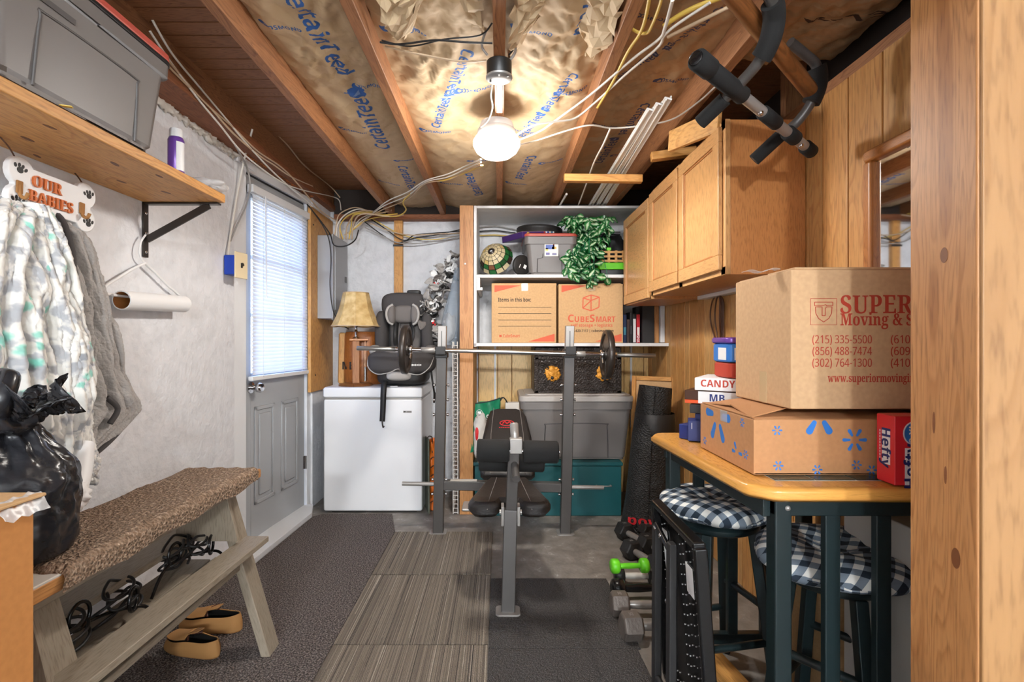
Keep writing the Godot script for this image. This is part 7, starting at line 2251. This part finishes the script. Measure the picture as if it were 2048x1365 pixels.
# ---------------------------------------------------------------- floor coverings, dumbbells, folded stool
func floor_things() -> void:
	var f := FastNoiseLite.new()
	f.seed = 2
	f.frequency = 3.0
	# dark shag carpet on the left
	var sh := mb().prism(PackedVector2Array([Vector2(-1.40, 0.2), Vector2(-0.642, 0.2), Vector2(-0.642, 3.18), Vector2(-0.725, 3.50), Vector2(-1.19, 3.50), Vector2(-1.24, 3.45), Vector2(-1.28, 2.66), Vector2(-1.40, 2.62)]), 0.007, Transform3D(FLAT, Vector3(0, 0.0035, 0)), 0.002)
	single("shag_carpet", sh, M.shag, "dark brown shag carpet between bench, door and freezer", "carpet")
	# striped carpet tiles, one column
	var d := 3.178
	for i in 5:
		var t := mb().prism(rrect(0.5935, 0.588 if i else 0.575, 0.004, 2), 0.007, Transform3D(FLAT, Vector3(0, 0.0035, 0)), 0.0015)
		for k in t.t.size():
			t.t[k] = (Vector2(t.v[k].x, t.v[k].z) + Vector2(0.3 + 0.07 * i, 0.3)) * Vector2(1.65, 1.65)
		var o := single("carpet_tile", t, M["carpet_tile_%d" % (i % 2)], "striped grey brown carpet tile, number %s from the weight bench towards the lens" % ["one", "two", "three", "four", "five"][i], "carpet tile", "striped carpet tiles laid in a column")
		o.position = V(-0.343, 0.0, d - 0.294)
		d -= 0.594
	# black mats on the right
	var q := [[-0.044, 0.532, 1.968, 2.545], [-0.044, 0.532, 1.388, 1.965], [-0.044, 0.532, 0.80, 1.385]]
	for i in 3:
		var m: Array = q[i]
		single("rubber_mat", mb().prism(PackedVector2Array([Vector2(m[0], m[2]), Vector2(m[1], m[2]), Vector2(m[1] - 0.012, m[3]), Vector2(m[0], m[3])]), 0.008, Transform3D(FLAT, Vector3(0, 0.004, 0)), 0.002), M.rubber_mat, ["black speckled mat under the weight bench's front foot", "black speckled mat second from the bench, beside the striped tiles", "black speckled mat nearest the lens beside the striped tiles"][i], "mat", "black speckled floor mats")
	# dumbbells
	var hexd := [
		[0.625, 2.05, 0.08, 1.28, "grey_hex", "big grey hex dumbbell nearest the lens, pointing at the folded stool"],
		[0.615, 2.215, -0.04, 1.22, "grey_hex", "big grey hex dumbbell second from the lens"],
		[0.745, 2.70, -1.2, 1.25, "iron_rough", "black hex dumbbell in the middle of the row, behind the green one"],
		[0.772, 2.97, -1.22, 1.25, "iron_rough", "black hex dumbbell at the foot of the rolled mat, outer of two"],
		[0.855, 2.80, -1.2, 1.2, "iron_rough", "black hex dumbbell between the outer row and the bar stool"],
		[0.905, 3.0, -1.2, 1.1, "iron_rough", "black hex dumbbell nearest the red letters of the mat"],
		[0.84, 2.54, -1.2, 1.1, "iron_rough", "black hex dumbbell behind the folded stool's far corner"],
	]
	for e in hexd:
		hex_dumbbell(V(e[0], 0, e[1]), e[2], e[3], M[e[4]], e[5])
	round_dumbbell(V(0.63, 0.048, 2.36), 0.06, 1.12, M.black_gloss, "black round ended dumbbell behind the two grey hex ones")
	round_dumbbell(V(0.655, 0.040, 2.50), -0.05, 0.95, M.iron_rough, "dark dumbbell with pale label, under the green one")
	round_dumbbell(V(0.612, 0.108, 2.455), 0.05, 0.82, M.lime, "small bright green dumbbell lying on the dark ones")
	# folded stool: tray on edge, seen from below
	var c := V(0.552, 0.0, 1.56)
	var t := thing("folding_step_stool", c, "folded black plastic step stool with white dots leaning by the table's leg", "step stool")
	var T := Transform3D(Basis(Vector3(0.0, 0.0, 1.0), Vector3(-0.07, 1, 0).normalized(), Vector3(-1, -0.07, 0).normalized()), V(0.578, 0.035, 1.555))
	# local x towards the lens, y up, z to the left
	var tr := mb()
	tr.prism(rrect(0.40, 0.60, 0.035), 0.008, T * Transform3D(Basis.IDENTITY, Vector3(0, 0.305, 0.0)), 0.002)
	tr.box(T * Vector3(0.190, 0.305, 0.012), Vector3(0.022, 0.58, 0.036), 0.006, T.basis)
	tr.box(T * Vector3(-0.190, 0.305, 0.012), Vector3(0.022, 0.58, 0.036), 0.006, T.basis)
	tr.box(T * Vector3(0, 0.596, 0.012), Vector3(0.38, 0.022, 0.036), 0.006, T.basis)
	tr.box(T * Vector3(0, 0.016, 0.012), Vector3(0.38, 0.022, 0.036), 0.006, T.basis)
	part(t, "tray", tr, M.black_gloss)
	var dots := mb()
	for i in 13:
		for j in 18:
			var x := -0.165 + 0.028 * i
			var y := 0.05 + 0.030 * j + (0.012 if i % 2 else 0.0)
			if x < 0.0 and x > -0.13 and y > 0.10:
				continue
			if y > 0.57:
				continue
			dots.lump(T * Vector3(x, y, 0.0055), Vector3(0.0022, 0.0022, 0.0014), 1.0, T.basis, 6, 4)
	part(t, "dots", dots, M.white_satin).set_meta("kind", "stuff")
	part(t, "label_panel", mb().box(T * Vector3(0.075, 0.455, 0.006), Vector3(0.055, 0.085, 0.001), 0.0, T.basis), M.white_print)
	part(t, "label_panel", mb().box(T * Vector3(-0.125, 0.44, 0.007), Vector3(0.05, 0.17, 0.001), 0.0, T.basis * Basis(Vector3(0, 0, 1), 0.12)), M.white_print)
	for s in [-0.135, 0.01]:
		part(t, "leg", mb().bar(T * Vector3(s, 0.54, 0.030), T * Vector3(s + 0.01, -0.03, 0.075), 0.034, 0.026, 0.006, T.basis.z), M.black_satin)
	part(t, "cross_bar", mb().cyl(T * Vector3(-0.13, 0.06, 0.068), T * Vector3(0.02, 0.06, 0.068), 0.010, 12), M.black_satin)
	part(t, "brace", mb().bar(T * Vector3(0.005, 0.10, 0.045), T * Vector3(0.15, 0.0, 0.04), 0.016, 0.008, 0.002, T.basis.z), M.black_gloss)
	for q2 in [[-0.125, 0.535], [-0.07, 0.53], [-0.05, 0.335], [0.012, 0.10], [-0.01, 0.08]]:
		part(t, "bolt", mb().lump(T * Vector3(q2[0], q2[1], 0.04), Vector3(0.008, 0.008, 0.006), 0.9, T.basis, 12, 8), M.chrome)
	part(t, "hinge_bar", mb().cyl(T * Vector3(-0.13, 0.545, 0.034), T * Vector3(0.02, 0.505, 0.034), 0.009, 12), M.black_gloss)
	# wooden plank on the floor under the table
	single("loose_plank", mb().bar(V(0.72, 0.055, 2.02), V(0.80, 0.055, 1.40), 0.09, 0.02, 0.003), M.stud, "light wooden plank lying on the floor under the pub table", "plank").rotation.z = 0.0
	single("floor_carton", mb().bx(V(1.0, 0.0, 1.62), V(1.13, 0.50, 1.93), 0.004), M.card_tan, "brown carton standing on the floor against the right wall under the table", "box")
	single("pale_carton", mb().bx(V(1.03, 0.0, 1.24), V(1.14, 0.70, 1.56), 0.004), M.old_white, "pale tall carton under the table's near end, behind the slats", "box")


func hex_dumbbell(p: Vector3, turn: float, k: float, m: Material, label: String) -> void:
	var R := 0.044 * k
	var y := R * 0.866
	var t := thing("hex_dumbbell", p, label, "dumbbell", "hex dumbbells along the wall")
	var xf := Transform3D(Basis(Vector3.UP, turn), p + Vector3(0, y, 0))
	var hexa := PackedVector2Array()
	for i in 6:
		hexa.append(Vector2(cos(TAU * i / 6), sin(TAU * i / 6)) * R)
	for s in [-1, 1]:
		var hx := xf * Transform3D(Basis(Vector3(0, 0, 1), Vector3(0, 1, 0), Vector3(-1, 0, 0)), Vector3(s * 0.086 * k, 0, 0))
		var hd := part(t, "head", mb().prism(hexa, 0.062 * k, hx, 0.009 * k), m)
		part(hd, "weight_mark", mb().add(lettering(str(int(10 * k) if k < 1 else 25), 0.016, bold, 0.0015), xf * Transform3D(FLAT * Basis(Vector3(0, 0, 1), PI / 2), Vector3(s * 0.086 * k, y, 0))), M.steel_light)
	part(t, "handle", mb().lathe([Vector2(0.0125, -0.06), Vector2(0.0145, -0.03), Vector2(0.0155, 0), Vector2(0.0145, 0.03), Vector2(0.0125, 0.06)], xf * Transform3D(Basis(Vector3(0, 1, 0), Vector3(1, 0, 0), Vector3(0, 0, -1)).scaled(Vector3(k, k, k)), Vector3.ZERO), 18), M.steel_light if k > 1.1 else M.iron)


func round_dumbbell(p: Vector3, turn: float, k: float, m: Material, label: String) -> void:
	var t := thing("round_dumbbell", p, label, "dumbbell", "round ended dumbbells")
	var xf := Transform3D(Basis(Vector3.UP, turn).scaled(Vector3.ONE * k), p)
	var ax := Basis(Vector3(0, 1, 0), Vector3(1, 0, 0), Vector3(0, 0, -1))
	for s in [-1, 1]:
		part(t, "head", mb().lathe([Vector2(0, -0.026), Vector2(0.030, -0.026), Vector2(0.040, -0.018), Vector2(0.042, 0), Vector2(0.040, 0.018), Vector2(0.030, 0.026), Vector2(0, 0.026)], xf * Transform3D(ax, Vector3(s * 0.085, 0, 0)), 8 if m != M.lime else 24), m)
	part(t, "handle", mb().lathe([Vector2(0.014, -0.065), Vector2(0.0165, 0), Vector2(0.014, 0.065)], xf * Transform3D(ax, Vector3.ZERO), 18), m if m != M.iron_rough else M.old_white)


# ---------------------------------------------------------------- under the joists: box, bar, sticks, mouldings, cables
func overhead() -> void:
	lamps()
	var jx := Transform3D(Basis.IDENTITY, V(-0.003, 2.085, 1.80))
	var j := thing("junction_box", V(-0.003, 2.085, 1.80), "round black junction box with metal cover under the middle joist", "junction box")
	part(j, "box", mb().lathe([Vector2(0.042, 0.0), Vector2(0.0435, 0.003), Vector2(0.0435, 0.05), Vector2(0, 0.05)], jx, 32), M.black_plastic)
	part(j, "cover", mb().lathe([Vector2(0, -0.007), Vector2(0.044, -0.007), Vector2(0.046, -0.005), Vector2(0.046, 0.0), Vector2(0, 0.0)], jx, 32), M.galvanised)
	for a in [0.6, 3.7]:
		part(j, "screw", mb().cyl(jx * Vector3(cos(a) * 0.036, -0.010, sin(a) * 0.036), jx * Vector3(cos(a) * 0.036, -0.004, sin(a) * 0.036), 0.004, 10), M.steel_grey)
	part(j, "slot", mb().box(jx * Vector3(0.0, -0.0075, 0.028), Vector3(0.006, 0.003, 0.014)), M.black_plastic)
	# pull up bar hung from the wooden rod
	var e := func(px: float, py: float, d: float) -> Vector3: return at(px, py, d)
	var rod := thing("wooden_rod", at(1545, 90, 1.36), "thick brown wooden rod running up to the right from the ceiling, carrying the pull-up bar", "rod")
	part(rod, "pole", mb().tube([at(1446, -34, 1.24), at(1540, 82, 1.42), at(1624, 186, 1.62)], 0.0235, 20), M.dark_rod)
	var p := thing("pull_up_bar", at(1505, 205, 1.5), "grey and black pull-up bar with foam grips hanging under the ceiling", "pull-up bar")
	var A := at(1392, 116, 1.30)
	var B := at(1624, 304, 1.735)
	var ax := func(k: float) -> Vector3: return A.lerp(B, k)
	part(p, "main_tube", mb().cyl(A, B, 0.0155, 20), M.steel_light)
	part(p, "grip", mb().cyl(A, ax.call(0.10), 0.0265, 24, -1.0, 0.006).cyl(ax.call(0.08), ax.call(0.34), 0.0235, 24, -1.0, 0.006), M.foam_black)
	part(p, "end_cap", mb().cyl(A + (A - B).normalized() * 0.004, A, 0.019, 24, -1.0, 0.003), M.black_gloss)
	part(p, "collar", mb().cyl(ax.call(0.50), ax.call(0.635), 0.0205, 24, -1.0, 0.004), M.foam_black)
	part(p, "collar", mb().cyl(ax.call(0.735), ax.call(0.82), 0.0225, 24, -1.0, 0.004), M.foam_black)
	part(p, "grip", mb().cyl(ax.call(0.915), B, 0.022, 24, -1.0, 0.006), M.foam_black)
	for k in [0.475, 0.865]:
		part(p, "bolt", mb().lump(ax.call(k) + Vector3(0.0, -0.013, 0.008), Vector3(0.008, 0.008, 0.008), 1.0, Basis.IDENTITY, 12, 8), M.chrome)
	# two curved arms with foam, and their lower handles
	var a1 := smooth([at(1400, 245, 1.50), at(1450, 197, 1.44), at(1488, 158, 1.40), at(1516, 125, 1.36), at(1538, 85, 1.33), at(1548, 40, 1.31), at(1544, 5, 1.28), at(1522, -40, 1.24)], 8)
	var a2 := smooth([at(1508, 320, 1.72), at(1560, 272, 1.68), at(1595, 243, 1.64), at(1622, 205, 1.62), at(1636, 165, 1.61), at(1632, 130, 1.60), at(1612, 110, 1.58), at(1580, 84, 1.55)], 8)
	var arms := [[a1, 0.0185, 15, 26, 49], [a2, 0.0185, 15, 24, 40]]
	for q in arms:
		var pts: Array = q[0]
		var arm := part(p, "curved_arm", mb().tube(pts, 0.0145, 16), M.steel_grey)
		part(arm, "foam_sleeve", mb().tube(pts.slice(q[3], q[4]), 0.0265, 20), M.foam_black)
		part(arm, "grip", mb().tube(pts.slice(0, 9), 0.0205, 20), M.foam_black)
	# sticks lying on the joists
	single("wood_stick", mb().bar(at(1128, 356, 2.78), at(1284, 358, 2.78), 0.04, 0.04, 0.003), M.stud, "light wooden stick nailed across under the joists, left of the cabinets", "stick")
	single("wood_stick", mb().bar(at(1302, 314, 2.55), at(1392, 302, 2.52), 0.045, 0.04, 0.003), M.stud, "short wooden block beside the nearer cabinet's top", "stick")
	single("wood_offcut", mb().bar(at(1340, 283, 2.30), at(1440, 240, 2.0), 0.02, 0.09, 0.003), M.plywood, "plywood offcut on top of the nearer cabinet under the pull-up bar", "board")
	# white mouldings laid over the sticks
	for i in 3:
		var o := at(1205 - 13 * i, 414, 3.66)
		var q2 := at(1337 - 18 * i, 196 + 11 * i, 1.97 + 0.05 * i)
		var g := mb()
		g.bar(o, q2, 0.030, 0.008, 0.002, Vector3(0.3, 1, 0))
		g.bar(o + Vector3(0.010, 0.006, 0), q2 + Vector3(0.010, 0.006, 0), 0.008, 0.012, 0.003, Vector3(0.3, 1, 0))
		g.bar(o + Vector3(-0.008, -0.005, 0), q2 + Vector3(-0.008, -0.005, 0), 0.006, 0.008, 0.002, Vector3(0.3, 1, 0))
		single("moulding_strip", g, M.moulding, ["white moulding strip farthest right of the three under the ceiling", "white moulding strip in the middle of the three under the ceiling", "white moulding strip leftmost of the three under the ceiling"][i], "moulding", "white moulding strips laid under the joists")
	single("white_rod", mb().cyl(at(1118, 414, 3.62), at(1133, 388, 3.3), 0.007, 10), M.moulding, "short white rod standing up over the shelving's top board", "rod")


func cable(pts: Array, r: float, m: Material, label: String, group: String, sag := 0.0) -> void:
	single("cable", mb().tube(smooth(pts, 7), r, 8, -1.0, 0.75), m, label, "cable", group)


func cables() -> void:
	var Y := 2.118
	var w: Material = M.cord_white
	var tn: Material = M.cord_tan
	var g1 := "white cables crossing under the joists"
	# left of the lamp, towards the breaker panel
	var nm := ["topmost white cable left of the lamp, running to the breaker panel", "middle white cable left of the lamp, running to the breaker panel", "lowest white cable left of the lamp, running to the breaker panel"]
	for i in 3:
		var k := i * 6.0
		cable([at(962, 318 + k, 2.32), aty(935, 330 + k, Y), aty(895, 348 + k, Y), aty(851, 361 + i * 3.0, Y - 0.002), aty(815, 384 + k * 1.2, Y), aty(775 - k, 402 + k * 1.5, Y), at(745 - k, 425 + k, 3.85), at(718, 440 + k, 3.90), at(700 - k, 470, 3.88)], 0.0048, w if i < 2 else tn, nm[i], g1)
	cable([at(965, 330, 2.34), aty(930, 346, Y), aty(890, 360, Y), aty(853, 366, Y), aty(820, 388, Y), at(806, 405, 3.5), at(812, 420, 3.7), at(795, 432, 3.8), at(757, 434, 3.88), at(725, 444, 3.9), at(697, 468, 3.88)], 0.0052, M.cord_yellow, "yellow cable looping down beside the joist left of the lamp", g1)
	# right of the lamp
	cable([at(1030, 272, 2.28), at(1068, 250, 2.2), aty(1110, 243, Y - 0.03), aty(1150, 236, Y - 0.02), aty(1190, 205, Y), aty(1250, 150, Y), aty(1315, 95, Y), aty(1328, 72, Y), aty(1352, 50, Y), aty(1420, 5, Y)], 0.0052, w, "white cable from the lamp up to the yellow bundle at the top", g1)
	cable([at(1032, 282, 2.30), aty(1080, 262, Y - 0.02), aty(1112, 240, Y), aty(1180, 190, Y), aty(1265, 118, Y), aty(1318, 78, Y), aty(1330, 55, Y), aty(1345, 0, Y)], 0.0060, w, "thick straight white cable from the lamp to the upper right", g1)
	cable([at(1034, 290, 2.31), aty(1075, 280, Y - 0.01), aty(1130, 262, Y), aty(1180, 250, Y), aty(1225, 256, Y), aty(1290, 250, Y), aty(1345, 238, Y), aty(1395, 205, Y), aty(1432, 172, Y)], 0.0048, w, "white cable crossing below the mouldings towards the cabinets", g1)
	cable([aty(1221, 256, Y - 0.004), at(1206, 290, 2.45), at(1188, 325, 2.7), at(1172, 370, 3.1), at(1156, 412, 3.6)], 0.0048, w, "white cable branching down over the shelving's right half", g1)
	cable([aty(1195, 215, Y), aty(1225, 165, Y), aty(1255, 105, Y), aty(1278, 70, Y), aty(1290, 40, Y), aty(1300, -10, Y)], 0.0055, M.cord_yellow, "yellow cable running along the joist at the top, right of the lamp", "yellow cables at the top")
	cable([aty(1246, 38, Y + 0.04), aty(1268, 60, Y + 0.03), aty(1292, 66, Y + 0.01), aty(1306, 45, Y), aty(1320, 8, Y), aty(1326, -20, Y)], 0.0055, M.cord_yellow, "yellow cable curling by the joist's side, near the white one", "yellow cables at the top")
	cable([aty(1328, 52, Y + 0.02), aty(1360, 30, Y + 0.03), aty(1400, 10, Y + 0.04), aty(1450, -8, Y + 0.05)], 0.009, M.cord_yellow, "thick yellow cable leaving to the upper right", "yellow cables at the top")
	cable([aty(1335, 74, Y + 0.02), aty(1400, 42, Y + 0.03), aty(1470, 8, Y + 0.04), aty(1520, -14, Y + 0.05)], 0.007, tn, "flat tan cable next to the thick yellow one at the upper right", g1)
	# black wires and loops by the junction box
	cable([aty(760, 84, Y + 0.03), aty(800, 88, Y + 0.02), aty(870, 80, Y + 0.01), aty(930, 84, Y), aty(985, 86, Y - 0.002)], 0.004, M.cord_black, "black cable from the left joist to the junction box, the upper one", "dark cables by the junction box")
	cable([aty(763, 80, Y + 0.03), aty(820, 92, Y + 0.02), aty(890, 78, Y + 0.015), aty(960, 70, Y + 0.02), aty(984, 46, Y + 0.03)], 0.003, M.cord_black, "thin black cable rising to the middle joist", "dark cables by the junction box")
	cable([aty(770, 92, Y + 0.03), aty(840, 108, Y + 0.01), aty(920, 122, Y - 0.01), at(972, 120, 1.78)], 0.0045, tn, "tan cable from the left joist into the junction box", "dark cables by the junction box")
	cable([at(975, 110, 1.79), at(964, 92, 1.78), at(970, 66, 1.75), at(985, 40, 1.72), at(998, 0, 1.62)], 0.005, M.cord_grey, "grey cable curving up left of the junction box", "dark cables by the junction box")
	cable([at(1020, 120, 1.79), at(1031, 100, 1.78), at(1028, 60, 1.75), at(1018, 30, 1.70), at(1006, -10, 1.6)], 0.006, M.cord_grey, "grey cable curving up right of the junction box", "dark cables by the junction box")
	cable([at(1018, 110, 1.80), at(1034, 84, 1.78), at(1030, 40, 1.74), at(1022, 20, 1.7)], 0.0035, M.cord_black, "thin black cable right of the junction box", "dark cables by the junction box")
	cable([at(977, 132, 1.80), at(984, 165, 1.9), at(982, 190, 1.98), at(985, 215, 2.08), at(976, 240, 2.16), at(962, 254, 2.24)], 0.0035, w, "thin white cable down the joist from junction box to lamp", g1)
	# along the rim board over the left wall
	var X := -1.262
	var rim := [
		[[305, 40], [345, 108], [400, 175], [450, 235], [500, 295], [555, 352], [612, 400], [655, 432], [688, 452]],
		[[300, 62], [340, 122], [395, 196], [440, 250], [490, 310], [560, 362], [606, 380], [660, 392], [678, 400], [682, 420]],
		[[330, 125], [372, 168], [420, 215], [468, 268], [520, 312], [548, 330], [580, 352], [625, 372]],
		[[318, 98], [365, 155], [415, 210], [470, 258], [515, 302], [575, 345], [640, 420], [672, 440]],
		[[312, 22], [360, 78], [420, 130], [475, 168], [520, 232], [575, 290], [610, 332], [660, 372], [680, 395]],
	]
	var rl := ["lowest of the cables clipped along the rim board above the door", "second lowest cable along the rim board above the door", "short tan cable along the rim board above the door", "tan cable in the middle of the rim board's run", "uppermost cable along the rim board, hanging loose"]
	for i in rim.size():
		var pts := []
		for q in rim[i]:
			var dd: float = minf(X * 1040.0 / (q[0] - 1000.0), 3.95)
			pts.append(at(q[0], q[1], dd))
		cable(pts, 0.0048, [w, w, tn, tn, tn][i], rl[i], "cables along the rim board")
	cable([atx(505, 258, -1.27), atx(498, 285, -1.30), atx(490, 312, -1.37), atx(478, 370, -1.40), atx(466, 440, -1.405), atx(459, 482, -1.408), atx(456, 515, -1.40)], 0.0055, w, "white cable dropping down the wall to the blue switch box", "cables to the switch box")
	cable([atx(470, 290, -1.30), atx(492, 330, -1.375), atx(500, 368, -1.39), atx(492, 410, -1.395), atx(474, 450, -1.40), atx(461, 482, -1.405)], 0.005, M.cord_grey, "grey cable curving across the casing to the blue switch box", "cables to the switch box")
	# fan of cables into the breaker panel
	var r := RandomNumberGenerator.new()
	r.seed = 9
	var fl := ["first from the door", "second from the door", "third from the door", "fourth from the door", "fifth from the door", "sixth from the door", "seventh from the door"]
	for i in 7:
		var tx := 668.0 + 6.0 * i
		cable([at(tx, 478, 3.86), at(tx + r.randf_range(-6, 6), 450, 3.86), at(tx + 14 + r.randf_range(-4, 10), 428, 3.85 - 0.02 * i), at(tx + 40 + i * 6, 415 + i * 3, 3.84), at(735 + i * 12, 430 - r.randf_range(0, 10), 3.88)], 0.0055, [tn, w, tn, M.cord_yellow, tn, M.cord_yellow, tn][i], "cable fanning into the top of the breaker panel, %s" % fl[i], "cables fanning into the breaker panel")
	cable([at(614, 408, 3.55), at(640, 440, 3.66), at(660, 468, 3.68), at(668, 490, 3.66), at(690, 492, 3.66), at(710, 480, 3.7), at(717, 460, 3.8)], 0.005, M.cord_black, "black cable looping across the breaker panel's top", "black cables at the breaker panel")
	cable([at(618, 412, 3.55), at(645, 450, 3.64), at(658, 480, 3.66), at(662, 520, 3.665), at(660, 570, 3.665), at(666, 620, 3.66), at(680, 645, 3.62), at(697, 658, 3.55)], 0.0045, M.cord_black, "black cable hanging down the breaker panel's side to the lamp", "black cables at the breaker panel")
	# along the back wall, on into the alcove
	var bl := ["yellow cable along the top of the back wall", "black cable along the top of the back wall, upper one", "black cable along the top of the back wall, hanging lowest", "grey cable along the top of the back wall", "tan cable along the top of the back wall"]
	var bp := [
		[[735, 432], [775, 455], [800, 468], [840, 478], [880, 478], [925, 470]],
		[[720, 425], [760, 450], [805, 480], [830, 470], [870, 466], [925, 462]],
		[[725, 440], [765, 470], [795, 485], [830, 476], [870, 470], [925, 458]],
		[[730, 455], [770, 474], [800, 486], [850, 485], [925, 470]],
		[[740, 446], [780, 462], [820, 470], [870, 468], [925, 466]],
	]
	for i in 5:
		var pts2 := []
		for q in bp[i]:
			pts2.append(at(q[0], q[1], 3.985 - 0.008 * i))
		cable(pts2, 0.0055, [M.cord_yellow, M.cord_black, M.cord_black, M.cord_grey, tn][i], bl[i], "cables along the back wall")
	var al := ["grey cable behind the alcove's upper shelf, topmost", "black cable behind the alcove's upper shelf", "yellow cable behind the alcove's upper shelf, lowest"]
	for i in 3:
		cable([at(955, 455 + i * 8, 4.01), at(990, 452 + i * 9, 4.01), at(1025, 458 + i * 7, 4.01), at(1060, 462 + i * 6, 4.01), at(1240, 464 + i * 5, 4.01)], 0.006, [M.cord_grey, M.cord_black, M.cord_yellow][i], al[i], "cables behind the upper shelf")
